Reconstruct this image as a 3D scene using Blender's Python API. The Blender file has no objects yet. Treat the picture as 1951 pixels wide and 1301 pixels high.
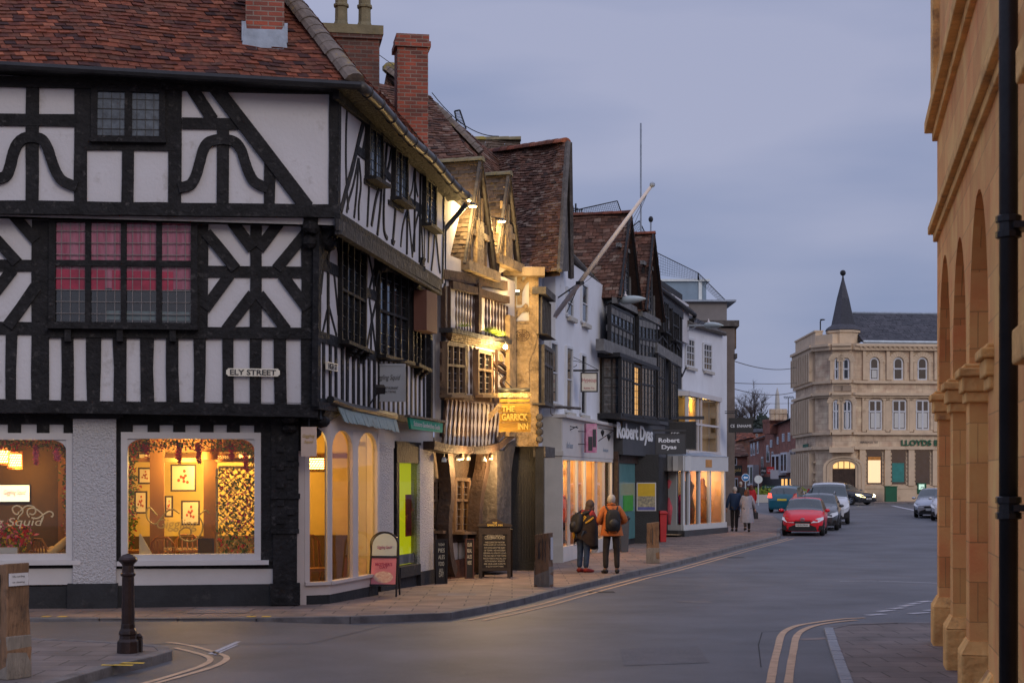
import bpy, bmesh, math, random
from mathutils import Vector, Matrix, noise
random.seed(7)
R = math.radians
sc = bpy.context.scene
COL = sc.collection
# ------------------------------------------------------------------ camera
CZ = 2.09          # eye height above the near road
FP = 3000.0        # focal length in pixels of the 1951 px wide photograph
cam = bpy.data.objects.new('camera', bpy.data.cameras.new('camera'))
COL.objects.link(cam)
cam.location = (0, 0, CZ); cam.rotation_euler = (R(90), 0, 0)
cam.data.sensor_width = 36; cam.data.lens = FP/1951*36
cam.data.shift_y = 257.5/1951
cam.data.clip_end = 3000; cam.data.clip_start = .5
cam.data.dof.use_dof = True; cam.data.dof.focus_distance = 42; cam.data.dof.aperture_fstop = 5.6
sc.camera = cam
# ------------------------------------------------------------------ world: overcast dusk
W = bpy.data.worlds.new("World"); sc.world = W; W.use_nodes = True
nt = W.node_tree; nt.nodes.clear()
N = lambda t: nt.nodes.new(t)
out = N('ShaderNodeOutputWorld'); bg = N('ShaderNodeBackground'); bg.inputs['Strength'].default_value = .1
sky = N('ShaderNodeTexSky'); sky.sky_type = 'NISHITA'; sky.sun_disc = False
sky.sun_elevation = R(6); sky.sun_rotation = R(156)
tc = N('ShaderNodeTexCoord'); mp = N('ShaderNodeMapping'); mp.inputs['Scale'].default_value = (1.6, 1.6, 7)
mp.inputs['Location'].default_value = (.9, .3, 2.2)
nz = N('ShaderNodeTexNoise'); nz.inputs['Scale'].default_value = 2.1; nz.inputs['Detail'].default_value = 5; nz.inputs['Roughness'].default_value = .42
cr = N('ShaderNodeValToRGB')
cr.color_ramp.elements[0].position = .36; cr.color_ramp.elements[0].color = (2.35, 2.9, 4.85, 1)
cr.color_ramp.elements[1].position = .68; cr.color_ramp.elements[1].color = (3.95, 4.2, 5.95, 1)
mx = N('ShaderNodeMixRGB'); mx.inputs[0].default_value = .9
sp = N('ShaderNodeSeparateXYZ'); mr = N('ShaderNodeMapRange')
mr.inputs['From Min'].default_value = .3; mr.inputs['From Max'].default_value = .9
mr.inputs['To Min'].default_value = 1.0; mr.inputs['To Max'].default_value = 1.9
ma = N('ShaderNodeMath'); ma.operation = 'ADD'; ma2 = N('ShaderNodeMath'); ma2.operation = 'MULTIPLY_ADD'; ma2.inputs[1].default_value = .9; ma2.inputs[2].default_value = -.14
ml = N('ShaderNodeVectorMath'); ml.operation = 'SCALE'
L = nt.links.new
L(tc.outputs['Generated'], mp.inputs[0]); L(mp.outputs[0], nz.inputs['Vector']); L(nz.outputs[0], ma.inputs[0]); L(sp.outputs['Z'], ma2.inputs[0]); L(ma2.outputs[0], ma.inputs[1]); L(ma.outputs[0], cr.inputs[0])
L(sky.outputs[0], mx.inputs[1]); L(cr.outputs[0], mx.inputs[2])
L(tc.outputs['Generated'], sp.inputs[0]); L(sp.outputs['Z'], mr.inputs['Value'])
L(mx.outputs[0], ml.inputs[0]); L(mr.outputs[0], ml.inputs['Scale'])
L(ml.outputs[0], bg.inputs['Color']); L(bg.outputs[0], out.inputs['Surface'])
# soft low sun behind cloud
sl = bpy.data.lights.new('sun', 'SUN'); sl.energy = .85; sl.angle = R(25); sl.color = (1, .88, .78)
so = bpy.data.objects.new('sun', sl); COL.objects.link(so); so.rotation_euler = (R(66), 0, R(24))
sc.view_settings.view_transform = 'Standard'; sc.view_settings.look = 'None'
sc.view_settings.exposure = 0.0; sc.view_settings.gamma = 1
sc.cycles.use_denoising = True
sc.cycles.max_bounces = 6; sc.cycles.transparent_max_bounces = 12
sc.cycles.sample_clamp_indirect = 4
sc.cycles.caustics_reflective = False; sc.cycles.caustics_refractive = False
# ------------------------------------------------------------------ pixel -> world helpers (real positions are worked out from the photograph)
def interp(tab, x):
    if x <= tab[0][0]: return tab[0][1]
    for (a, b), (c, d) in zip(tab, tab[1:]):
        if x <= c: return b+(d-b)*(x-a)/(c-a)
    return tab[-1][1]
ZT = [(0,0),(23,0),(27,-.05),(32,-.13),(38,-.2),(46,-.2),(58,-.18),(66,-.14),(75,-.07),(90,.08),(105,.22),(125,.34),(600,.4)]
def zr(Y): return (interp(ZT, Y-1.5)+interp(ZT, Y)+interp(ZT, Y+1.5))/3
PV = .1
def gnd(x, y, dz=0.0):
    Y = 50.0
    for _ in range(80): Y = .5*Y+.5*(CZ-zr(Y)-dz)*FP/(y-908)
    return Vector(((x-975.5)*Y/FP, Y, zr(Y)+dz))
def at(x, y, Y): return Vector(((x-975.5)*Y/FP, Y, CZ+(908-y)*Y/FP))
class Fac:
    """vertical plane through ground points A, B; u along it, z up, d outwards"""
    def __init__(s, A, B):
        s.A = Vector((A[0], A[1], 0)); B = Vector((B[0], B[1], 0)); s.L = (B-s.A).length
        s.e = (B-s.A).normalized(); s.n = Vector((s.e.y, -s.e.x, 0))
    def p(s, u, z, d=0.0):
        v = s.A+s.e*u+s.n*d; v.z = z; return v
    def px(s, x, y, d=0.0):
        r = Vector(((x-975.5)/FP, 1, 0)); t = (d+s.A.dot(s.n))/r.dot(s.n)
        return ((r*t-s.A).dot(s.e), CZ+(908-y)/FP*t)
    def off(s, d):
        a = s.A+s.n*d; b = s.A+s.e*s.L+s.n*d
        return Fac((a.x, a.y), (b.x, b.y))
def bil(q, s, t):
    """q = TL,TR,BR,BL ; s right, t down"""
    a = [q[0][i]*(1-s)+q[1][i]*s for i in range(len(q[0]))]; b = [q[3][i]*(1-s)+q[2][i]*s for i in range(len(q[0]))]
    return tuple(a[i]*(1-t)+b[i]*t for i in range(len(a)))
# ------------------------------------------------------------------ materials
MATS = {}
def newmat(name):
    m = bpy.data.materials.new(name); m.use_nodes = True; MATS[name] = m
    return m, m.node_tree, m.node_tree.nodes['Principled BSDF']
def M(name, col, rough=.75, var=.25, scale=3.0, bump=.25, bscale=25.0, metal=0.0, col2=None, dirt=None, spec=.4, stretch=(1,1,1), bdist=.02, coat=0):
    m, t, b = newmat(name); n = t.nodes; l = t.links.new
    tcn = n.new('ShaderNodeTexCoord'); mpn = n.new('ShaderNodeMapping'); mpn.inputs['Scale'].default_value = stretch
    l(tcn.outputs['Object'], mpn.inputs[0])
    n1 = n.new('ShaderNodeTexNoise'); n1.inputs['Scale'].default_value = scale; n1.inputs['Detail'].default_value = 6; n1.inputs['Roughness'].default_value = .6
    l(mpn.outputs[0], n1.inputs['Vector'])
    r = n.new('ShaderNodeValToRGB'); r.color_ramp.elements[0].position = .3; r.color_ramp.elements[1].position = .7
    c2 = col2 or tuple(min(1, c*(1+var)) for c in col)
    c1 = tuple(c*(1-var) for c in col) if not col2 else col
    r.color_ramp.elements[0].color = (*c1, 1); r.color_ramp.elements[1].color = (*c2, 1)
    l(n1.outputs[0], r.inputs[0]); last = r.outputs[0]
    if dirt:
        n3 = n.new('ShaderNodeTexNoise'); n3.inputs['Scale'].default_value = dirt[1]; n3.inputs['Detail'].default_value = 8; n3.inputs['Roughness'].default_value = .7
        l(tcn.outputs['Object'], n3.inputs['Vector'])
        r3 = n.new('ShaderNodeValToRGB'); r3.color_ramp.elements[0].position = dirt[2]; r3.color_ramp.elements[1].position = dirt[2]+.12
        l(n3.outputs[0], r3.inputs[0]); mm = n.new('ShaderNodeMixRGB'); l(r3.outputs[0], mm.inputs[0])
        l(last, mm.inputs[1]); mm.inputs[2].default_value = (*dirt[0], 1); last = mm.outputs[0]
    l(last, b.inputs['Base Color'])
    b.inputs['Roughness'].default_value = rough; b.inputs['Metallic'].default_value = metal
    b.inputs['Specular IOR Level'].default_value = spec; b.inputs['Coat Weight'].default_value = coat
    if bump:
        n2 = n.new('ShaderNodeTexNoise'); n2.inputs['Scale'].default_value = bscale; n2.inputs['Detail'].default_value = 5
        l(mpn.outputs[0], n2.inputs['Vector'])
        bp = n.new('ShaderNodeBump'); bp.inputs['Strength'].default_value = bump; bp.inputs['Distance'].default_value = bdist
        l(n2.outputs[0], bp.inputs['Height']); l(bp.outputs[0], b.inputs['Normal'])
    return m
def Mbrick(name, cols, mortar, bw=.225, bh=.075, ms=.01, bump=.5, rough=.85, var=None, warp=.0):
    m, t, b = newmat(name); n = t.nodes; l = t.links.new
    uv = n.new('ShaderNodeUVMap'); uv.uv_map = 'UVMap'
    bk = n.new('ShaderNodeTexBrick'); bk.inputs['Scale'].default_value = 1
    bk.inputs['Brick Width'].default_value = bw; bk.inputs['Row Height'].default_value = bh
    bk.inputs['Mortar Size'].default_value = ms; bk.inputs['Mortar Smooth'].default_value = .3
    bk.inputs['Color1'].default_value = (*cols[0], 1); bk.inputs['Color2'].default_value = (*cols[1], 1); bk.inputs['Mortar'].default_value = (*mortar, 1)
    l(uv.outputs[0], bk.inputs['Vector'])
    nz = n.new('ShaderNodeTexNoise'); nz.inputs['Scale'].default_value = 1.7; nz.inputs['Detail'].default_value = 7
    tcn = n.new('ShaderNodeTexCoord'); l(tcn.outputs['Object'], nz.inputs['Vector'])
    mm = n.new('ShaderNodeMixRGB'); mm.blend_type = 'OVERLAY'; mm.inputs[0].default_value = .75
    l(bk.outputs[0], mm.inputs[1]); l(nz.outputs[0], mm.inputs[2]); l(mm.outputs[0], b.inputs['Base Color'])
    n2 = n.new('ShaderNodeTexNoise'); n2.inputs['Scale'].default_value = 30; n2.inputs['Detail'].default_value = 4; l(tcn.outputs['Object'], n2.inputs['Vector'])
    ad = n.new('ShaderNodeMath'); ad.operation = 'MULTIPLY_ADD'; l(bk.outputs['Fac'], ad.inputs[0]); ad.inputs[1].default_value = -1.0; l(n2.outputs[0], ad.inputs[2])
    bp = n.new('ShaderNodeBump'); bp.inputs['Strength'].default_value = bump; bp.inputs['Distance'].default_value = .015
    l(ad.outputs[0], bp.inputs['Height']); l(bp.outputs[0], b.inputs['Normal']); b.inputs['Roughness'].default_value = rough
    return m
def Mtile(name, stops, moss=(.25,.17,.03), mossat=.62, rough=.9, mscale=.9):
    m, t, b = newmat(name); n = t.nodes; l = t.links.new
    a = n.new('ShaderNodeAttribute'); a.attribute_name = 'tint'
    r = n.new('ShaderNodeValToRGB'); r.color_ramp.interpolation = 'LINEAR'
    e = r.color_ramp.elements
    e[0].position = 0; e[0].color = (*stops[0], 1); e[1].position = 1; e[1].color = (*stops[-1], 1)
    for i, s_ in enumerate(stops[1:-1]): x = e.new((i+1)/(len(stops)-1)); x.color = (*s_, 1)
    l(a.outputs['Fac'], r.inputs[0])
    tcn = n.new('ShaderNodeTexCoord')
    n3 = n.new('ShaderNodeTexNoise'); n3.inputs['Scale'].default_value = mscale; n3.inputs['Detail'].default_value = 9; n3.inputs['Roughness'].default_value = .75
    l(tcn.outputs['Object'], n3.inputs['Vector'])
    r3 = n.new('ShaderNodeValToRGB'); r3.color_ramp.elements[0].position = mossat; r3.color_ramp.elements[1].position = mossat+.08
    l(n3.outputs[0], r3.inputs[0])
    mm = n.new('ShaderNodeMixRGB'); l(r3.outputs[0], mm.inputs[0]); l(r.outputs[0], mm.inputs[1]); mm.inputs[2].default_value = (*moss, 1)
    n4 = n.new('ShaderNodeTexNoise'); n4.inputs['Scale'].default_value = 14; n4.inputs['Detail'].default_value = 6; l(tcn.outputs['Object'], n4.inputs['Vector'])
    m2 = n.new('ShaderNodeMixRGB'); m2.blend_type = 'OVERLAY'; m2.inputs[0].default_value = .7
    l(mm.outputs[0], m2.inputs[1]); l(n4.outputs[0], m2.inputs[2]); l(m2.outputs[0], b.inputs['Base Color'])
    bp = n.new('ShaderNodeBump'); bp.inputs['Strength'].default_value = .4; bp.inputs['Distance'].default_value = .01
    l(n4.outputs[0], bp.inputs['Height']); l(bp.outputs[0], b.inputs['Normal']); b.inputs['Roughness'].default_value = rough
    b.inputs['Specular IOR Level'].default_value = .25
    return m
def Mglass(name, tint=(.9,.9,.9), refl=1.0, rough=.02):
    m, t, b = newmat(name); n = t.nodes; l = t.links.new; n.remove(b)
    o = [x for x in n if x.type == 'OUTPUT_MATERIAL'][0]
    tr = n.new('ShaderNodeBsdfTransparent'); tr.inputs[0].default_value = (*tint, 1)
    gl = n.new('ShaderNodeBsdfGlossy'); gl.inputs['Roughness'].default_value = rough; gl.inputs[0].default_value = (refl, refl, refl, 1)
    fr = n.new('ShaderNodeFresnel'); fr.inputs[0].default_value = 1.5
    mx = n.new('ShaderNodeMixShader'); l(fr.outputs[0], mx.inputs[0]); l(tr.outputs[0], mx.inputs[1]); l(gl.outputs[0], mx.inputs[2]); l(mx.outputs[0], o.inputs[0])
    return m
def Memit(name, col, s):
    m, t, b = newmat(name); b.inputs['Base Color'].default_value = (*col, 1)
    b.inputs['Emission Color'].default_value = (*col, 1); b.inputs['Emission Strength'].default_value = s
    return m
M('plaster', (.55,.54,.56), .9, .05, .8, .35, 18, dirt=((.40,.38,.37), 1.9, .58))
M('plaster_cream', (.62,.56,.50), .9, .06, .8, .35, 14, dirt=((.38,.32,.27), 1.6, .6))
M('timber', (.013,.0125,.014), .7, .5, 4, .9, 14, dirt=((.06,.056,.056), 9, .57), bdist=.03, spec=.22)
M('timber_grey', (.09,.08,.072), .85, .4, 4, .9, 12, dirt=((.16,.145,.13), 5, .55), bdist=.03)
M('oak', (.15,.095,.055), .8, .4, 3, .9, 14, dirt=((.05,.032,.02), 4, .55), bdist=.03, stretch=(1,1,.35))
M('oak_pale', (.34,.25,.155), .8, .3, 3, .8, 16, dirt=((.15,.10,.06), 5, .6), bdist=.03, stretch=(1,1,.4))
M('oak_dark', (.05,.03,.02), .7, .4, 3, .9, 14, dirt=((.12,.07,.04), 4, .62), bdist=.03)
M('roughcast', (.52,.51,.52), .95, .12, 30, 1.0, 34, bdist=.05)
M('white_paint', (.54,.52,.52), .55, .06, 2, .1, 30, dirt=((.42,.38,.35), 3, .66))
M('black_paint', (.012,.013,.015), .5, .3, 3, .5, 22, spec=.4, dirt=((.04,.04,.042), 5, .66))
M('plinth_black', (.022,.023,.026), .8, .4, 2, .6, 10, dirt=((.06,.055,.055), 3, .6))
M('iron', (.02,.02,.022), .4, .3, 4, .15, 30, metal=.3)
M('lead', (.30,.35,.42), .6, .2, 5, .3, 12, metal=.2)
M('gutter', (.06,.055,.05), .45, .3, 6, .3, 20, metal=.3)
M('lead_bar', (.22,.20,.20), .5, .1, 5, 0)
M('darkglass', (.012,.014,.018), .08, .6, 3, .06, 3, spec=.8)
M('leadglass', (.06,.075,.09), .16, .7, 9, .12, 7, spec=.8)
M('curtain_pink', (.40,.06,.13), .9, .35, 5, .4, 6, col2=(.58,.24,.36), stretch=(2.5,2.5,.25))
M('curtain_red', (.48,.03,.09), .9, .3, 5, .3, 6)
M('blind', (.55,.55,.52), .8, .04, 5, 0)
Mbrick('brick', ((.34,.075,.04), (.13,.05,.038)), (.24,.18,.14))
Mbrick('brick_old', ((.17,.055,.035), (.09,.045,.035)), (.14,.11,.09))
Mbrick('brick_far', ((.30,.09,.05), (.22,.06,.04)), (.25,.18,.14))
Mtile('tile_red', [(.04,.022,.022),(.12,.04,.028),(.17,.055,.032),(.12,.05,.033),(.22,.065,.036),(.08,.04,.03),(.30,.10,.055)], (.10,.065,.045), .62)
Mtile('tile_brown', [(.04,.024,.02),(.10,.05,.035),(.13,.06,.04),(.07,.038,.028),(.16,.085,.06),(.19,.14,.11)], (.26,.17,.05), .66)
Mtile('tile_mossy', [(.05,.038,.03),(.10,.07,.05),(.13,.095,.07),(.08,.062,.05)], (.22,.15,.03), .60)
Mtile('slate', [(.055,.058,.07),(.07,.072,.085),(.085,.085,.10)], (.10,.10,.11), .7)
M('mortar', (.16,.13,.11), .9, .3, 6, .6, 20, dirt=((.28,.19,.04), 3, .55))
M('lime_mortar', (.5,.5,.52), .9, .2, 12, .7, 20)
M('stone_moss', (.20,.17,.10), .9, .3, 4, .6, 15, dirt=((.30,.23,.05), 3, .55))
Mbrick('hall_stone', ((.90,.47,.165), (.70,.34,.11)), (.54,.28,.10), .82, .37, .006, .35)
M('hall_trim', (.84,.45,.155), .85, .3, 2.5, .8, 12, dirt=((.42,.22,.09), 2.6, .55), bdist=.03)
Mbrick('bank_stone', ((.62,.475,.33), (.52,.40,.28)), (.36,.27,.19), .9, .42, .012, .2)
M('bank_trim', (.60,.465,.32), .85, .12, 1.5, .25, 8, dirt=((.36,.25,.16), .9, .6))
M('bank_dark', (.34,.26,.19), .85, .2, 1.5, .25, 8)
M('leaf_green', (.035,.09,.012), .7, .4, 6, 0); M('moss', (.16,.21,.02), .9, .4, 10, .6, 20)
M('steel', (.45,.46,.48), .35, .1, 4, 0, metal=.8)
M('galv', (.50,.55,.56), .45, .15, 4, 0, metal=.4)
Mglass('glass', (.94,.95,.94), .9)
Mglass('glass_dim', (.55,.57,.6), .9)
# ------------------------------------------------------------------ mesh builder
ORG = {}
def thing(name, label, cat, loc=(0,0,0), group=None, rz=0, kind=None):
    o = bpy.data.objects.new(name, None); COL.objects.link(o); o.location = loc; o.rotation_euler = (0, 0, rz)
    o.empty_display_size = .2
    tag(o, label, cat, group, kind); ORG[o.name] = Vector(loc)
    return o
def tag(o, label=None, cat=None, group=None, kind=None):
    if label: o['label'] = label
    if cat: o['category'] = cat
    if group: o['group'] = group
    if kind: o['kind'] = kind
    return o
class MB:
    def __init__(s): s.v = []; s.f = []; s.t = []; s.m = []; s.k = 0
    def add(s, vs, fs, tint=None, m=0):
        o = len(s.v); s.v += [tuple(v) for v in vs]
        for f in fs: s.f.append(tuple(o+i for i in f)); s.t.append(random.random() if tint is None else tint); s.m.append(m)
        return s
    def quad(s, a, b, c, d, tint=None, m=0): return s.add([a, b, c, d], [(0, 1, 2, 3)], tint, m)
    def prism(s, fac, pts, d0, d1, m=0):
        """polygon in (u,z), counter-clockwise seen from outside, extruded d0..d1"""
        a = sum(pts[i][0]*pts[(i+1) % len(pts)][1]-pts[(i+1) % len(pts)][0]*pts[i][1] for i in range(len(pts)))
        if a < 0: pts = pts[::-1]
        n = len(pts); vs = [fac.p(u, z, d1) for u, z in pts]+[fac.p(u, z, d0) for u, z in pts]
        fs = [tuple(range(n)), tuple(range(2*n-1, n-1, -1))]+[(i, n+i, n+(i+1) % n, (i+1) % n) for i in range(n)]
        return s.add(vs, fs, None, m)
    def rect(s, fac, u0, u1, z0, z1, d0, d1, m=0): return s.prism(fac, [(u0, z0), (u1, z0), (u1, z1), (u0, z1)], d0, d1, m)
    def pxr(s, fac, x0, y0, x1, y1, d0, d1, m=0):
        a = fac.px(x0, y0, d1); b = fac.px(x1, y1, d1); return s.rect(fac, min(a[0], b[0]), max(a[0], b[0]), min(a[1], b[1]), max(a[1], b[1]), d0, d1, m)
    def pxq(s, fac, pp, d0, d1, m=0): return s.prism(fac, [fac.px(*p, d1) for p in pp], d0, d1, m)
    def strip(s, fac, pts, w, d0, d1, jit=.0, m=0, px=True, sub=.45):
        """bar following a centre line; w metres (or list)"""
        if px: pts = [fac.px(*p, d1) for p in pts]
        P = [Vector(p) for p in pts]; ws = list(w) if isinstance(w, (list, tuple)) else [w]*len(P)
        if sub and len(P) == 2 and (P[1]-P[0]).length > sub*1.5:
            n = max(2, int((P[1]-P[0]).length/sub)); P = [P[0].lerp(P[1], i/n) for i in range(n+1)]; ws = [ws[0]+(ws[-1]-ws[0])*i/n for i in range(n+1)]
        Lp, Rp = [], []
        for i, p in enumerate(P):
            t = (P[min(i+1, len(P)-1)]-P[max(i-1, 0)]); t.normalize(); q = Vector((-t.y, t.x))
            a = ws[i]/2*(1+random.uniform(-jit, jit)); b = ws[i]/2*(1+random.uniform(-jit, jit))
            Lp.append(p+q*a); Rp.append(p-q*b)
        s.k += 1; d1 = d1+(s.k % 23)*.0009; n = len(P)
        vs = [fac.p(v.x, v.y, d1) for v in Lp]+[fac.p(v.x, v.y, d1) for v in Rp]+[fac.p(v.x, v.y, d0) for v in Lp]+[fac.p(v.x, v.y, d0) for v in Rp]
        fs = []
        for i in range(n-1):
            fs += [(i, n+i, n+i+1, i+1), (i, i+1, 2*n+i+1, 2*n+i), (n+i+1, n+i, 3*n+i, 3*n+i+1)]
        fs += [(0, 2*n, 3*n, n), (n-1, 2*n-1, 4*n-1, 3*n-1)]
        return s.add(vs, fs, None, m)
    def box(s, c, d, rz=0, m=0, taper=1.0, rx=0, ry=0):
        Mx = Matrix.Translation(c) @ Matrix.Rotation(rz, 4, 'Z') @ Matrix.Rotation(ry, 4, 'Y') @ Matrix.Rotation(rx, 4, 'X')
        vs = []
        for z in (-1, 1):
            k = taper if z > 0 else 1
            for x, y in ((-1,-1),(1,-1),(1,1),(-1,1)): vs.append(Mx @ Vector((x*d[0]/2*k, y*d[1]/2*k, z*d[2]/2)))
        return s.add(vs, [(3,2,1,0),(4,5,6,7),(0,1,5,4),(1,2,6,5),(2,3,7,6),(3,0,4,7)], None, m)
    def tube(s, pts, r, n=8, m=0, cap=True):
        P = [Vector(p) for p in pts]; rs = list(r) if isinstance(r, (list, tuple)) else [r]*len(P)
        rings = []; up = Vector((0, 0, 1)); prev = None
        for i, p in enumerate(P):
            t = (P[min(i+1, len(P)-1)]-P[max(i-1, 0)]).normalized()
            a = t.cross(up) if abs(t.dot(up)) < .95 else t.cross(Vector((1, 0, 0)))
            if prev is not None:
                a = prev-t*prev.dot(t)
            a.normalize(); prev = a; b = t.cross(a)
            rings.append([p+(a*math.cos(2*math.pi*k/n)+b*math.sin(2*math.pi*k/n))*rs[i] for k in range(n)])
        vs = [v for g in rings for v in g]; fs = []
        for i in range(len(P)-1):
            for k in range(n): fs.append((i*n+k, i*n+(k+1) % n, (i+1)*n+(k+1) % n, (i+1)*n+k))
        if cap: fs += [tuple(range(n-1, -1, -1)), tuple(range((len(P)-1)*n, len(P)*n))]
        return s.add(vs, fs, None, m)
    def lathe(s, c, prof, n=16, m=0, sq=1.0):
        c = Vector(c); vs = []; fs = []
        for r, z in prof:
            for k in range(n): vs.append(c+Vector((r*math.cos(2*math.pi*(k+.5)/n), r*sq*math.sin(2*math.pi*(k+.5)/n), z)))
        for i in range(len(prof)-1):
            for k in range(n): fs.append((i*n+k, i*n+(k+1) % n, (i+1)*n+(k+1) % n, (i+1)*n+k))
        fs += [tuple(range(n-1, -1, -1)), tuple(range((len(prof)-1)*n, len(prof)*n))]
        return s.add(vs, fs, None, m)
    def blob(s, c, r, n=8, m=0, j=.0):
        c = Vector(c); r = Vector(r) if not isinstance(r, (int, float)) else Vector((r, r, r)); vs = []; fs = []
        rows = max(4, n//2+1)
        for i in range(rows+1):
            th = math.pi*i/rows
            for k in range(n):
                ph = 2*math.pi*k/n; q = 1+random.uniform(-j, j)
                vs.append(c+Vector((r.x*math.sin(th)*math.cos(ph)*q, r.y*math.sin(th)*math.sin(ph)*q, r.z*math.cos(th)*q)))
        for i in range(rows):
            for k in range(n): fs.append((i*n+k, (i+1)*n+k, (i+1)*n+(k+1) % n, i*n+(k+1) % n))
        return s.add(vs, fs, None, m)
    def build(s, name, mat, parent=None, smooth=False, label=None, bevel=0):
        me = bpy.data.meshes.new(name)
        o_ = ORG.get(parent.name, Vector((0,0,0))) if parent else Vector((0,0,0))
        me.from_pydata([Vector(v)-o_ for v in s.v], [], s.f)
        mats = mat if isinstance(mat, (list, tuple)) else [mat]
        for m_ in mats: me.materials.append(MATS[m_])
        if len(mats) > 1: me.polygons.foreach_set('material_index', s.m)
        a = me.attributes.new('tint', 'FLOAT', 'FACE'); a.data.foreach_set('value', s.t)
        uv = me.uv_layers.new(name='UVMap')
        for p in me.polygons:
            n = p.normal
            if abs(n.z) > .75: t1, t2 = Vector((1, 0, 0)), Vector((0, 1, 0))
            else: t1 = Vector((0, 0, 1)).cross(n).normalized(); t2 = n.cross(t1)
            for li in p.loop_indices:
                v = Vector(s.v[me.loops[li].vertex_index]); uv.data[li].uv = (v.dot(t1), v.dot(t2))
        if smooth: me.polygons.foreach_set('use_smooth', [True]*len(me.polygons))
        o = bpy.data.objects.new(name, me); COL.objects.link(o)
        if parent: o.parent = parent
        if label: o['label'] = label
        ORG[o.name] = o_
        if bevel:
            md = o.modifiers.new('bevel', 'BEVEL'); md.width = bevel; md.segments = 2; md.limit_method = 'ANGLE'
        return o
def tiles(mb, q, rh=.105, tw=.17, th=.02, wave=.02, jit=.4):
    """q = ridge-left, ridge-right, eave-right, eave-left (world)"""
    TL, TR, BR, BL = [Vector(v) for v in q]
    nrm = (BR-BL).cross(TL-BL).normalized()
    if nrm.z < 0: nrm = -nrm
    H = ((TL+TR)/2-(BL+BR)/2).length; n = max(2, int(H/rh))
    def pt(s, t):   # t 0 ridge..1 eave
        v = TL.lerp(TR, s).lerp(BL.lerp(BR, s), t)
        return v+nrm*(noise.noise(v*.7)*wave*2+noise.noise(v*2.3)*wave*.6)
    for i in range(n):
        t0 = i/n; t1 = (i+1)/n+.15/n
        Lr = (TL.lerp(BL, t1)-TR.lerp(BR, t1)).length
        c = max(1, int(Lr/tw)); sh = (i % 2)*.5
        for k in range(-1 if sh else 0, c):
            s0 = max(0, (k+sh)/c+random.uniform(-.06, .06)/c); s1 = min(1, (k+1+sh)/c-.035/c)
            if s1-s0 < .1/c: continue
            h = th*(1+random.uniform(-jit, jit)*1.3); dt = random.uniform(-.12, .12)/n*1.0
            h2 = h*random.uniform(.7, 1.3)
            a = pt(s0, t0)+nrm*.004; b = pt(s1, t0)+nrm*.004; cc = pt(s1, t1+dt); d = pt(s0, t1+dt)
            mb.add([a, b, cc+nrm*h, d+nrm*h2, d-nrm*.01, cc-nrm*.01, a-nrm*.01, b-nrm*.01],
                   [(3, 2, 1, 0), (3, 4, 5, 2), (0, 6, 4, 3), (1, 2, 5, 7)], random.random())
    o_ = nrm*(wave*1.9+.03); mb.quad(TL-o_, BL-o_, BR-o_, TR-o_, 0.0)
def ridge(mb, a, b, r=.13, step=.3, up=.0):
    a = Vector(a); b = Vector(b); n = max(1, int((b-a).length/step)); t = (b-a).normalized(); sd = t.cross(Vector((0, 0, 1))).normalized(); u = sd.cross(t)
    for i in range(n):
        p0 = a.lerp(b, i/n); p1 = a.lerp(b, (i+1)/n+.03/n); r0 = r*random.uniform(.95, 1.05); r1 = r0*1.1
        vs = []
        for p, rr in ((p0, r0), (p1, r1)):
            for k in range(7):
                an = math.pi*k/6; vs.append(p+sd*math.cos(an)*rr+u*(math.sin(an)*rr*.8+up-.05))
        mb.add(vs, [(k, k+1, k+8, k+7) for k in range(6)]+[tuple(range(6, -1, -1)), tuple(range(7, 14))], random.random())
def text_mesh(s, w, h, bold=0.0, spacing=1.0, shear=0.0):
    cu = bpy.data.curves.new('txt', 'FONT'); cu.body = s; cu.size = 1; cu.resolution_u = 3; cu.offset = bold; cu.space_character = spacing; cu.shear = shear
    cu.align_x = 'LEFT'
    o = bpy.data.objects.new('txt', cu); COL.objects.link(o)
    dg = bpy.context.evaluated_depsgraph_get(); me = bpy.data.meshes.new_from_object(o.evaluated_get(dg))
    bpy.data.objects.remove(o); bpy.data.curves.remove(cu)
    xs = [v.co.x for v in me.vertices]; ys = [v.co.y for v in me.vertices]
    x0, x1, y0, y1 = min(xs), max(xs), min(ys), max(ys)
    vs = [((v.co.x-(x0+x1)/2)/(x1-x0)*w, (v.co.y-(y0+y1)/2)/(y1-y0)*h) for v in me.vertices]
    fs = [tuple(p.vertices) for p in me.polygons]; bpy.data.meshes.remove(me)
    return vs, fs
def text(s, c, e, n, w, h, mat, parent, name='lettering', bold=0.0, th=.006, up=None, **k):
    """s centred at world point c, e = reading direction, n = outward normal"""
    vs, fs = text_mesh(s, w, h, bold, **k); c = Vector(c); e = Vector(e).normalized(); n = Vector(n).normalized(); up = Vector(up).normalized() if up else n.cross(e).normalized()
    if up.z < 0: up = -up
    mb = MB(); P = [c+e*x+up*y+n*th for x, y in vs]; m0 = len(P)
    mb.add(P, [f for f in fs], .5)
    # edges all round so the letters have thickness
    ed = {}
    for f in fs:
        for i in range(len(f)):
            a, b = f[i], f[(i+1) % len(f)]
            if (b, a) in ed: del ed[(b, a)]
            else: ed[(a, b)] = 1
    for a, b in ed:
        mb.add([P[a], P[b], P[b]-n*th, P[a]-n*th], [(0, 3, 2, 1)], .5)
    return mb.build(name, mat, parent)
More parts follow.
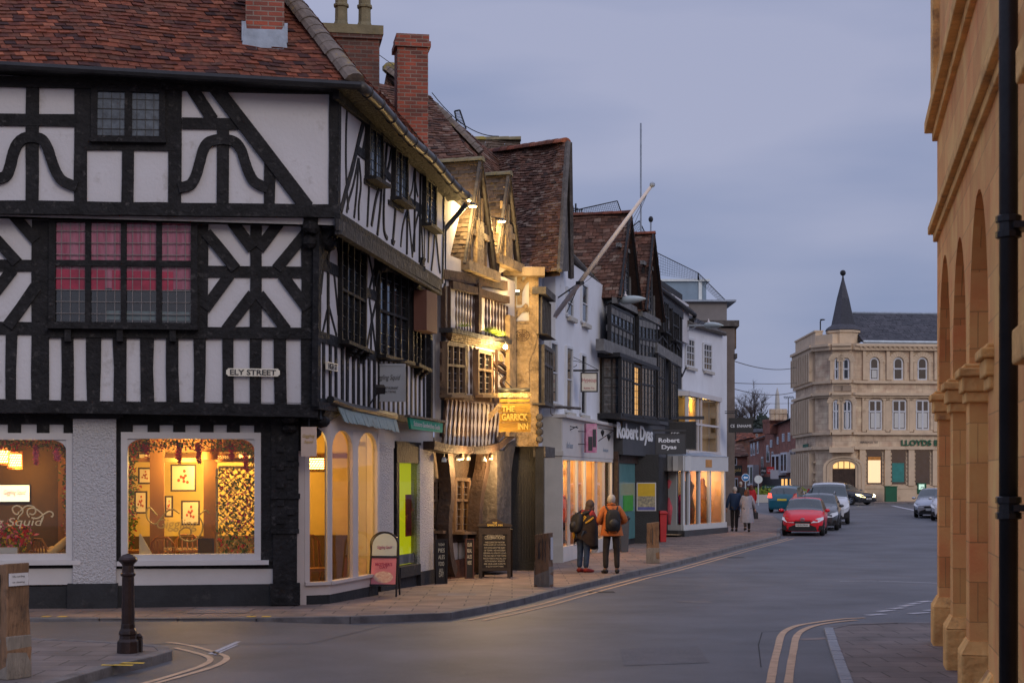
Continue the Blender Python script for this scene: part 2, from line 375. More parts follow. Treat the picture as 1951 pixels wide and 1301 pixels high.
def grid_window(name, fac, q, parent, cols=2, tr=(), fw=.06, mw=.04, d=.0, fd=.06, frame='timber', glass='leadglass', lead=None, lw=.010, leadmat='lead_bar', gd=.02, label=None, px=True, jit=0, sill=0):
    """window in quad q (TL,TR,BR,BL pixel corners); tr = fractions of transoms"""
    Q = [fac.px(*p, d+fd*.7) for p in q] if px else q
    fr = MB(); z = d+fd
    fr.strip(fac, [Q[0], Q[1]], fw, d-.02, z, px=False); fr.strip(fac, [Q[3], Q[2]], fw, d-.02, z, px=False)
    fr.strip(fac, [Q[0], Q[3]], fw, d-.02, z+.002, px=False); fr.strip(fac, [Q[1], Q[2]], fw, d-.02, z+.003, px=False)
    for i in range(1, cols): fr.strip(fac, [bil(Q, i/cols, 0), bil(Q, i/cols, 1)], mw, d-.02, z-.012, px=False)
    for t in tr: fr.strip(fac, [bil(Q, 0, t), bil(Q, 1, t)], mw, d-.02, z-.008, px=False)
    if sill: fr.strip(fac, [(bil(Q, 0, 1)[0]-.06, bil(Q, 0, 1)[1]-.03), (bil(Q, 1, 1)[0]+.06, bil(Q, 1, 1)[1]-.03)], .06, d-.02, z+sill, px=False)
    w = fr.build(name, frame, parent, label=label)
    g = MB(); g.quad(fac.p(*Q[3], d+gd), fac.p(*Q[2], d+gd), fac.p(*Q[1], d+gd), fac.p(*Q[0], d+gd)); g.build('pane', glass, w)
    if lead:
        lb = MB(); nx, ny = lead[0]*cols, lead[1]
        for i in range(1, nx):
            if i % lead[0]: lb.strip(fac, [bil(Q, i/nx, 0), bil(Q, i/nx, 1)], lw, d+gd-.004, d+gd+.006, px=False, sub=0)
        for j in range(1, ny): lb.strip(fac, [bil(Q, 0, j/ny), bil(Q, 1, j/ny)], lw, d+gd-.004, d+gd+.007, px=False, sub=0)
        lb.build('leading', leadmat, w)
    return w
def point(name, loc, power, col=(1, .6, .2), r=.06, parent=None, spot=None, rot=None):
    l_ = bpy.data.lights.new(name, 'SPOT' if spot else 'POINT'); l_.energy = power; l_.color = col; l_.shadow_soft_size = r
    if spot: l_.spot_size = R(spot); l_.spot_blend = .6
    o = bpy.data.objects.new(name, l_); COL.objects.link(o); o.location = Vector(loc)-(ORG.get(parent.name, Vector()) if parent else Vector())
    if parent: o.parent = parent
    if rot is not None: o.rotation_euler = Vector(rot).to_track_quat('-Z', 'Y').to_euler()
    return o
# ================================================================== ground
M('asphalt', (.088,.090,.101), .6, .36, .5, .55, 90, dirt=((.155,.155,.165), 18, .58), bdist=.006, spec=.35)
Mbrick('paving', ((.235,.165,.13), (.175,.125,.105)), (.06,.045,.04), .75, .5, .012, .25, .8)
Mbrick('paving_grey', ((.165,.135,.125), (.125,.105,.10)), (.055,.045,.04), .6, .45, .012, .25, .8)
M('kerb_stone', (.14,.13,.13), .75, .35, 3, .5, 20, dirt=((.07,.06,.06), 2, .58))
M('sett', (.25,.265,.29), .7, .2, 6, .4, 20)
M('yellow_line', (.50,.34,.22), .8, .2, 6, .2, 30, dirt=((.16,.13,.12), 9, .60))
M('yellow_bright', (.62,.40,.04), .7, .2, 6, .2, 30, dirt=((.2,.14,.06), 12, .60))
M('white_line', (.42,.42,.45), .8, .15, 6, .2, 30, dirt=((.13,.13,.14), 8, .54))
M('concrete', (.22,.18,.165), .85, .2, 2, .4, 18)
def frange(a, b, s):
    n = max(1, int(round((b-a)/s))); return [a+(b-a)*i/n for i in range(n+1)]
mb = MB(); Ys = frange(-20, 140, 2)+[160, 200, 260, 340, 450, 620]; Xs = [-420, -60, -12, -4, 0, 4, 12, 30, 60, 420]
for a, b in zip(Ys, Ys[1:]):
    for c, d in zip(Xs, Xs[1:]): mb.quad((c, a, zr(a)), (d, a, zr(a)), (d, b, zr(b)), (c, b, zr(b)), .5)
tag(mb.build('road', 'asphalt', smooth=True), 'dark grey asphalt street curving between the old buildings', 'road', kind='structure')
def sheet(rows, name, mat, dz, kind='structure', label=None, cat=None):
    """rows = [(Y, Xleft, Xright)] ascending"""
    mb = MB()
    R2 = []
    for (a, b) in zip(rows, rows[1:]):
        n = max(1, int((b[0]-a[0])/1.5))
        for i in range(n): R2.append(tuple(a[j]+(b[j]-a[j])*i/n for j in range(3)))
    R2.append(rows[-1])
    for a, b in zip(R2, R2[1:]):
        mb.quad((a[1], a[0], zr(a[0])+dz), (a[2], a[0], zr(a[0])+dz), (b[2], b[0], zr(b[0])+dz), (b[1], b[0], zr(b[0])+dz), .5)
    return tag(mb.build(name, mat), label, cat, kind=kind)
def kerb(path, w, top, bot=-.05, name='kerb', mat='kerb_stone', label='', seg=.9, side=1):
    P = [Vector((x, y, 0)) for x, y in path]; pts = []
    for a, b in zip(P, P[1:]):
        n = max(1, int((b-a).length/seg)); pts += [a.lerp(b, i/n) for i in range(n)]
    pts.append(P[-1]); mb = MB()
    for i, (a, b) in enumerate(zip(pts, pts[1:])):
        t = (b-a).normalized(); q = Vector((-t.y, t.x, 0))*side*w; b2 = b-t*.012
        j = random.uniform(-.004, .006); za, zb = zr(a.y), zr(b.y)
        vs = [Vector((v.x, v.y, z+h)) for v, z in ((a, za), (b2, zb), (b2+q, zb), (a+q, za)) for h in (top+.006+j, bot)]
        mb.add(vs, [(0, 2, 4, 6), (1, 7, 5, 3), (0, 1, 3, 2), (4, 5, 7, 6), (0, 6, 7, 1), (2, 3, 5, 4)])
    return tag(mb.build(name, mat, bevel=.012), label, 'kerb', kind='structure')
KB = [(860,1167),(930,1154),(1000,1139),(1100,1114),(1200,1090),(1300,1067),(1400,1041),(1487,1020)]
KP = [(-60,22.0),(-8,22.1),(-3.6,22.2),(-2.3,22.45)]+[tuple(gnd(x, y, PV))[:2] for x, y in KB]+[(11.0,64.5),(12.0,69),(12.9,75.4),(13.55,81),(13.3,86),(11.5,91),(8,94),(2,96),(-40,97)]
rows = [(y, -60, x) for x, y in KP[2:16]]+[(86,-60,13.3),(91,-60,11.5),(94,-60,8),(96,-60,2)]
sheet([(22.14, -60, -5)]+rows, 'pavement', 'paving', PV, label='brown stone slab pavement along the shop fronts', cat='pavement')
kerb(KP, .15, PV, label='worn stone kerb along the shop side of the street', side=1)
mb = MB()   # camber of the side street running up to its kerb
for (y0, z0_), (y1, z1_) in zip([(19.7,.004),(20.4,.03),(21.2,.052),(22.13,.066)], [(20.4,.03),(21.2,.052),(22.13,.066)]):
    mb.quad((-60, y0, z0_+zr(y0)), (-4.2-(22.13-y0)*.3, y0, z0_+zr(y0)), (-3.8-(22.13-y1)*.3, y1, z1_+zr(y1)), (-60, y1, z1_+zr(y1)), .5)
    xa, xb = -4.2-(22.13-y0)*.3, -3.8-(22.13-y1)*.3; mb.add([(xa, y0, z0_+zr(y0)), (xa+2.4, y0, .003+zr(y0)), (xb+2.0, y1, .003+zr(y1)), (xb, y1, z1_+zr(y1))], [(0,1,2,3)], .5)
tag(mb.build('road', 'asphalt', smooth=True), 'gently cambered side street beside the corner building', 'road', kind='structure')
# near corner pavement on the left
NP = [(-4.7,8),(-4.6,12),(-4.42,15.2),(-4.2,16.6),(-3.98,17.4),(-3.88,18.0),(-4.05,18.5),(-4.5,18.9),(-5.5,19.3),(-7.0,19.9),(-30,22)]
sheet([(-6,-60,-4.9)]+[(y, -60, x) for x, y in NP[:6]]+[(18.5,-60,-4.05),(18.9,-60,-4.5),(19.3,-60,-5.5),(19.6,-60,-6.2)], 'pavement', 'paving_grey', PV, label='pale grey paved corner with the iron bollard', cat='pavement')
kerb(NP[:10], .16, PV, label='curved kerb round the bollard corner', side=1)
# right pavement before the arcade
RPx = [(1603,1301),(1590,1262),(1578,1225),(1570,1196)]
RP = [(2.2,6),(2.75,12)]+[tuple(gnd(x, y, .03))[:2] for x, y in RPx]
sheet([(6, 2.2, 40), (12, 2.75, 40)]+[(b, a, 40) for a, b in RP[2:]]+[(22.0, 4.6, 40), (22.3, 5.4, 40)], 'pavement', 'paving_grey', .03, label='brown paving in front of the stone arcade', cat='pavement')
kerb(RP, .125, .035, name='kerb', mat='sett', seg=.22, label='row of pale granite setts edging the arcade pavement', side=-1)
kerb([RP[-1], (4.6,22.0), (5.4,22.3), (30,23.5)], .15, .035, label='low kerb at the arcade corner', side=-1)
def decal(pts, w, mat, name='road_marking', dz=.006, label=None, parent=None, world=False, gap=None):
    P = [Vector(p) if world else gnd(*p) for p in pts]; mb = MB(); Q = []
    for a, b in zip(P, P[1:]):
        n = max(1, int((b-a).length/.5)); Q += [a.lerp(b, i/n) for i in range(n)]
    Q.append(P[-1]); L_, R_ = [], []
    for i, p in enumerate(Q):
        t = Q[min(i+1, len(Q)-1)]-Q[max(0, i-1)]; t.z = 0; t.normalize(); q = Vector((-t.y, t.x, 0))*w/2*random.uniform(.93, 1.07)
        L_.append(Vector((*(p+q)[:2], zr((p+q).y)+dz))); R_.append(Vector((*(p-q)[:2], zr((p-q).y)+dz)))
    for i in range(len(Q)-1): mb.quad(R_[i], R_[i+1], L_[i+1], L_[i], .5)
    return tag(mb.build(name, mat), label, 'road marking', kind='structure')
def smooth_px(pts, n=4):
    out_ = []
    for i in range(len(pts)-1):
        p0, p1, p2, p3 = pts[max(i-1, 0)], pts[i], pts[i+1], pts[min(i+2, len(pts)-1)]
        for k in range(n):
            t = k/n; out_.append(tuple(.5*((2*p1[j])+(-p0[j]+p2[j])*t+(2*p0[j]-5*p1[j]+4*p2[j]-p3[j])*t*t+(-p0[j]+3*p1[j]-3*p2[j]+p3[j])*t**3) for j in range(len(p1))))
    out_.append(pts[-1]); return out_
decal(smooth_px([(1468,1301),(1475,1262),(1482,1235),(1490,1208),(1512,1194),(1545,1187),(1605,1179),(1648,1177)]), .09, 'yellow_line', label='outer of the double yellow lines by the arcade corner')
decal(smooth_px([(1502,1301),(1507,1265),(1512,1238),(1519,1210),(1542,1195),(1583,1186),(1632,1181)]), .09, 'yellow_line', label='inner of the double yellow lines by the arcade corner')
decal(smooth_px([(298,1220),(364,1230),(410,1243),(432,1252),(420,1264),(385,1277),(295,1302),(200,1330)]), .075, 'yellow_line', label='outer double yellow line round the bollard corner')
decal(smooth_px([(333,1234),(385,1247),(401,1257),(380,1270),(320,1289),(270,1303),(190,1325)]), .075, 'yellow_line', label='inner double yellow line round the bollard corner')
for o_ in (.28, .5):
    pts = [Vector((x, y, 0)) for x, y in KP[4:12]]; q = []
    for i, p in enumerate(pts):
        t = (pts[min(i+1, len(pts)-1)]-pts[max(i-1, 0)]).normalized(); q.append(p+Vector((t.y, -t.x, 0))*o_)
    decal(q, .07, 'yellow_line', world=True, label='faded %s yellow line beside the shop side kerb' % ('outer' if o_ > .3 else 'inner'))
for x, y, l_ in ((1668,1171,34),(1686,1164,28),(1709,1159,28),(1726,1154,20),(1741,1150,20),(1762,1146,26)): decal([(x-l_/2, y+1), (x+l_/2, y-1.5)], .16, 'white_line', label='white give way dashes by the arcade')
for x, y, l_ in ((1752,1168,36),(1778,1162,30)): decal([(x-l_/2, y+1), (x+l_/2, y-1.5)], .16, 'white_line', label='second white give way row by the arcade')
decal([(1600,1107),(1662,1106.5),(1740,1109),(1820,1112)], .1, 'white_line', label='worn white line across the side street mouth')
decal([(400,1246),(455,1222)], .06, 'white_line', label='short white dash beside the curved yellow lines')
decal([(409,1247),(452,1228)], .04, 'white_line', label='thin white scrape beside the curved yellow lines')
decal([(488,1207),(535,1200)], .06, 'white_line', label='white dash in the side street mouth')
decal([(1450,1271),(1445,1228),(1452,1204),(1487,1201)], .015, 'plinth_black', dz=.003, label='dark tar seam in the asphalt')
decal([(1565,1218),(1548,1215)], .5, 'concrete', dz=.003, label='patched gully by the setts')
M('asphalt_patch', (.075,.077,.088), .75, .2, 2, .6, 70, dirt=((.12,.115,.12), 40, .5)); M('asphalt_pale', (.093,.095,.106), .7, .2, 2, .6, 70, dirt=((.16,.155,.16), 40, .5))
def patch(pts, mat, lab, dz=.003):
    P_ = [gnd(*p) for p in pts]; m_ = MB(); m_.add([(p.x, p.y, zr(p.y)+dz) for p in P_], [tuple(range(len(P_)))]); tag(m_.build('road_patch', mat), lab, 'road patch', kind='structure')
patch([(1180,1236),(1330,1231),(1352,1262),(1188,1268)], 'asphalt_pale', 'faint rectangular asphalt repair in the foreground')
for i, c_ in enumerate(([(1100,1180),(1260,1160),(1400,1150),(1560,1128)],)):
    decal(smooth_px(c_, 3), .008, 'asphalt_patch', dz=.004, label='faint irregular crack across the street')
for x in (77, 108, 469, 498): 
    a = gnd(x, 1176, PV); b = gnd(x+17, 1176, PV)
    mb = MB(); mb.quad((a.x, a.y-.02, a.z+.012), (b.x, b.y-.02, a.z+.012), (b.x, b.y+.14, a.z+.012), (a.x, a.y+.14, a.z+.012), .5)
    tag(mb.build('road_marking', 'yellow_bright'), 'yellow loading marks on the kerb of the corner building', 'road marking', 'yellow kerb marks', 'structure')
for k in range(2):
    a = gnd(192+k*22, 1268-k*4, PV); mb = MB()
    mb.quad((a.x, a.y-.02, a.z+.01), (a.x+.34, a.y-.05, a.z+.01), (a.x+.34, a.y+.05, a.z+.01), (a.x, a.y+.08, a.z+.01), .5)
    tag(mb.build('road_marking', 'yellow_bright'), 'pair of yellow stripes across the bollard corner kerb', 'road marking', 'yellow kerb stripes', 'structure')
for (x0, y0, x1, y1, l_) in ((352,1168,485,1160,'long rectangular access cover in the side pavement'), (835,1131,905,1137,'square pavement cover before the inn')):
    a = gnd(x0, y0, PV); b = gnd(x1, y1, PV); mb = MB(); z = a.z+.006
    mb.quad((a.x, min(a.y, b.y), z), (b.x, min(a.y, b.y), z), (b.x, max(a.y, b.y)+.1, z), (a.x, max(a.y, b.y)+.1, z), .5)
    tag(mb.build('manhole_cover', 'concrete'), l_, 'manhole cover', kind='structure')
for x, y in ((1150,1128),(1405,1062)):
    a = gnd(x, y); mb = MB(); z = a.z+.005; mb.quad((a.x-.28, a.y-.25, z), (a.x+.22, a.y-.2, z), (a.x+.2, a.y+.25, z), (a.x-.3, a.y+.2, z)); tag(mb.build('drain_cover', 'plinth_black'), 'iron drain grate in the gutter %s' % ('near the couple' if x < 1200 else 'further up the street'), 'drain', kind='structure')
decal([(1290,1146),(1355,1146)], .5, 'kerb_stone', name='manhole_cover', dz=.004, label='round cover set in the asphalt carriageway')
# ================================================================== corner building (black and white, Ely Street / High Street)
CA = thing('timber_framed_building', 'black and white timber framed corner building with lit restaurant windows below', 'building', (-3.29, 24.67, PV))
e_dir = Vector((.9856, .169)); 
def FacE(cx, cy, L=16):     # Ely face whose right end is the corner (cx, cy)
    return Fac((cx-e_dir.x*L, cy-e_dir.y*L), (cx, cy))
G_c, F_c, S_c = (-3.29,24.67), (-3.01,24.40), (-2.67,24.2)
EG, EF, ES = FacE(*G_c), FacE(*F_c), FacE(*S_c)
HG = Fac(G_c, (-1.56,31.5)); HF = Fac(F_c, (-1.53,31.5)); HS = Fac(S_c, (-1.32,31.5))
EL = 16
# ---- walls (plaster boxes)
w = MB()
def u_px(f, x, y=500, d=0): return f.px(x, y, d)[0]
zJ2 = 5.93   # under second floor
zJ1 = EF.px(300, 772)[1]
zTop = ES.px(300, 140)[1]
w.rect(EF, 0, EL, zJ1, 6.0, -.2, 0); w.rect(ES, 0, EL, 5.95, zTop+.08, -.2, 0)
w.rect(HF, 0, HF.L, zJ1-.05, 6.0, -.2, 0)
q = [HS.px(646,166), HS.px(884,372), HS.px(844,548), HS.px(646,430)]
w.prism(HS, q, -.2, 0)
# floor slabs of the jetties, ground floor solid pieces
for z_, f1, f2 in ((zJ1, EF, HF), (5.95, ES, HS)):
    P = [f1.p(0, z_), f1.p(EL, z_), f2.p(f2.L, z_)]; back = P[2]+Vector((-14, 3, 0))
    w.add([P[0], P[1], P[2], back, P[0]+Vector((-1, 9, 0))]+[v+Vector((0, 0, .06)) for v in (P[0], P[1], P[2], back, P[0]+Vector((-1, 9, 0)))], [(0,4,3,2,1),(5,6,7,8,9),(0,1,6,5),(1,2,7,6),(2,3,8,7)])
w.build('wall', 'plaster', CA)
# ---- Ely side second floor timbers
t = MB(); D = .032
B = lambda pts, wd, f=ES, d=D, j=.05, **k: t.strip(f, pts, wd*.94, -.02, d, jit=j, **k)
B([(-120,152),(646,170)], .16, d=.07); B([(-120,393),(646,402)], .21, d=.12, j=.06)
for x, y0, y1, wd in ((-62,160,390,.18),(62,155,390,.20),(154,160,390,.20),(334,160,390,.21),(174,160,280,.15),(315,160,280,.15),(244,283,392,.19),(425,245,392,.19),(514,300,392,.18),(636,168,400,.15)): B([(x, y0), (x-1, y1)], wd)
B([(-120,227),(143,230)], .19); B([(347,235),(462,237)], .18); B([(160,278),(330,280)], .13)
B([(405,160),(490,270),(585,395)], .225, d=.065); B([(360,160),(405,228)], .19)
og = lambda pts: B(smooth_px(pts, 5), .165, j=.03, d=.06)
og([(-24,343),(8,337),(18,320),(24,296),(32,276),(45,264),(64,261)]); og([(62,261),(80,266),(90,281),(97,302),(107,328),(120,345),(146,356)])
og([(340,358),(362,352),(373,335),(380,312),(387,286),(399,270),(426,265)]); og([(424,265),(446,270),(459,285),(466,305),(474,328),(486,347),(510,359)])
# first floor Ely side
B1 = lambda pts, wd, d=D, j=.055: B(pts, wd, EF, d, j)
B1([(-120,770),(606,783)], .20, d=.10, j=.05); B1([(-120,623),(92,626)], .20); B1([(92,632),(606,635)], .19, d=.06)
B1([(-40,505),(66,506)], .185); B1([(396,517),(580,519)], .18)
for x, y0, y1, wd in ((77,405,770,.27),(100,405,630,.12),(387,412,632,.17),(488,412,770,.185),(590,412,775,.27),(-30,412,770,.2)): B1([(x, y0), (x-1, y1)], wd)
for x0, x1 in ((11,32),(117,140),(165,192),(215,241),(268,293),(317,342),(369,392),(423,445),(522,546),(-42,-22),(-90,-68)): B1([((x0+x1)/2, 632), ((x0+x1)/2+random.uniform(-2, 2), 772)], (x1-x0)/123, j=.14)
for a, b in (((435,412),(482,474)),((393,443),(449,512)),((541,412),(494,474)),((583,443),(527,512)),((437,524),(390,588)),((482,560),(430,628)),((539,524),(586,588)),((494,560),(546,628)),
             ((20,404),(68,458)),((-8,455),(32,500)),((24,513),(-10,556)),((68,546),(14,622))): B1([a, b], .178, d=.058)
for x in (129, 228, 329): t.pxr(EF, x-6, 627, x+6, 650, 0, .16)
# underside beams and joist ends, ground floor
B([(-120,797),(528,800)], .175, EG, .02); 
for x0, x1, y in ((-60,-30,807),(-8,15,806),(40,70,806),(94,121,806),(253,281,810),(304,330,810),(353,381,811),(407,432,811),(457,484,812)): pass
t.pxq(EG, [(222,1070),(222,1083),(520,1083),(520,1070)], -.02, .035); t.pxr(EG, -120, 1070, 139, 1082, -.02, .035)
t.pxr(EG, 222, 822, 231, 1070, -.02, .06); t.pxr(EG, 497, 822, 522, 1070, -.02, .06)
B([(-120,828),(140,829)], .05, EG, .015, 0); B([(222,829),(520,831)], .05, EG, .015, 0)
for x0, x1 in ((-120,-60),(-35,-8),(15,40),(70,94),(121,139),(222,253),(281,304),(330,353),(381,407),(432,457),(484,522)): t.pxr(EG, x0, 808, x1, 829, -.02, .03+random.uniform(0, .004))
t.build('timber_frame', 'timber', CA)
w = MB(); w.pxr(EG, -120, 780, 522, 829, -.25, 0); w.build('wall_panel', 'plaster', CA)
# carved corner post and corbels
t = MB(); u0 = u_px(EG, 520, 1000); 
for x0, x1, y0, y1, d in ((517,569,795,1012,.10),(520,566,1012,1112,.13),(515,572,1112,1152,.17),(516,572,940,950,.13),(516,570,1008,1016,.16),(518,570,880,888,.12)): t.pxr(EG, x0, y0, x1, y1, -.12, d)
for k in range(9): t.pxr(EG, 527+(k%2)*20, 850+k*17, 541+(k%2)*20, 861+k*17, .1, .135)
t.build('carved_corner_post', 'timber', CA)
def corbel(f, u, zt, h, depth, wd, mat='timber', parent=CA, name='corbel', n=7):
    mb = MB(); pr = []
    for k in range(n+1):
        a = k/n; pr.append((depth*(1-a)**1.6*(1+.12*math.sin(a*9))+.03, zt-h*a))
    for s_ in (-1, 1): pass
    vs = []
    for s_ in (0, 1):
        uu = u+(s_-.5)*wd
        vs += [f.p(uu, z, d) for d, z in pr]+[f.p(uu, z, -.05) for d, z in pr]
    m_ = len(pr); o = 2*m_
    fs = [tuple(range(m_))+tuple(range(2*m_-1, m_-1, -1)), tuple(reversed([o+i for i in tuple(range(m_))+tuple(range(2*m_-1, m_-1, -1))]))]
    for i in range(m_-1): fs.append((i, o+i, o+i+1, i+1))
    fs += [(0, m_, o+m_, o), (m_-1, o+m_-1, o+2*m_-1, 2*m_-1)]
    mb.add(vs, fs); 
    mb.blob(f.p(u, zt-h*.25, depth*.72), (wd*.62, wd*.62, h*.16), 8, j=.12); mb.blob(f.p(u, zt-h*.55, depth*.4), (wd*.6, wd*.6, h*.15), 8, j=.12)
    return mb.build(name, mat, parent)
z0 = EF.px(590, 415)[1]
corbel(EF, EF.L-.12, z0+.02, .75, .3, .22); corbel(HF, .14, z0+.02, .75, .34, .22)
z0 = EG.px(545, 795)[1]; corbel(HG, .1, z0+.1, .62, .38, .24); corbel(EG, EG.L-.2, z0+.1, .5, .34, .22)
# ---- upper windows on the Ely side
grid_window('window', ES, [(180,168),(309,172),(309,266),(179,264)], CA, 2, (), .09, .11, .0, .085, lead=(4,5), gd=.035, sill=.06, leadmat='iron', glass='leadglass')
mb = MB(); a = EF.px(105,418); b = EF.px(366,618)
zc = EF.px(200, 549)[1]
n = 60
for i in range(n):
    uu0 = a[0]+(b[0]-a[0])*i/n; uu1 = a[0]+(b[0]-a[0])*(i+1)/n; dd = lambda i: .012+.006*math.sin(i*1.7)
    mb.quad(EF.p(uu0, zc, dd(i)), EF.p(uu1, zc, dd(i+1)), EF.p(uu1, a[1], dd(i+1)), EF.p(uu0, a[1], dd(i)), .5)
Wm = grid_window('window', EF, [(100,417),(370,418),(370,622),(99,619)], CA, 4, (.415,), .10, .085, .0, .10, lead=(4,9), gd=.04, sill=.09, glass='glass', leadmat='lead_bar', lw=.008, label='wide leaded window with pink curtains')
cu = mb.build('curtain', 'curtain_pink', Wm)
mb = MB(); z2 = EF.px(200, 528)[1]
for x0, x1 in ((104,166),(173,200),(214,233),(240,300),(306,330)): mb.quad(EF.p(u_px(EF,x0), zc-.03, .022), EF.p(u_px(EF,x1), zc-.03, .022), EF.p(u_px(EF,x1), z2+.1, .022), EF.p(u_px(EF,x0), z2+.1, .022))
mb.build('curtain_hem', 'curtain_red', Wm)
mb = MB(); mb.rect(EF, a[0]-.03, b[0]+.03, b[1], zc, .001, .006); mb.build('unlit_room_sheet', 'darkglass', Wm)  # flat dark sheet below the curtain; the room's shade is put into its colour
mb = MB(); zz = EF.px(200, 592)[1]
for x0, x1 in ((202,232),(240,297),(306,362)): mb.rect(EF, u_px(EF, x0), u_px(EF, x1), b[1]+.05, zz, .007, .012)
M('reflection_blue', (.16,.22,.26), .7, .3, 5, 0); mb.build('pane_reflection', 'reflection_blue', Wm)  # bluish reflections in the lower panes, painted as thin coloured blocks
# ---- ground floor Ely side: shopfront
w = MB()
w.pxr(EG, 222, 1083, 520, 1114, -.2, .03); w.pxr(EG, -120, 1082, 139, 1113, -.2, .03); w.build('stall_riser', 'white_paint', CA)
w = MB(); w.rect(EG, 0, u_px(EG, 520, 1130), PV-.1, EG.px(300, 1114)[1], -.2, .05); w.pxr(EG, 128, 1112, 224, 1158, -.1, .17); w.pxr(EG, 128, 780, 233, 794, -.1, .2); w.pxr(EG, 133, 794, 228, 798, -.1, .16)
w.build('plinth', 'plinth_black', CA)
w = MB(); a = EG.px(139, 796, .13); b = EG.px(221, 1114, .13)
w.rect(EG, a[0], b[0], b[1], a[1], -.2, .13); w.build('roughcast_pier', 'roughcast', CA)
def shop_frame(f, x0, y0, x1, y1, fw, parent, name='shop_window', arch=True, d=.02, mat='white_paint', sill=None, left=True):
    a = f.px(x0, y0); b = f.px(x1, y1); u0, u1, z0, z1 = a[0], b[0], b[1], a[1]; mb = MB()
    mb.rect(f, u0, u1, z1-fw, z1, -.12, d+.05); mb.rect(f, u0+.001, u1-.001, z0, z0+fw, -.12, d+.045)
    if left: mb.rect(f, u0, u0+fw, z0+fw, z1-fw, -.12, d+.047)
    mb.rect(f, u1-fw, u1, z0+fw, z1-fw, -.12, d+.047)
    i0, i1, j0, j1 = u0+fw, u1-fw, z0+fw, z1-fw
    if arch:
        r = .20
        for cx, s_ in ((i0, 1), (i1, -1)):
            if s_ == 1 and not left: continue
            pts = [(cx, j1)]
            for k in range(7):
                an = math.pi/2*k/6; pts.append((cx+s_*r*(1-math.sin(an))*1.25, j1-r*(1-math.cos(an))*.8))
            mb.prism(f, pts, -.06, d+.02)
    if sill: mb.rect(f, u0-.06, u1+.12, z0-.07, z0-.001, -.12, d+.12)
    w = mb.build(name, mat, parent)
    g = MB(); g.quad(f.p(i0, j0, -.02), f.p(i1, j0, -.02), f.p(i1, j1, -.02), f.p(i0, j1, -.02)); g.build('pane', 'glass', w)
    return w, (i0, i1, j0, j1)
W1, o1 = shop_frame(EG, 231, 823, 497, 1066, .10, CA, sill=True)
W2, o2 = shop_frame(EG, -160, 824, 139.5, 1066, .10, CA, sill=True)
# lettering and flourish on the panes
def curl(f, pts, d, r, parent, mat='cream_letter', name='flourish'):
    mb = MB(); P = [f.p(*f.px(*p), d) for p in smooth_px(pts, 5)]; mb.tube(P, r, 5); return mb.build(name, mat, parent, smooth=True)
M('cream_letter', (.62,.50,.30), .6, .05, 4, 0); M('gold_letter', (.45,.30,.08), .5, .1, 4, 0)
fl = [(60,984),(44,994),(30,986),(24,970),(34,962),(42,972),(36,980),(28,984)]
curl(EG, [(36,974),(33,980),(26,976),(24,968),(32,963),(42,968),(43,976),(36,984),(34,990)], .0, .012, W2)
curl(EG, [(38,974),(50,964),(64,965),(68,974),(63,980),(56,978)], .0, .012, W2); curl(EG, [(56,985),(52,978),(54,970),(64,968),(74,973),(82,982),(80,992),(76,998)], .0, .012, W2)
curl(EG, [(60,986),(72,987),(84,979),(94,974),(101,978),(100,984),(97,983)], .0, .012, W2)
text('ng Squid', EG.p(*EG.px(30, 996), .0), EG.e, EG.n, .80, .16, 'cream_letter', W2, shear=.2)
curl(EG, [(300,982),(284,966),(279,980),(284,992),(296,998),(308,986),(318,974),(330,970),(342,978)], .0, .012, W1, 'gold_letter')
curl(EG, [(352,1004),(342,1012),(344,1024),(356,1030),(372,1028),(384,1014),(386,998),(380,982),(392,972),(398,978)], .0, .012, W1, 'gold_letter')
curl(EG, [(352,1004),(362,1006),(364,1016),(356,1019)], .0, .012, W1, 'gold_letter')
text('Giggling', EG.p(*EG.px(338, 1000), .0), EG.e, EG.n, .62, .2, 'gold_letter', W1, shear=.2)
text('RESTAURANT', EG.p(*EG.px(345, 1045), .0), EG.e, EG.n, .52, .06, 'gold_letter', W1)
# ---- room behind the glass
M('room_wall', (.66,.48,.14), .9, .12, 2, .1, 20); M('room_dark', (.10,.055,.02), .8, .2, 2, .1, 20); M('room_floor', (.14,.07,.03), .6, .3, 2, 0); M('room_ceiling', (.5,.36,.14), .9, .05, 2, 0)
rm = MB(); zc_, zf = 2.98, .12
uL, uR = EG.L-7.5, EG.L-.25; bd = -3.4
rm.quad(EG.p(uL, zf, bd), EG.p(uR+1.6, zf, bd), EG.p(uR+1.6, zc_, bd), EG.p(uL, zc_, bd), m=0)
rm.quad(EG.p(uL, zf, -.2), EG.p(uL, zf, bd), EG.p(uL, zc_, bd), EG.p(uL, zc_, -.2), m=0)
e1 = HG.p(6.2, zf, -.2); e0 = EG.p(uR+1.6, zf, bd)
rm.quad(EG.p(uL, zf, -.2), EG.p(uR, zf, -.2), Vector((e1.x, e1.y, zf)), EG.p(uL, zf, bd-2), m=2)
rm.quad(EG.p(uL, zc_, -.2), EG.p(uR, zc_, -.2), Vector((e1.x, e1.y, zc_)), EG.p(uL, zc_, bd-2), m=3)
rm.rect(EG, u_px(EG,-100), u_px(EG,92), zf, zc_-.25, -1.5, -1.4, m=1); rm.rect(EG, u_px(EG,92), u_px(EG,112), zf, zc_, -1.6, -1.3, m=4)
rm.rect(EG, u_px(EG,286,900,-1.6), u_px(EG,313,900,-1.6), zf, zc_, -1.7, -1.5, m=4); rm.rect(EG, u_px(EG,388,900,-1.6), u_px(EG,414,900,-1.6), zf, zc_, -1.7, -1.5, m=4)
rm.rect(EG, u_px(EG,240), u_px(EG,492), EG.px(300,880,-1.6)[1], EG.px(300,872,-1.6)[1], -1.68, -1.52, m=4)
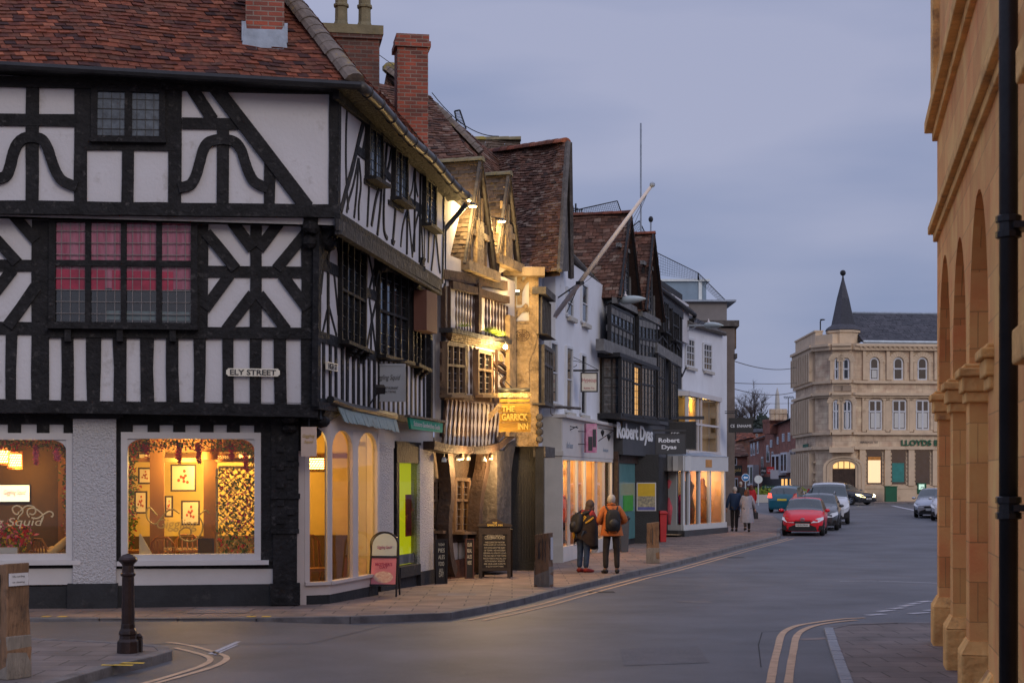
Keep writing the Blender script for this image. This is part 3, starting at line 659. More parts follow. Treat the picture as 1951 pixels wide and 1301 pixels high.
rm.rect(EG, u_px(EG,128), u_px(EG,232), zf, zc_, -1.2, -.25, m=0); rm.rect(EG, u_px(EG,200), uR+1.5, zf, 1.05, bd, bd+.06, m=1); rm.rect(EG, u_px(EG,200), uR+1.5, 2.42, 2.50, bd, bd+.1, m=4); rm.rect(EG, u_px(EG,200), uR+.2, 2.50, zc_, -1.9, -1.75, m=4)
M('room_post', (.20,.09,.025), .7, .1, 2, 0)
rm.build('restaurant_room', ['room_wall','room_dark','room_floor','room_ceiling','room_post'], CA)
M('pic_frame', (.05,.03,.02), .5, .1, 3, 0); M('pic_paper', (.7,.62,.45), .8, .05, 3, 0); M('pic_red', (.5,.10,.05), .8, .5, 9, 0)
def picture(x0, y0, x1, y1, d, lab):
    p = thing('picture', lab, 'picture', EG.p(*EG.px((x0+x1)/2, y1, d), d), 'framed prints in the restaurant')
    for dd, s_, m_, nm in ((.04, 0, 'pic_frame', 'frame'), (.045, .03, 'pic_paper', 'mount')):
        a = EG.px(x0, y0, d); b = EG.px(x1, y1, d); mb = MB(); mb.rect(EG, a[0]+s_, b[0]-s_, b[1]+s_, a[1]-s_, d, d+dd); mb.build(nm, m_, p)
    a = EG.px(x0, y0, d); b = EG.px(x1, y1, d); mb = MB(); cx = (a[0]+b[0])/2; cz = (a[1]+b[1])/2; W_ = b[0]-a[0]; H_ = a[1]-b[1]
    for k in range(9):
        an = k*.7; mb.blob(EG.p(cx+math.cos(an)*W_*.2*(k%3)/2, cz+math.sin(an)*H_*.25*(k%3)/2, d+.047), (W_*.07, .004, H_*.06), 6)
    mb.build('print', 'pic_red', p)
for i, (x0, y0, x1, y1) in enumerate(((263,890,290,922),(325,884,374,936),(256,935,281,978),(314,944,330,985),(345,953,381,1000),(262,862,300,880),(452,862,480,880))):
    picture(x0, y0, x1, y1, -2.6 if i < 5 else -2.9, ['framed print high beside the left post','large framed floral print in the middle','framed print below left of the post','narrow framed print behind the post','framed print low in the middle','wide print above the rail at left','small print above the rail at right'][i])
# pendants
M('pendant_metal', (.35,.14,.03), .5, .2, 4, 0); Memit('bulb_glow', (1, .50, .10), 22.0); Memit('warm_lamp', (1, .72, .35), 18.0)
def pendant(x, y0, y1, d, r, lab):
    zt = EG.px(x, y0, d)[1]; zb = EG.px(x, y1, d)[1]; c = EG.p(EG.px(x, y0, d)[0], 0, d)
    p = thing('pendant_lamp', lab, 'lamp', (c.x, c.y, zb), 'pendant lanterns in the restaurant')
    mb = MB(); n = 20; rows = 7; h = (zt-zb)/rows
    for i in range(rows+1): mb.lathe((c.x, c.y, zb+h*i-.008), [(r, 0), (r, .016)], n)
    for k in range(n):
        for i in range(rows):
            a0 = 2*math.pi*(k+(i%2)*.5)/n; a1 = a0+2*math.pi/n*.5
            mb.tube([(c.x+r*math.cos(a0), c.y+r*math.sin(a0), zb+h*i), (c.x+r*math.cos(a1), c.y+r*math.sin(a1), zb+h*(i+1))], .006, 4)
    mb.build('lattice_shade', 'pendant_metal', p)
    mb = MB(); mb.lathe((c.x, c.y, zb+.03), [(r*.86, 0), (r*.86, zt-zb-.06)], 14); mb.build('glowing_liner', 'bulb_glow', p)
    mb = MB(); mb.tube([(c.x, c.y, zt), (c.x, c.y, zc_)], .012, 5); mb.build('cord', 'pendant_metal', p)
pendant(8, 853, 886, -.9, .12, 'glowing lattice drum lantern furthest left in the window'); pendant(28, 860, 893, -.9, .12, 'glowing lattice drum lantern right of its twin in the left window')
pendant(602, 868, 898, -1.1, .15, 'glowing lattice lantern seen through the narrow bay window')
pendant(401, 862, 874, -1.5, .14, 'flower shaped glowing lantern left in the big window'); pendant(424, 864, 878, -1.5, .12, 'small glowing lantern right in the big window')
# screen
p = thing('television', 'wall screen showing a white restaurant card in the left window', 'screen', EG.p(*EG.px(20, 955, -1.35), -1.35))
M('screen_black', (.01,.01,.01), .3, .1, 3, 0); Memit('screen_white', (1, .95, .72), .95)
mb = MB(); mb.pxr(EG.off(-1.39), -30, 922, 58, 957, 0, .04); mb.build('casing', 'screen_black', p)
mb = MB(); mb.pxr(EG.off(-1.35), -28, 924, 56, 955, 0, .008); mb.build('screen', 'screen_white', p)
M('pink_letter', (.45,.12,.15), .7, .1, 3, 0); text('Giggling Squid', EG.p(*EG.px(28, 939, -1.33), -1.34), EG.e, EG.n, .34, .10, 'pink_letter', p, shear=.3)
# foliage: lattice panel, garlands, planters
def leaves(mb, c, n, sp, size=.035, f=EG):
    for _ in range(n):
        u, z, d = (random.gauss(0, s_) for s_ in sp); p = f.p(c[0]+u, c[1]+z, c[2]+d)
        a = Vector((random.uniform(-1, 1), random.uniform(-1, 1), random.uniform(-1, 1))).normalized(); b = a.orthogonal().normalized(); s_ = size*random.uniform(.6, 1.4)
        mb.add([p-a*s_, p+b*s_*.5, p+a*s_, p-b*s_*.5], [(0, 1, 2, 3)])
M('leaf_in', (.10,.16,.02), .7, .4, 9, 0); M('flower_red', (.55,.03,.03), .7, .3, 9, 0); M('flower_pink', (.65,.14,.22), .7, .3, 9, 0); M('flower_yellow', (.8,.45,.06), .7, .3, 9, 0); M('lattice', (.55,.36,.12), .7, .1, 5, 0)
p = thing('lattice_screen', 'diagonal lattice screen covered in leaves and red flowers inside the big window', 'screen', EG.p(*EG.px(450, 1060, -.5), -.5))
mb = MB(); Fl = EG.off(-.55); a = Fl.px(416, 892); b = Fl.px(487, 1062)
u0, u1, z0, z1 = a[0], b[0], b[1], a[1]
mb.rect(Fl, u0-.04, u0, z0, z1, 0, .03); mb.rect(Fl, u0, u1, z1, z1+.04, 0, .03)
s_ = .13; k = u0-(z1-z0)
while k < u1:
    for sg in (1, -1):
        pts = []
        for tt in range(0, 61):
            uu = k+(z1-z0)*tt/60; zz_ = z0+(z1-z0)*tt/60 if sg == 1 else z1-(z1-z0)*tt/60
            if u0 <= uu <= u1: pts.append((uu, zz_))
        if len(pts) > 2: mb.strip(Fl, [pts[0], pts[-1]], .02, 0, .01, px=False, sub=0)
    k += s_
mb.build('lattice', 'lattice', p)
for mm, cnt in (('leaf_in', 480), ('flower_red', 130), ('flower_yellow', 60), ('flower_pink', 40)):
    mb = MB()
    for _ in range(cnt): leaves(mb, (random.uniform(u0, u1), random.uniform(z0, z1), .06), 1, (.02, .02, .03), .035, Fl)
    o = mb.build('climbing_flowers', mm, p); o['kind'] = 'stuff'
def garland(pts, lab, dens=22, mats=(('leaf_in', 1), ('flower_red', .35), ('flower_yellow', .1)), sp=.05, d=-.25):
    g_ = thing('flower_garland', lab, 'garland', EG.p(*EG.px(*pts[0], d), d), 'flower garlands in the restaurant windows')
    P = smooth_px([EG.px(*q_, d) for q_ in pts], 5)
    for mm, fr_ in mats:
        mb = MB()
        for q_ in P: leaves(mb, (q_[0], q_[1], d), max(1, int(dens*fr_)), (sp, sp, sp), .028)
        mb.build('foliage', mm, g_)
garland([(243,1040),(246,1010),(252,985),(246,950),(254,920),(246,890),(252,862),(268,848)], 'leafy garland down the left edge of the big window', 16)
garland([(270,850),(300,846),(330,846),(360,846),(395,845),(425,848),(455,848),(476,858),(484,880)], 'garland along the top of the big window', 14)
garland([(100,845),(60,844),(20,846),(-10,850)], 'garland along the top of the left window', 14); garland([(136,1000),(132,960),(134,930),(130,900),(134,870),(120,850)], 'leafy garland down the right edge of the left window', 20)
for x, y0, y1, dn in ((340,846,878,0),(378,848,880,1),(442,848,872,2),(468,866,894,3),(68,852,882,4),(108,856,876,5),(277,846,858,6)):
    garland([(x, y0), (x, (y0+y1)/2), (x+1, y1)], ['long red wisteria strand left of centre of the big window','red wisteria strand at the centre of the big window','short red strand over the lattice','red strand at the right edge of the big window','pink strand near the lanterns of the left window','pink strand by the right post of the left window','short strand at the left top of the big window'][dn], 12, (('flower_pink' if dn in (4, 5) else 'flower_red', 1.0),), .02)
p = thing('planter', 'white window box of orchids in the left window', 'planter', EG.p(*EG.px(10, 1058, -.25), -.25))
mb = MB(); mb.pxr(EG.off(-.35), -40, 1043, 33, 1058, 0, .2); mb.build('box', 'white_paint', p)
for mm, cnt, s1 in (('leaf_in', 90, .05), ('flower_pink', 90, .10), ('flower_yellow', 60, .09), ('flower_red', 60, .05)):
    mb = MB(); 
    for _ in range(cnt): leaves(mb, (EG.px(random.uniform(-20, 50), 1000)[0], EG.px(0, random.uniform(1000, 1042))[1], -.25), 1, (.05, .05, .06), .04)
    mb.build('blooms', mm, p)
M('menu_card', (.6,.5,.35), .7, .1, 3, 0); M('chair_wood', (.25,.10,.03), .5, .2, 5, 0)
p = thing('menu_board', 'dark framed menu board on the sill of the big window', 'menu board', EG.p(*EG.px(392, 1060, -.3), -.3))
mb = MB(); mb.pxr(EG.off(-.3), 377, 1025, 408, 1060, 0, .03); mb.build('frame', 'pic_frame', p); mb = MB(); mb.pxr(EG.off(-.27), 380, 1028, 405, 1057, 0, .004); mb.build('card', 'room_dark', p)
p = thing('tent_card', 'white folded card standing on the sill of the big window', 'card', EG.p(*EG.px(275, 1060, -.3), -.3))
mb = MB(); mb.prism(EG.off(-.32), [EG.px(263, 1059), EG.px(289, 1059), EG.px(266, 1018), EG.px(263, 1018)], 0, .05); mb.build('card', 'menu_card', p)
def table(x, y, d, lab):
    c = EG.p(EG.px(x, y, d)[0], 0, d); z_ = .12
    p = thing('table', lab, 'table', (c.x, c.y, z_), 'restaurant tables')
    mb = MB(); mb.box((c.x, c.y, z_+.74), (.8, .7, .04)); mb.build('table_top', 'chair_wood', p)
    mb = MB(); mb.lathe((c.x, c.y, z_), [(.22, 0), (.04, .04), (.035, .72)], 10); mb.build('pedestal', 'pic_frame', p)
def chair(x, y, d, rz, lab):
    c = EG.p(EG.px(x, y, d)[0], 0, d); z_ = .12
    p = thing('chair', lab, 'chair', (c.x, c.y, z_), 'restaurant chairs')
    Rm = Matrix.Rotation(rz, 3, 'Z'); q_ = lambda a, b, h: Vector((c.x, c.y, z_+h))+Rm @ Vector((a, b, 0))
    mb = MB(); mb.box(q_(0, 0, .45), (.42, .42, .05), rz); mb.build('seat', 'chair_wood', p)
    mb = MB()
    for k in range(5): mb.tube([q_(-.18+.09*k, .19, .47), q_(-.17+.085*k, .24, .95)], .013, 5)
    mb.tube([q_(-.21, .2, .47), q_(-.2, .24, .9), q_(-.1, .25, 1.0), (q_(.1, .25, 1.0)), q_(.2, .24, .9), q_(.21, .2, .47)], .018, 6); mb.build('backrest', 'chair_wood', p)
    for a, b in ((-.18,-.18),(.18,-.18),(-.18,.18),(.18,.18)):
        mb = MB(); mb.tube([q_(a, b, .44), q_(a*1.1, b*1.1, 0)], .018, 5); mb.build('leg', 'chair_wood', p)
table(60, 1045, -.9, 'dark wooden table in the left window'); table(270, 1045, -1.9, 'wooden table by the left post in the big window'); table(340, 1050, -2.2, 'wooden table in the middle of the big window')
chair(100, 1045, -.75, 2.4, 'spindle backed chair in the left window'); chair(322, 1045, -1.2, 2.9, 'orange brown chair near the middle of the big window'); chair(362, 1045, -1.8, .4, 'dark chair by the menu board')
chair(600, 1045, -1.2, .6, 'chair seen through the narrow bay window'); 
point('room_lamp_light', EG.p(u_px(EG, 20), 2.2, -.8), 34, (1, .58, .16), .12, CA); point('room_lamp_light', EG.p(u_px(EG, 350), 2.35, -1.3), 105, (1, .60, .16), .12, CA)
point('room_lamp_light', EG.p(u_px(EG, 400), 2.3, -2.4), 85, (1, .60, .16), .12, CA); point('room_lamp_light', HG.p(1.6, 2.3, -1.4), 70, (1, .60, .18), .12, CA)
# ================================================================== corner building, High Street side
t = MB()
H2 = lambda pts, wd, d=.012, j=.08: t.strip(HS, pts, wd*.85, -.02, d, jit=j)
H1 = lambda pts, wd, d=.012, j=.10: t.strip(HF, pts, wd*.85, -.02, d, jit=j)
# second floor: eaves shadow board, studs, long curved braces
H2([(646,178),(884,384)], .22, d=.08); H2([(648,420),(842,545)], .30, d=.07, j=.05)
H2([(648,180),(646,420)], .16)
H2(smooth_px([(663,190),(660,250),(660,330),(664,400)]), .07)
H2(smooth_px([(699,214),(686,260),(672,320),(661,360),(650,402)]), .15)
H2(smooth_px([(706,220),(697,260),(690,300)]), .10)
for pp in ([(683,302),(674,350),(664,385),(661,405)], [(684,302),(688,350),(684,390),(684,420)], [(683,302),(681,350),(675,415)]): H2(smooth_px(pp), .06)
H2([(680,285),(698,298)], .17); H2([(704,345),(700,432)], .06); H2([(694,345),(718,358)], .10)
for pp in ([(748,270),(742,310),(732,345),(718,372),(708,430)], [(728,350),(724,400),(719,448)], [(733,345),(731,400),(732,440),(738,455)], [(738,262),(734,320)]): H2(smooth_px(pp), .075)
H2([(727,320),(744,340)], .15); H2([(754,390),(748,465)], .07); H2([(740,385),(768,402)], .10)
for x, y0, y1 in ((777,305,485),(791,312,480),(801,318,500),(811,325,505)): H2([(x, y0), (x-2, y1)], .05)
for pp in ([(790,325),(786,360),(781,375)], [(790,325),(794,360),(797,375)]): H2(smooth_px(pp), .06)
H2([(776,382),(808,402)], .20)
for pp in ([(778,395),(768,430),(764,470)], [(778,395),(781,430),(786,485)], [(798,405),(790,440),(786,490)], [(799,405),(804,440),(806,500)], [(818,430),(816,500)], [(829,440),(826,480),(822,515)], [(831,445),(836,500),(839,520)]): H2(smooth_px(pp), .07)
H2([(830,355),(832,450)], .05); H2([(847,372),(843,540)], .10)
# first floor
H1([(606,500),(650,520)], .20); H1([(695,556),(722,566)], .2); H1([(606,640),(655,655)], .2); H1([(696,672),(722,680)], .2); H1([(606,772),(830,806)], .14, d=.07)
H1([(609,420),(606,775)], .16, d=.06)
for pp in ([(636,450),(627,478),(624,505)], [(617,450),(622,480),(627,510)], [(640,450),(645,480),(650,512)], [(625,520),(625,640)], [(628,575),(614,640)], [(625,575),(642,640)], [(616,515),(612,560)], [(637,520),(645,600)], [(700,475),(710,520),(714,560)], [(720,480),(712,520),(702,560)], [(704,570),(708,600),(713,640),(718,680)], [(718,570),(707,620),(698,670)], [(708,600),(707,675)]): H1(smooth_px(pp), .07)
H1([(782,515),(782,690)], .14); H1([(813,540),(811,700)], .05); H1([(822,545),(822,800)], .17, d=.09)
n = 22
for i in range(n):
    s_ = (i+.5)/n; a = HF.px(610, 645); b = HF.px(818, 700); c = HF.px(610, 775); e = HF.px(818, 806)
    u = a[0]+(b[0]-a[0])*s_+random.uniform(-.02, .02)
    t.strip(HF, [(u, a[1]+(b[1]-a[1])*s_), (u+random.uniform(-.02, .02), c[1]+(e[1]-c[1])*s_)], .095, -.02, .012, jit=.12, px=False)
t.build('timber_frame', 'timber', CA)
M('beam_grey', (.03,.028,.028), .8, .4, 4, 1.0, 10, dirt=((.10,.092,.088), 5, .56), bdist=.04)
t = MB(); t.strip(HS, [(646,428),(744,488),(842,546)], .18, .05, .10, jit=.06); t.strip(HS, [(650,443),(842,560)], .05, .02, .12, jit=.05); t.build('jetty_beam', 'beam_grey', CA)
# windows
for q, lb in (([(703,228),(728,250),(728,352),(702,336)], 'narrow'), ([(753,280),(775,298),(775,392),(751,375)], 'n'), ([(811,338),(830,354),(829,440),(809,425)], 'n')):
    grid_window('window', HS, q, CA, 2, (), .07, .05, .0, .08, lead=(2,6), gd=.05, sill=.12, leadmat='iron', lw=.008)
for q, cols in (([(650,452),(697,482),(695,668),(650,648)], 4), ([(722,505),(776,528),(776,690),(722,675)], 4), ([(786,545),(808,556),(808,703),(786,692)], 3)):
    grid_window('window', HF, q, CA, cols, (.5,), .06, .045, .0, .07, lead=(1,8), gd=.02, sill=.12, leadmat='gutter', lw=.008, glass='darkglass')
for x, y in ((716,486),(777,518)):
    u, z = HF.px(x, y); corbel(HF, u, z+.25, .8, .3, .2)
for x, y in ((660,665),(672,668),(686,672),(790,702),(800,706)):
    u, z = HF.px(x, y); corbel(HF, u, z, .18, .16, .10, name='sill_bracket')
# ---- roof: hipped, with tiles
EV = .40    # eaves overhang
cz = ES.px(600, 163)[1]-.02
Ec = FacE(*S_c).off(EV); Hc = HS.off(EV-.02)
def cross2(f1, f2):
    d = f1.e.x*f2.e.y-f1.e.y*f2.e.x; r = f2.A-f1.A; tt = (r.x*f2.e.y-r.y*f2.e.x)/d; v = f1.A+f1.e*tt; return v
K = cross2(Ec, Hc); K.z = cz
T = math.tan(R(50)); RR = 4.6
Ei, Hi = Ec.off(-RR), Hc.off(-RR); KR = cross2(Ei, Hi); KR.z = cz+RR*T
farE = K-ES.e*15; farE.z = cz+.22
farH = Hc.p(Hc.L+.15, 0); farH.z = HS.px(884, 368, EV)[1]
farER = KR-ES.e*13; farER.z = KR.z+.2; farHR = KR+HS.e*4; farHR.z = KR.z-.3
mb = MB(); tiles(mb, (farER, KR, K, farE), .10, .165, .022, .035); tiles(mb, (KR, farHR, farH, K), .10, .165, .022, .03)
rf = mb.build('roof', 'tile_red', CA)
mb = MB(); ridge(mb, KR+Vector((0, 0, .06)), K+Vector((-.02, 0, .05)), .17, .22); mb.build('hip_tiles', 'mortar', rf)
mb = MB()   # soffit boards
for f, a, b in ((Ec, farE, K), (Hc, K, farH)):
    inn = Vector((-f.n.x, -f.n.y, 0))*.42
    mb.add([a-Vector((0,0,.05)), b-Vector((0,0,.05)), b+inn-Vector((0,0,.06)), a+inn-Vector((0,0,.06)), a-Vector((0,0,.09)), b-Vector((0,0,.09)), b+inn-Vector((0,0,.1)), a+inn-Vector((0,0,.1))], [(0,1,2,3),(7,6,5,4),(0,4,5,1),(2,6,7,3)])
mb.build('eaves', 'timber', rf)
mb = MB(); dn = Vector((0, 0, -.07))
mb.tube([farE+ES.n*.05+dn, K+ES.n*.05+dn+Vector((.05, 0, 0))], .065, 8); mb.build('gutter', 'iron', CA)
mb = MB(); g = [K.lerp(farH, i/22)+HS.n*.06+dn+Vector((0, 0, .03*math.sin(i*.6))) for i in range(23)]; mb.tube(g, .085, 8)
for i in range(1, 22, 2): mb.tube([g[i].lerp(g[i+1], .0), g[i].lerp(g[i+1], .12)], .10, 8)
mb.build('gutter', 'gutter', CA, smooth=True)
mb = MB(); fu = HF.px(828, 600)
mb.tube([farH+dn+Vector((0,0,-.1)), HF.p(HF.L-.02, 7.0, .18), HF.p(HF.L-.02, 5.2, .16), HF.p(HF.L+.12, 4.2, .14), HF.p(HF.L+.1, 3.3, .14), HF.p(HF.L-.1, 2.9, .16)], .055, 8); mb.build('downpipe', 'iron', CA, smooth=True)
M('brown_box', (.12,.05,.035), .8, .1, 3, .1, 10)
mb = MB(); mb.pxr(HF.off(.1), 813, 552, 833, 636, 0, .25); mb.build('panel_box', 'brown_box', CA)
# chimney on the Ely slope
def chimney(name, x0, x1, yt, Y, depth, zb, parent, mat='brick', cap=True, pots=0, cornice=.05, skew=.169, label=None):
    a = at(x0, yt, Y); b = at(x1, yt, Y); zt = a.z; w_ = b.x-a.x; f = Fac((a.x, a.y), (b.x, b.y+w_*skew)); c = MB()
    c.rect(f, 0, w_, zb, zt-(.25 if cap else 0), -depth, 0)
    if cap:
        c.rect(f, -cornice, w_+cornice, zt-.25, zt-.14, -depth-cornice, cornice); c.rect(f, -cornice*.4, w_+cornice*.4, zt-.14, zt, -depth-cornice*.4, cornice*.4)
    o = c.build(name, mat, parent, label=label); return o, f, w_, zt
ch, f, w_, zt = chimney('chimney', 468, 541, -90, 24.1, .55, 8.3, CA, skew=.169)
mb = MB(); a = f.px(462, 93); b = f.px(545, 60); mb.prism(f, [f.px(460,96), f.px(548,98), f.px(541,50), f.px(537,58), f.px(470,56), f.px(468,40)], -.02, .03)
mb.rect(f, -.06, -.0, 8.75, 9.05, -.5, .02); mb.rect(f, w_, w_+.05, 8.75, 9.05, -.5, .02); mb.build('lead_flashing', 'lead', ch)
ch, f, w_, zt = chimney('chimney', 600, 723, 45, 29.5, .8, 7.6, CA, 'brick_old', label='broad brick chimney stack with two tall clay pots')
for x in (652, 697):
    u = f.px(x, 40)[0]; c = f.p(u, zt, -.3); mb = MB()
    mb.lathe(c, [(.17, -.02), (.165, .05), (.125, .14), (.12, .40), (.15, .42), (.15, .46), (.12, .48), (.12, .62), (.155, .64), (.15, .70), (.11, .72)], 8); mb.build('chimney_pot', 'stone_moss', ch)
mb = MB(); mb.rect(f, -.07, w_+.07, zt-.17, zt+.0, -.87, .07); mb.build('mossy_cap', 'stone_moss', ch)
chimney('chimney', 757, 816, 64, 30.5, .62, 7.6, CA, label='slender tall red brick chimney')
# lime mortar patches along the eaves
mb = MB()
for i in range(26):
    s_ = .42+i*.012; p = K.lerp(farH, s_); mb.blob(p+Vector((-.10-.05*random.random(), 0, .10+.05*random.random())), (.05, .08, .03), 6, j=.4)
mb.build('mortar_patch', 'lime_mortar', rf)
# ---- ground floor High Street side
w = MB(); w.rect(HG, 0, 3.0, 2.98, 3.3, -.25, .0); w.rect(HG, 3.0, 7.0, 2.62, 3.3, -.25, -.001); w.rect(HG, 3.0, 3.5, PV-.2, 2.7, -.3, .0); w.build('shopfront_wall', 'plaster_cream', CA)
M('shop_white', (.56,.50,.47), .55, .06, 2, .1, 30, dirt=((.35,.28,.24), 3, .66))
P1 = Vector((-3.27, 24.80)); P2 = Vector((-2.90, 25.02)); P3 = Vector((-2.31, 27.3)); P4 = Vector((-2.52, 27.7))
bay = thing_part = MB()
BF = [Fac(P1, P2), Fac(P2, P3), Fac(P3, P4)]
zb0, zb1 = 1.02, 0
zs = .22; zt_ = 3.12
def bay_face(f, panes, top=zt_, sill=.38, nm='bay_window'):
    mb = MB(); L_ = f.L; st = .07
    mb.rect(f, 0, L_, zs, sill, -.08, .0); mb.rect(f, 0, L_, sill, sill+.05, -.08, .05); mb.rect(f, 0, L_, top-.28, top, -.08, .0)
    edges = []
    for (u0, u1) in panes: edges.append((u0*L_, u1*L_))
    cur = 0
    for a_, b_ in edges: mb.rect(f, cur, a_, sill+.05, top-.28, -.08, .012); cur = b_
    mb.rect(f, cur, L_, sill+.05, top-.28, -.08, .012)
    for a_, b_ in edges:   # arched heads
        n_ = 8; r = (b_-a_)/2; zz = top-.28
        for s_ in (-1, 1):
            pts = [((a_+b_)/2+s_*r, zz)]
            for k in range(n_+1):
                an = math.pi/2*k/n_; pts.append(((a_+b_)/2+s_*r*math.cos(an), zz-.32+.32*math.sin(an)))
            mb.prism(f, pts, -.06, .008)
    o = mb.build(nm, 'shop_white', CA)
    for a_, b_ in edges:
        g = MB(); g.quad(f.p(a_, sill, -.04), f.p(b_, sill, -.04), f.p(b_, top-.2, -.04), f.p(a_, top-.2, -.04)); g.build('pane', 'glass', o)
    return o
mb = MB(); fj = Fac((-3.50, 24.66), (P1.x+.03, P1.y+.01)); mb.rect(fj, 0, fj.L, -.1, 3.2, -.10, .0); mb.build('corner_jamb', 'shop_white', CA)
bay_face(BF[0], [(.20,.90)]); bay_face(BF[1], [(.04,.44),(.55,.96)]); bay_face(BF[2], [])
mb = MB()
for f in BF: mb.rect(f, -.01, f.L+.01, zr(25)+PV-.2, zs, -.1, -.01)
mb.build('bay_plinth', 'plinth_black', CA)
mb = MB(); mb.add([(*P1, zt_), (*P2, zt_), (*P3, zt_), (*P4, zt_), (*HG.p(3.2, 0)[:2], zt_), (*P1, zt_+.08), (*P2, zt_+.08), (*P3, zt_+.08), (*P4, zt_+.08), (*HG.p(3.2, 0)[:2], zt_+.08)], [(4,3,2,1,0),(5,6,7,8,9),(0,1,6,5),(1,2,7,6),(2,3,8,7)]); mb.build('bay_roof', 'timber', CA)
for x0, x1 in ((722,750),(800,826)):
    w = MB(); u0 = HG.px(x0, 950, .06)[0]; u1 = HG.px(x1, 950, .06)[0]; w.rect(HG, u0, u1, .2, 2.7, -.3, .06); w.build('roughcast_pier', 'roughcast', CA)
w = MB(); u0 = HG.px(800, 950, .1)[0]; u1 = HG.px(828, 950, .1)[0]; w.rect(HG, u0, u1, -.2, .26, -.3, .12)
u2 = HG.px(752, 950)[0]; w.rect(HG, HG.px(722, 950)[0], u0, -.2, .22, -.3, .04); w.rect(HG, u2, u0, .22, .42, -.3, .12)
w.build('plinth', 'plinth_black', CA)
w = MB(); a = HG.px(752, 840); b = HG.px(798, 1068); w.rect(HG, a[0], a[0]+.16, .4, 2.7, -.2, .04); w.rect(HG, b[0]-.12, b[0], .4, 2.7, -.2, .04); w.rect(HG, a[0], b[0], 2.35, 2.75, -.2, .045)
aw = w.build('shop_window', 'timber', CA); M('lime_panel', (.55,.62,.02), .7, .1, 2, 0); Memit('lime_glow', (.60, .62, .005), .62)
i0, i1 = a[0]+.16, b[0]-.12; g = MB(); g.quad(HG.p(i0, .42, .0), HG.p(i1, .42, .0), HG.p(i1, 2.36, .0), HG.p(i0, 2.36, .0)); g.build('pane', 'glass', aw)
g = MB(); g.rect(HG, i0, i1, .42, 2.36, -.2, -.12); g.build('backlit_panel', 'lime_glow', aw)
g = MB(); g.rect(HG, i0, i1, .44, .62, -.1, -.06); g.build('white_strip', 'white_paint', aw)
M('poster_red', (.35,.03,.03), .7, .3, 12, 0); g = MB(); g.rect(HG, i0+(i1-i0)*.70, i1-.02, .95, 1.75, -.12, -.1); g.build('poster', 'poster_red', aw)
# awnings and shop fascias
M('awning_grey', (.23,.29,.29), .85, .15, 3, .3, 20, stretch=(8,8,1), dirt=((.12,.14,.14), 6, .55)); M('awning_green', (.0,.26,.17), .7, .15, 3, .2, 20)
aw = thing('awning', 'folded grey green striped roller awning above the bay window', 'awning', HG.p(1.5, 2.9, .4))
mb = MB(); f = HG.off(.45); A_ = f.px(648, 775); B_ = f.px(757, 793); C_ = f.px(757, 823); D_ = f.px(653, 803)
for i in range(14):
    s0, s1 = i/14, (i+1)/14-.002; q = [A_, B_, C_, D_]
    pa, pb, pc, pd = bil(q, s0, 0), bil(q, s1, 0), bil(q, s1, 1), bil(q, s0, 1); j = .006*(i % 2)
    mb.add([f.p(*pa, -.03), f.p(*pb, -.03), f.p(pc[0], pc[1]+random.uniform(-.02, .02), .04+j), f.p(*pd, .04+j), f.p(*pa, -.05), f.p(*pb, -.05), f.p(*pc, .02+j), f.p(*pd, .02+j)], [(0,3,2,1),(4,5,6,7),(3,7,6,2),(0,4,7,3),(1,2,6,5)])
mb.build('valance', 'awning_grey', aw)
mb = MB(); mb.tube([f.p(A_[0]-.3, A_[1]+.1, -.05), f.p(A_[0]+.6, A_[1]+.02, -.05), f.p(*B_, -.05)], .07, 8); mb.build('roller', 'black_paint', aw)
sg = thing('shop_sign', 'green shop sign with white lettering beside the grey awning', 'sign', HG.p(4.5, 2.7, .4))
f = Fac(HG.p(0, 0, .42)[:2], HG.p(HG.L, 0, .42)[:2]); Q = [f.px(778,795), f.px(842,806), f.px(841,824), f.px(782,817)]
mb = MB(); mb.prism(f, Q, -.03, .02); mb.build('board', 'awning_green', sg)
mb = MB(); mb.strip(f, [f.px(776,792), f.px(846,803)], .04, -.05, .05, px=False, sub=0); mb.build('rail', 'timber_grey', sg)
c = bil(Q, .5, .48); up = Vector((0, 0, 1)); e_ = (f.p(*Q[1])-f.p(*Q[0])).normalized()
text('Scissors-Sandwiches-Sushi', f.p(*c, .021), e_, f.n, (f.p(*Q[1])-f.p(*Q[0])).length*.78, .09, 'white_paint', sg, th=.004)
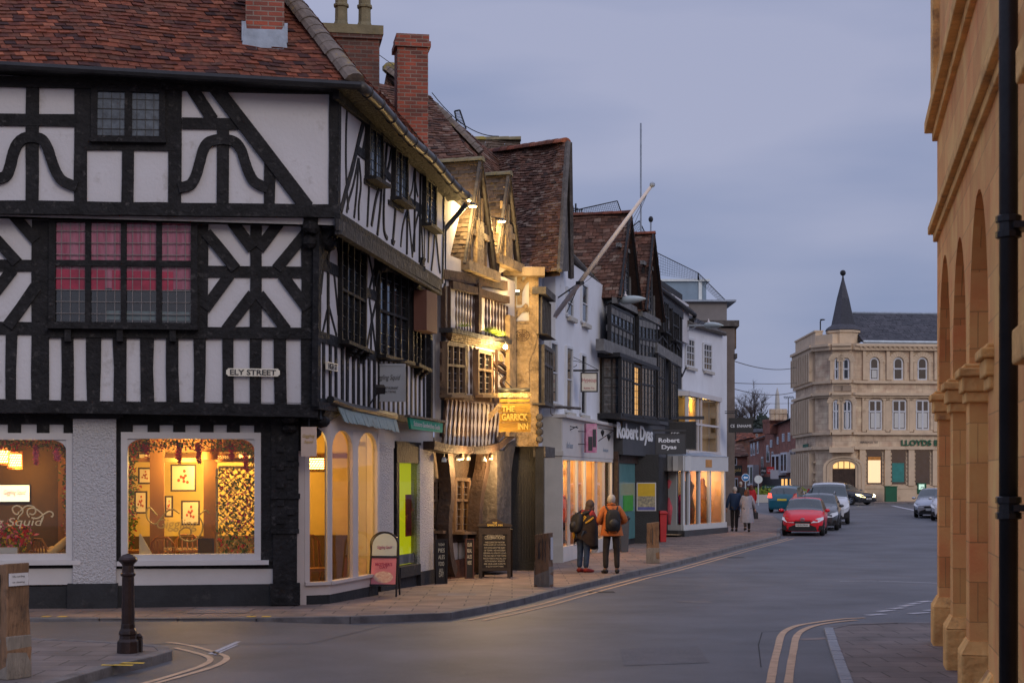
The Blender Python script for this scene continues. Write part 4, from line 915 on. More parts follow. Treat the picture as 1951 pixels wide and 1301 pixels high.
# black box at the corner, small hanging board, hanging sign, street plates
mb = MB(); mb.pxq(HG.off(.25), [(610,758),(650,764),(648,790),(628,803),(610,798)], -.2, .1); mb.build('awning_box', 'black_paint', CA)
M('sign_grey', (.30,.32,.34), .6, .08, 2, 0); M('ink', (.04,.04,.045), .6, .1, 3, 0); M('sign_cream', (.55,.42,.33), .6, .1, 3, 0); M('enamel', (.72,.68,.56), .4, .08, 3, 0)
def board_sign(name, lab, x0, y0, x1, y1, Y, lines, bmat='sign_grey', tmat='ink', fmat=None, group=None, e=Vector((1, .0, 0)), th=.05, border=.0, fm='sign_grey', rail=None, cat='sign', shear=0):
    a = at(x0, y0, Y); b = at(x1, y1, Y); e = e.normalized(); n = Vector((e.y, -e.x, 0)); c = (a+b)/2; w_ = abs(b.x-a.x)/max(.2, e.x); h_ = a.z-b.z
    o = thing(name, lab, cat, (c.x, c.y, b.z), group); f = Fac((c-e*w_/2)[:2], (c+e*w_/2)[:2])
    mb = MB(); mb.rect(f, 0, w_, b.z, a.z, -th/2, th/2); mb.build('board', bmat, o)
    if fmat:
        mb = MB(); k = border or .04
        for r_ in ((0, w_, a.z-k, a.z), (0, w_, b.z, b.z+k), (0, k, b.z+k, a.z-k), (w_-k, w_, b.z+k, a.z-k)): mb.rect(f, *r_, -th/2-.012, th/2+.012)
        mb.build('frame', fmat, o)
    for (s_, fx, fy, fw_, fh_, *kk) in lines:
        text(s_, f.p(w_*fx, b.z+h_*fy, th/2), e, n, w_*fw_, h_*fh_, tmat, o, th=.008, **(kk[0] if kk else {}))
    return o, f, w_, a.z, b.z
sgn, f, w_, zt, zb = board_sign('hanging_sign', 'large square pale grey sign hanging from the corner building', 704, 693, 773, 765, 27.6, [('Giggling Squid', .5, .62, .72, .18, dict(shear=.35)), ('THAI RESTAURANT', .5, .36, .60, .065), ('& THAI TAPAS', .5, .26, .46, .06)], fmat='sign_grey')
mb = MB(); mb.tube([f.p(-.05, zt+.06, 0), f.p(w_+.02, zt+.06, 0)], .018, 6); mb.tube([f.p(.1, zt+.06, 0), f.p(.1, zt, 0)], .008, 4); mb.tube([f.p(w_-.1, zt+.06, 0), f.p(w_-.1, zt, 0)], .008, 4)
mb.tube([f.p(-.05, zt+.06, 0), f.p(.1, zt+.35, 0), f.p(.25, zt+.25, 0), f.p(.2, zt+.15, 0)], .01, 5); mb.tube([f.p(-.06, zt+.4, 0), f.p(-.06, zt-.1, 0)], .018, 5); mb.tube([f.p(-.05, zt+.06, 0), HF.p(HF.px(700, 690)[0], zt+.06, 0)], .018, 6); mb.build('bracket', 'iron', sgn)
sgn, f, w_, zt, zb = board_sign('hanging_sign', 'small cream board hanging beside the bay window', 574, 813, 603, 869, 24.35, [('Giggling', .5, .68, .8, .14, dict(shear=.3)), ('Squid', .5, .48, .6, .12, dict(shear=.3))], 'sign_cream', 'gold_letter')
mb = MB(); mb.tube([f.p(w_*.5, zt, 0), f.p(w_*.5, zt+.12, 0)], .01, 4); mb.build('hanger', 'iron', sgn)
# floodlight
mb = MB(); c = HF.p(HF.px(697, 742)[0], HF.px(697, 742)[1], .25); fl = thing('floodlight', 'small black unlit floodlight beside the hanging grey sign', 'lamp', c)
mb.box(c, (.16, .14, .12), .3, rx=.4); mb.build('lamp_head', 'iron', fl); mb = MB(); mb.tube([c, HF.p(HF.px(697, 760)[0], 3.3, .05)], .015, 5); mb.build('arm', 'iron', fl)
# street name plates
sp_ = thing('street_sign', 'cream street name plate reading ELY STREET on the timber wall', 'sign', EF.p(*EF.px(481, 718), .08), group=None)
mb = MB(); A_ = EF.px(431, 702); B_ = EF.px(533, 718); u0, u1, z0, z1 = A_[0], B_[0], B_[1], A_[1]; c_ = .03
mb.prism(EF, [(u0+c_, z0), (u1-c_, z0), (u1-c_*.6, z0+c_*.6), (u1, z0+c_), (u1, z1-c_), (u1-c_*.6, z1-c_*.6), (u1-c_, z1), (u0+c_, z1), (u0+c_*.6, z1-c_*.6), (u0, z1-c_), (u0, z0+c_), (u0+c_*.6, z0+c_*.6)], .055, .085); mb.build('plate', 'enamel', sp_)
text('ELY STREET', EF.p((u0+u1)/2, (z0+z1)/2, .085), EF.e, EF.n, (u1-u0)*.86, .085, 'ink', sp_, bold=.025)
sp_ = thing('street_sign', 'small white street plate reading HIGH ST near the corner post', 'sign', HF.p(*HF.px(624, 708), .08))
mb = MB(); A_ = HF.px(614, 689); B_ = HF.px(634, 708); mb.rect(HF, A_[0], B_[0], B_[1], A_[1], .055, .085); mb.build('plate', 'enamel', sp_)
text('HIGH ST', HF.p((A_[0]+B_[0])/2, (A_[1]+B_[1])/2, .085), HF.e, HF.n, (B_[0]-A_[0])*.86, .1, 'ink', sp_, bold=.02)
# ================================================================== the inn (lit by lamps)
GA = thing('timber_framed_inn', 'old timber framed inn with two steep gables lit by warm lamps', 'building', (-1.4, 31.8, 0))
GB = (.31, 37.6); GFc = Fac((-1.53, 31.6), GB); XH = GFc.px(963, 800)[0]
G1 = GFc.off(.22)      # jettied upper storeys
w = MB(); Lg = XH
z_g = GFc.px(900, 855)[1]; z_m = GFc.px(900, 640)[1]; z_t = GFc.px(900, 530)[1]
w.rect(GFc, 0, Lg, -.3, z_g, -.3, -.25); w.rect(G1, 0, Lg, z_g, z_t+.2, -.25, 0)
w.build('wall', 'plaster_cream', GA)
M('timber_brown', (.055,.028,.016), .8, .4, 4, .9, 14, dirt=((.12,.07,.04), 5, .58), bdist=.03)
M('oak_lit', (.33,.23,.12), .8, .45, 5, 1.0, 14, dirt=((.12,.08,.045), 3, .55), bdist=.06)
t = MB()
def bal(q, n, f=G1, wmin=.014, wmax=.112, d=.012, parts=3, mb=None, th=.0):
    """shaped studs: uprights that swell and pinch, leaving lozenges of plaster"""
    mb = mb or t
    Q = [f.px(*p) for p in q]
    for i in range(n):
        s_ = (i+.5)/n; top = bil(Q, s_, 0); bot = bil(Q, s_, 1); pts = []; ws = []
        for k in range(13):
            a = k/12; pts.append((top[0]+(bot[0]-top[0])*a, top[1]+(bot[1]-top[1])*a)); ws.append(wmin+(wmax-wmin)*(abs(math.cos(a*math.pi*parts)))**1.3)
        mb.strip(f, pts, ws, -.02, d, jit=.05, px=False)
G = lambda pts, wd, d=.05, f=G1, j=.1: t.strip(f, pts, wd, -.02, d, jit=j)
bal([(866,547),(904,561),(903,640),(866,628)], 7); bal([(922,566),(968,585),(968,644),(922,640)], 8)
bal([(846,760),(906,768),(905,852),(838,850)], 8); bal([(906,768),(962,775),(950,854),(905,852)], 7); bal([(886,657),(907,662),(907,750),(886,750)], 3); bal([(936,670),(946,672),(946,752),(936,752)], 2); bal([(838,650),(850,652),(850,752),(838,752)], 2)
G([(846,755),(975,764)], .12, .06); G([(862,542),(970,572)], .16, .08); G([(914,540),(914,640)], .18, .09)
G([(845,522),(966,545)], .20, .05); G([(848,545),(848,640)], .10); G([(857,545),(857,640)], .05)
for pts in ([(950,690),(962,700),(966,715),(955,728),(966,745)], [(940,690),(952,705),(966,712)], [(946,660),(958,668),(966,682)], [(948,740),(958,745),(966,742)]): G(smooth_px(pts), .07, .03)
G([(948,655),(948,755)], .06); G([(940,755),(970,758)], .10, .05)
t.build('timber_frame', 'timber_brown', GA)
t = MB(); G([(862,628),(912,640)], .09, .26); G([(912,640),(975,652)], .09, .22); t.build('pent_ledge', 'beam_grey', GA)
t = MB()
for k in range(4): G([(862-k*1,634+k*4),(972,657+k*4)], .055, .2-.045*k)
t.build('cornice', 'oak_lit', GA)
mb = MB()
def tuft(mb, c, n, r, h):
    for _ in range(n):
        a = random.uniform(0, 6.28); q = c+Vector((math.cos(a), math.sin(a), 0))*random.uniform(0, r); tip = q+Vector((math.cos(a)*h*.5, math.sin(a)*h*.5, h*random.uniform(.4, 1)-.03)); s_ = Vector((-math.sin(a), math.cos(a), 0))*.008
        mb.add([q-s_, q+s_, tip], [(0, 1, 2)])
M('grass_lit', (.22,.30,.03), .8, .4, 9, 0)
for x, y, nn in ((868,622,60),(916,632,170),(926,636,170),(934,640,120)):
    tuft(mb, G1.p(*G1.px(x, y), .2), nn, .14, .15)
mm_ = thing('moss_clump', 'bright green moss clump growing on the inn ledge', 'moss', G1.p(*G1.px(920, 638), .2)); mb.build('moss', 'grass_lit', mm_)['kind'] = 'stuff'
# windows of the first floor
for q in ([(850,654),(884,659),(884,752),(849,752)], [(909,668),(934,674),(934,752),(909,752)]):
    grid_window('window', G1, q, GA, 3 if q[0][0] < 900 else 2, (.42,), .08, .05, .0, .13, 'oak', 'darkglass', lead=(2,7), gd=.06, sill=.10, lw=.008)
# curved jetty beam over the ground floor
t = MB(); t.strip(GFc, smooth_px([(828,848),(860,855),(900,857),(930,856),(952,850)]), .16, .1, .34, jit=.03); t.build('jetty_beam', 'oak_dark', GA)
# ground floor
t = MB(); F0 = GFc.off(-.25)
t.rect(F0, 0, Lg, -.3, 2.9, .001, .006)
t.build('dark_panel', 'oak_dark', GA)
t = MB()
for pts, wd in (([(857,858),(862,900),(864,940),(858,1000),(862,1060),(870,1092)], [.26,.30,.27,.22,.22,.22]), ([(934,856),(928,900),(920,940),(916,990),(916,1040),(918,1088)], [.24,.24,.22,.24,.22,.2])):
    P = smooth_px(pts, 4); ws = [interp([(0,wd[0]),(.2,wd[1]),(.4,wd[2]),(.6,wd[3]),(.8,wd[4]),(1,wd[5])], i/(len(P)-1)) for i in range(len(P))]
    t.strip(GFc, P, ws, -.1, .16, jit=.05)
t.build('curved_post', 'oak_dark', GA)
t = MB(); W_ = lambda x0, y0, x1, y1, d=.03: t.pxr(F0, x0, y0, x1, y1, 0, d)
for x0, x1 in ((839,846),(893,898),(902,906)): W_(x0, 910, x1, 1018)
W_(863,1034,872,1068); W_(875,1034,885,1068); W_(896,1034,902,1068)
t.pxq(F0, [(927,928),(946,926),(946,990),(922,990)], 0, .03); W_(932,903,945,915); W_(932,860,945,890)
t.build('plaster_panel', 'plaster_cream', GA)
M('inn_brick', (.12,.05,.03), .9, .4, 9, .5, 12)
t = MB(); t.pxr(F0, 860, 1068, 906, 1096, 0, .12); t.build('brick_base', 'inn_brick', GA)
Memit('inn_window_glow', (1, .42, .10), .35)
for q, gl in (([(866,912),(892,914),(890,1012),(865,1012)], 'leadglass'), ([(822,915),(838,915),(838,1010),(822,1010)], 'darkglass')):
    wq = grid_window('window', F0, q, GA, 2, (.4,), .07, .05, .0, .13, 'oak', 'glass_dim' if gl == 'leadglass' else gl, lead=(2,7), gd=.08, sill=.22, lw=.008)
    if gl == 'leadglass':
        g = MB(); Q = [F0.px(*p) for p in q]; g.prism(F0, Q, .01, .02); g.build('lit_interior', 'inn_window_glow', wq)
# small spot lamps under the beam
for i, (x, y) in enumerate(((846,875),(872,872),(892,872),(922,874))):
    c = GFc.p(*GFc.px(x, y, .2), .2); o = thing('spot_lamp', 'small unlit metal spot lamp under the inn beam, %s' % ('leftmost', 'second from left', 'third from left', 'rightmost')[i], 'lamp', c, 'spot lamps under the inn beam')
    mb = MB(); mb.lathe(c+Vector((0,0,-.05)), [(.055,0),(.05,.06),(.02,.1)], 8); mb.build('lamp_head', 'galv', o); mb = MB(); mb.tube([c+Vector((0,0,.05)), c+Vector((0,0,.16))], .01, 5); mb.build('stem', 'iron', o)
# gables
def gable(f, ax, ay, lx, ly, rx, ry, bx, by, ex, ey, parent, mats=('tile_mossy','oak_lit'), dep=2.2, tile_w=.16, ov=.13, infill='plaster_cream', lit=True):
    """front gable on facade f: apex, left foot, right foot (pixels on the front plane); roof ridge runs back"""
    A_ = f.px(ax, ay); L_ = f.px(lx, ly); R_ = f.px(rx, ry); back = Vector((-f.n.x, -f.n.y, 0))*dep
    m = MB(); m.prism(f, [(L_[0]+.1, L_[1]), (R_[0]-.1, R_[1]), (A_[0], A_[1]-.1)], -.25, -.0-.02); m.build('gable_wall', infill, parent)
    ap, lf, rg = f.p(*A_, ov), f.p(*L_, ov), f.p(*R_, ov)
    m = MB(); tiles(m, (ap+back, ap, lf, lf+back), .10, tile_w, .022, .02); tiles(m, (ap, ap+back, rg+back, rg), .10, tile_w, .022, .02)
    r_ = m.build('gable_roof', mats[0], parent); m = MB(); ridge(m, ap+back+Vector((0,0,.03)), ap+Vector((0,0,.03)), .12, .3); m.build('ridge_tiles', 'stone_moss', r_)
    m = MB()
    for P in (L_, R_): m.strip(f, [A_, P], .16, ov-.07, ov-.02, px=False, jit=.04)
    m.build('bargeboard', 'timber_grey', parent)
    return A_, L_, R_
g1 = gable(G1, 909, 306, 879, 505, 938, 520, 0, 0, 0, 0, GA); g2 = gable(G1, 963, 333, 936, 530, 984, 505, 0, 0, 0, 0, GA)
t = MB()
for (A_, L_, R_) in (g1, g2):
    w_ = R_[0]-L_[0]; zb = max(L_[1], R_[1]); H_ = A_[1]-zb
    for fr_, hh in ((.25,.42),(.38,.66),(.5,.85),(.62,.66),(.75,.42)):
        u = L_[0]+w_*fr_; t.strip(G1, [(u, zb-.1), (u, zb+H_*hh)], [.05,.11], -.01, .04, px=False)
    t.strip(G1, [(L_[0]+w_*.2, zb+H_*.30), (R_[0]-w_*.2, zb+H_*.30)], .13, -.01, .08, px=False); t.strip(G1, [(L_[0]-.02, zb-.1), (R_[0]+.02, zb-.1)], .2, -.02, .18, px=False)
    t.rect(G1, A_[0]-.28, A_[0]+.18, zb-.05, zb+H_*.42, 0, .10)
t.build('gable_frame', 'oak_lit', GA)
# brown roofs behind
rfm = MB()
def roofq(pp, Ys, name, mat, parent, rh=.12, tw=.18, wave=.05, rdg=None):
    q = [at(*p, y) for p, y in zip(pp, Ys)]; m = MB(); tiles(m, q, rh, tw, .024, wave); o = m.build(name, mat, parent)
    if rdg:
        m = MB(); ridge(m, q[0]+Vector((0,0,.05)), q[1]+Vector((0,0,.05)), .14, .33); m.build('ridge_tiles', rdg, o)
    return o
roofq([(690,152),(820,185),(905,310),(640,330)], (39,40,37,36), 'roof', 'tile_brown', GA)
rr = roofq([(740,125),(1000,345),(905,400),(700,330)], (40.5,42,38,37.5), 'roof', 'tile_brown', GA)
m = MB(); P = [at(x, y, 40) for x, y in smooth_px([(735,133),(770,160),(830,205),(870,245),(915,292)], 5)]
for a, b in zip(P, P[1:]): ridge(m, a, b, .20, .12)
m.build('stepped_ridge', 'mortar', rr)
roofq([(898,268),(992,268),(992,300),(880,300)], (44,44,43.4,43.4), 'roof', 'tile_mossy', GA, rdg='stone_moss')
m = MB(); m.blob(at(744,131,40.2), (.22,.22,.16), 8); m.build('ridge_cap', 'stone_moss', rr)
# valley fill wall under the gables
# corner post by the sign
t = MB(); F2 = G1
t.pxr(F2, 971, 600, 983, 832, -.05, .12); t.build('oak_post', 'oak_lit', GA)
t = MB(); t.pxr(GFc, 947, 858, 961, 1085, -.1, .30); t.pxq(GFc, [(961,860),(972,845),(984,838),(978,870),(974,900),(974,1085),(961,1085)], -.1, .29); t.build('carved_post', 'timber_grey', GA)
t = MB(); G([(948,855),(982,826)], .13, .3, GFc); G([(946,840),(972,812)], .1, .25, GFc); t.build('brace', 'oak', GA)
# hanging sign of the inn
a = at(950, 768, 34.2); b = at(1011, 823, 34.2)
gs = thing('hanging_sign', 'gold painted plank sign reading THE GARRICK INN lit from above', 'sign', ((a.x+b.x)/2, 34.2, b.z)); w_ = b.x-a.x
f = Fac((a.x, 34.2), (b.x, 34.2)); M('gold_wood', (.42,.24,.03), .6, .3, 7, .5, 16, stretch=(1,1,6)); M('gold_leaf', (.85,.58,.12), .4, .1, 6, 0)
H_ = a.z-b.z
for i in range(3):
    mb = MB(); j = [0,.012,-.006][i]; mb.rect(f, j, w_+j, b.z+H_*i/3+.004, b.z+H_*(i+1)/3-.004, -.03, .03+.004*i); mb.build('plank', 'gold_wood', gs)
mb = MB(); mb.rect(f, .02, w_-.02, a.z+.02, a.z+.09, -.03, .04); mb.build('plank', 'gold_wood', gs)
for s_, fx, fy, fw_, fh_ in (('THE', .30, .80, .40, .20), ('GARRICK', .50, .52, .80, .24), ('INN', .76, .20, .32, .22)): text(s_, f.p(w_*fx, b.z+H_*fy, .045), f.e, f.n, w_*fw_, H_*fh_, 'gold_leaf', gs, bold=.03, th=.02)
mb = MB(); mb.rect(f, -1.05, w_+.02, a.z+.12, a.z+.22, -.05, .05); mb.strip(f, [f.px(890,838), f.px(955,770)], .11, -.05, .04, px=False, sub=0); mb.build('oak_arm', 'oak_lit', gs)
mb = MB(); mb.tube([f.p(w_*.0, a.z+.29, .03), f.p(w_*.98, a.z+.29, .03)], .04, 8); mb.build('trough_lamp', 'iron', gs)
mb = MB(); mb.tube([f.p(w_*.55, a.z+.24, 0), f.px and f.p(-.7, a.z+1.35, -.2)], .012, 5); mb.tube([f.p(w_*.2, a.z+.1, 0), f.p(w_*.2, a.z, 0)], .008, 4); mb.build('stay_rod', 'iron', gs)
for k in range(2): point('sign_lamp_light', f.p(w_*(.25+.5*k), a.z+.24, .16), 7, (1, .66, .22), .03, gs)
# wall lamp with bare bulb
c = G1.p(*G1.px(963, 661, .45), .45)
wl = thing('wall_lamp', 'glowing bare bulb wall lamp on the inn front', 'lamp', c); Memit('bulb', (1, .80, .45), 120.0)
mb = MB(); mb.blob(c, .045, 10); mb.build('bulb', 'bulb', wl, smooth=True); mb = MB(); mb.tube([c+Vector((0,0,.05)), c+Vector((0,0,.12)), c-G1.n*.42+Vector((0,0,.14))], .015, 6); mb.build('arm', 'iron', wl)
mb = MB(); mb.tube([G1.p(*G1.px(952,675), .02), G1.p(*G1.px(952,690), .06)], .05, 6); mb.build('bracket', 'oak_lit', wl)
point('bulb_light', c+G1.n*.08, 250, (1, .66, .26), .06, wl)
for (x, y, ps) in ((901, 391, 0), (956, 420, 1)):
    c = G1.p(*G1.px(x, y, .24), .24); wl = thing('gable_lamp', 'small lit lamp tucked under the %s gable of the inn' % ('left' if ps == 0 else 'right'), 'lamp', c)
    Memit('lamp_glow%d' % ps, (1, .72, .32), 25.0); mb = MB(); mb.lathe(c, [(.10,-.02),(.09,.0),(.03,.05)], 10); mb.build('shade', 'iron', wl); mb = MB(); mb.lathe(c+Vector((0,0,-.035)), [(.08,0),(.085,.012)], 10); mb.build('lens', 'lamp_glow%d' % ps, wl)
    mb = MB(); mb.tube([c+Vector((0,0,.04)), c-G1.n*.24+Vector((0,0,.08))], .012, 5); mb.build('arm', 'iron', wl)
    point('gable_light', c+Vector((0,0,-.12))-G1.n*.02, 120, (1, .66, .24), .05, wl)
# lamp above the inn corner that lights the neighbouring eaves and the post
c = at(986, 560, 35.2); wl = thing('wall_lamp', 'small lit spotlight on the post between the inn and the carved house', 'lamp', c); mb = MB(); mb.lathe(c, [(.05,-.04),(.05,.05),(.02,.07)], 8); mb.build('lamp_head', 'iron', wl); mb = MB(); mb.lathe(c+Vector((0,0,.06)), [(.04,0),(.04,.01)], 8); mb.build('lens', 'bulb', wl); point('post_light', c+Vector((.05,-.1,.16)), 20, (1, .66, .24), .05, wl)
# lamps under the jetty washing the pavement
for x in (880, 935):
    c = GFc.p(*GFc.px(x, 868, .3), .3); wl = thing('wall_lamp', 'small lit downlight under the inn jetty, %s' % ('left of the window' if x == 880 else 'by the chalkboard'), 'lamp', c); mb = MB(); mb.lathe(c, [(.05,-.06),(.05,.03),(.02,.05)], 8); mb.build('lamp_head', 'oak_dark', wl); mb = MB(); mb.lathe(c+Vector((0,0,-.075)), [(.035,0),(.035,.01)], 8); mb.build('lens', 'lamp_glow0', wl); point('down_light', c+Vector((0,0,-.14))+G1.n*.2, 105, (1, .60, .24), .06, wl)
# ================================================================== carved house beside the inn
HA = thing('carved_timber_house', 'tall narrow carved timber house with a steep brown tiled roof beside the inn', 'building', (.5, 38, 0))
HS1 = Fac((-.20, 36.25), (.465, 36.25)); HH = Fac((.465, 36.25), (.73, 37.95)); 
z0 = HS1.px(1000, 850)[1]; z5 = HS1.px(1000, 512)[1]
w = MB(); w.rect(HS1, .0, .665, z0, z5+.05, -1, 0); w.rect(HH, 0, HH.L, z0, z5, -.3, 0); w.build('wall', 'plaster', HA)
t = MB(); S = lambda pts, wd, d=.05: t.strip(HS1, pts, wd, -.02, d, jit=.06)
t.pxr(HS1, 1008, 518, 1026, 850, -.1, .10); t.pxr(HS1, 983, 620, 1012, 850, -.02, .06)
for y, wd in ((518,.14),(620,.2),(764,.3),(735,.18)): S([(966, y), (1026, y)], wd, .07)
S([(990,518),(990,580)], .12); S(smooth_px([(1008,530),(998,540),(990,560)]), .10); S(smooth_px([(968,700),(985,716),(1008,722)]), .10); S([(977,560),(977,760)], .15, .09); S([(966,590),(1012,590)], .09); S(smooth_px([(966,618),(980,606),(1004,580)]), .09)
t.pxq(HS1, [(983,618),(1010,618),(1024,640),(1016,672),(1008,690),(1008,760),(983,760)], .05, .16)
t.build('timber_frame', 'oak_lit', HA)
t = MB(); cx, cz_ = HS1.px(995, 640)
for r in (.05,.09,.13): 
    pts = [HS1.p(cx+math.cos(a*.5236)*r*1.3, cz_+math.sin(a*.5236)*r, .165) for a in range(13)]; t.tube(pts, .012, 5)
for k in range(4): a_ = k*math.pi/4; t.tube([HS1.p(cx-math.cos(a_)*.17, cz_-math.sin(a_)*.13, .165), HS1.p(cx+math.cos(a_)*.17, cz_+math.sin(a_)*.13, .165)], .010, 4)
t.build('carving', 'oak', HA)
t = MB(); t.rect(HS1, -.0, .95, *sorted((HS1.px(1000,528)[1], HS1.px(1000,512)[1])), -.1, .3); t.build('eaves_beam', 'oak_pale', HA)
# front (seen edge on)
F3 = HH.off(.02)
for (x0,y0,x1,y1,d) in ((1014,560,1037,566,.32),(1014,636,1036,650,.34),(1014,768,1036,778,.3),(1016,850,1037,872,.28)):
    t = MB(); a = F3.px(x0, y0); b = F3.px(x1, y1); t.rect(F3, a[0], a[0]+1.75, min(a[1], b[1]), max(a[1], b[1]), 0, d); t.build('carved_band', 'timber_grey', HA)
grid_window('window', F3, [F3.px(1018,660), (1.7, F3.px(1018,660)[1]), (1.7, F3.px(1018,768)[1]), F3.px(1018,768)], HA, 4, (.3,), .1, .07, .12, .12, 'timber_grey', 'darkglass', gd=.05, px=False)
t = MB()
for k in range(9): t.strip(F3, [(.1+k*.19, F3.px(1016,565)[1]), (.1+k*.19, F3.px(1016,636)[1])], [.04,.08], 0, .2, px=False, sub=0)
t.build('baluster', 'timber_grey', HA)['kind'] = 'stuff'
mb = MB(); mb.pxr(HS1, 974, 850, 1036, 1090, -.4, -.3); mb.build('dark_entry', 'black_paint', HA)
t = MB()
for k in range(6): t.tube([HS1.p(.42+k*.06, .15, -.3), HS1.p(.42+k*.06, 2.2, -.3)], .014, 5)
t.build('iron_gate', 'iron', HA)
t = MB(); t.pxr(HS1, 1020, 850, 1036, 1085, -.6, .02); t.build('black_pier', 'plinth_black', HA)
t = MB()
for k in range(4): t.blob(HS1.p(*HS1.px(1028, 795+k*14), .12), (.09,.09,.09), 8)
t.build('carved_bracket', 'timber_grey', HA)
# roof: ridge runs back from the street, gable towards it
Yr = 39.2
q = [at(905,290,42.5), at(1078,272,Yr+.2), at(1062,516,36.0), at(975,500,36.6)]
q[0].y = 43.0
m = MB(); tiles(m, (q[0], q[1], q[2], at(925,530,37.4)), .12, .18, .026, .06); ro = m.build('roof', 'tile_brown', HA)
m = MB(); ridge(m, q[0]+Vector((0,0,.05)), q[1]+Vector((0,0,.05)), .15, .35); m.build('ridge_tiles', 'tile_red', ro)
m = MB(); rg = at(1085,520,41.5); m.add([q[1], q[2], at(1085,516,41.2)]+[v+Vector((-.06,.1,0)) for v in (q[1], q[2], at(1085,516,41.2))], [(0,1,2),(5,4,3),(0,3,4,1),(1,4,5,2),(2,5,3,0)]); m.build('gable_end', 'timber_grey', ro)
m = MB(); m.tube([q[1]+Vector((.05,-.05,0)), q[2]+Vector((.05,-.05,0))], .07, 4); m.tube([q[1]+Vector((.08,-.02,0)), at(1088,530,41.2)], .08, 4); m.build('bargeboard', 'timber_grey', ro)
m = MB(); a_, b_ = q[1], at(1084,516,41.2); m.add([a_, b_, b_+Vector((-3,1.5,0)), q[0]], [(0,1,2,3)]); m.build('far_slope', 'tile_brown', ro)
mb = MB(); P = [G1.p(*G1.px(x, y, .3), .3) for x, y in ((982,600),(1020,770),(1030,772),(1105,778))]
mb = MB(); a = at(1000, 770, 37.4); b = at(1106, 778, 39.6); mb.tube([a, b], .035, 4); mb.tube([a.lerp(b, .45), a.lerp(b, .45)+Vector((0,0,-.18)), a.lerp(b, .47)+Vector((.03,0,-.22))], .012, 5); sg_ = thing('sign_bracket', 'empty dark horizontal sign bracket with a hanging hook', 'bracket', a); mb.build('arm', 'timber_grey', sg_)
# ================================================================== white rendered building
CB = thing('white_rendered_building', 'white rendered building with a pale lit shopfront and mossy eaves', 'building', (1.2, 40.2, -.1))
CF = Fac((1.226, 40.2), (3.04, 48.1)); CS = Fac((.55, 40.2), (1.226, 40.2)); CU = CF.off(-.12); CSU = Fac((-.6,40.45),(1.12,40.45))
M('render_white', (.66,.68,.72), .85, .06, 1.2, .12, 12, dirt=((.44,.45,.47), 1.3, .62)); M('stone_pale', (.44,.42,.38), .75, .1, 2, .15, 14); M('shop_grey', (.56,.54,.52), .6, .06, 2, .08, 20)
zf1 = CF.px(1068, 795)[1]; zf0 = CF.px(1068, 868)[1]; zev = CF.px(1070, 480)[1]
w = MB(); w.rect(CU, 0, CU.L, zf0, zev-.02, -.3, 0); w.rect(CSU, -1, 1.74, zf0, zev-.02, -.3, 0); w.build('wall', 'render_white', CB)
w = MB(); w.rect(CS, 0, CS.L+.03, -.25, zf1+.02, -.5, 0); w.rect(CS, .28, CS.L+.06, -.25, zf0-.0, 0, .05); w.rect(CS, -.02, CS.L+.08, -.25, .35, .0, .09); w.rect(CS, .24, CS.L+.08, zf0, zf0+.12, .0, .09); w.build('corner_pilaster', 'stone_pale', CB)
w = MB(); w.rect(CF, .02, CF.L-.02, zf0, zf1, -.3, .06); w.rect(CF, -.05, CF.L, zf1, zf1+.08, -.2, .18); w.build('fascia', 'shop_grey', CB)
n = CF.n; 
text('the hour', CF.p(*CF.px(1081, 848), .065), CF.e, CF.n, .9, .16, 'lead', CB, bold=.0); text('boutique', CF.p(*CF.px(1150, 858), .065), CF.e, CF.n, .9, .14, 'lead', CB)
Memit('shop_glow', (1, .62, .28), 1.1); M('shop_wall', (.75,.52,.30), .9, .1, 2, 0); M('shop_wood', (.45,.22,.07), .7, .2, 4, 0)
# shopfront: splayed glass, warm room
w = MB(); u1 = CF.L
w.rect(CF, .06, .13, -.2, zf0, -.1, .05); w.rect(CF, .0, 3.6, -.25, .28, -.15, .04); w.rect(CF, 5.4, u1, -.25, .28, -.15, .04)
for u in (1.15, 2.3, 3.5, 5.3, 6.6, u1-.1): w.rect(CF, u, u+.08, .28, zf0, -.04, .03)
w.rect(CF, .05, u1, zf0-.1, zf0-.002, -.12, .045); sf = w.build('shop_window', 'shop_grey', CB)
for u0, u2 in ((.13,1.15),(1.23,2.3),(2.38,3.5),(5.38,6.6),(6.68,u1-.1)): g = MB(); g.quad(CF.p(u0,.28,-.03), CF.p(u2,.28,-.03), CF.p(u2,zf0,-.03), CF.p(u0,zf0,-.03)); g.build('pane', 'glass', sf)
rm = MB(); d = -2.2
rm.quad(CF.p(0,-.1,d), CF.p(u1,-.1,d), CF.p(u1,zf0,d), CF.p(0,zf0,d)); rm.quad(CF.p(u1,-.1,-.2), CF.p(u1,zf0,-.2), CF.p(u1,zf0,d), CF.p(u1,-.1,d)); rm.quad(CF.p(0,-.1,-.2), CF.p(0,-.1,d), CF.p(0,zf0,d), CF.p(0,zf0,-.2))
rm.quad(CF.p(0,-.09,-.2), CF.p(u1,-.09,-.2), CF.p(u1,-.09,d), CF.p(0,-.09,d)); rm.quad(CF.p(0,zf0-.01,-.2), CF.p(0,zf0-.01,d), CF.p(u1,zf0-.01,d), CF.p(u1,zf0-.01,-.2)); rm.build('shop_room', 'shop_wall', CB)
mb = MB()
for u in (3.5, 5.2): mb.rect(CF, u, u+.06, .0, zf0-.1, -1.6, -.1)
for k in range(5): mb.rect(CF, 1.0, 3.3, .4+k*.45, .44+k*.45, -2.1, -1.75)
for k in range(24): mb.rect(CF, 1.1+(k%6)*.36, 1.25+(k%6)*.36, .44+(k//6)*.45, .44+(k//6)*.45+random.uniform(.15,.35), -2.05, -1.85)
mb.build('shelving', 'shop_wood', CB)
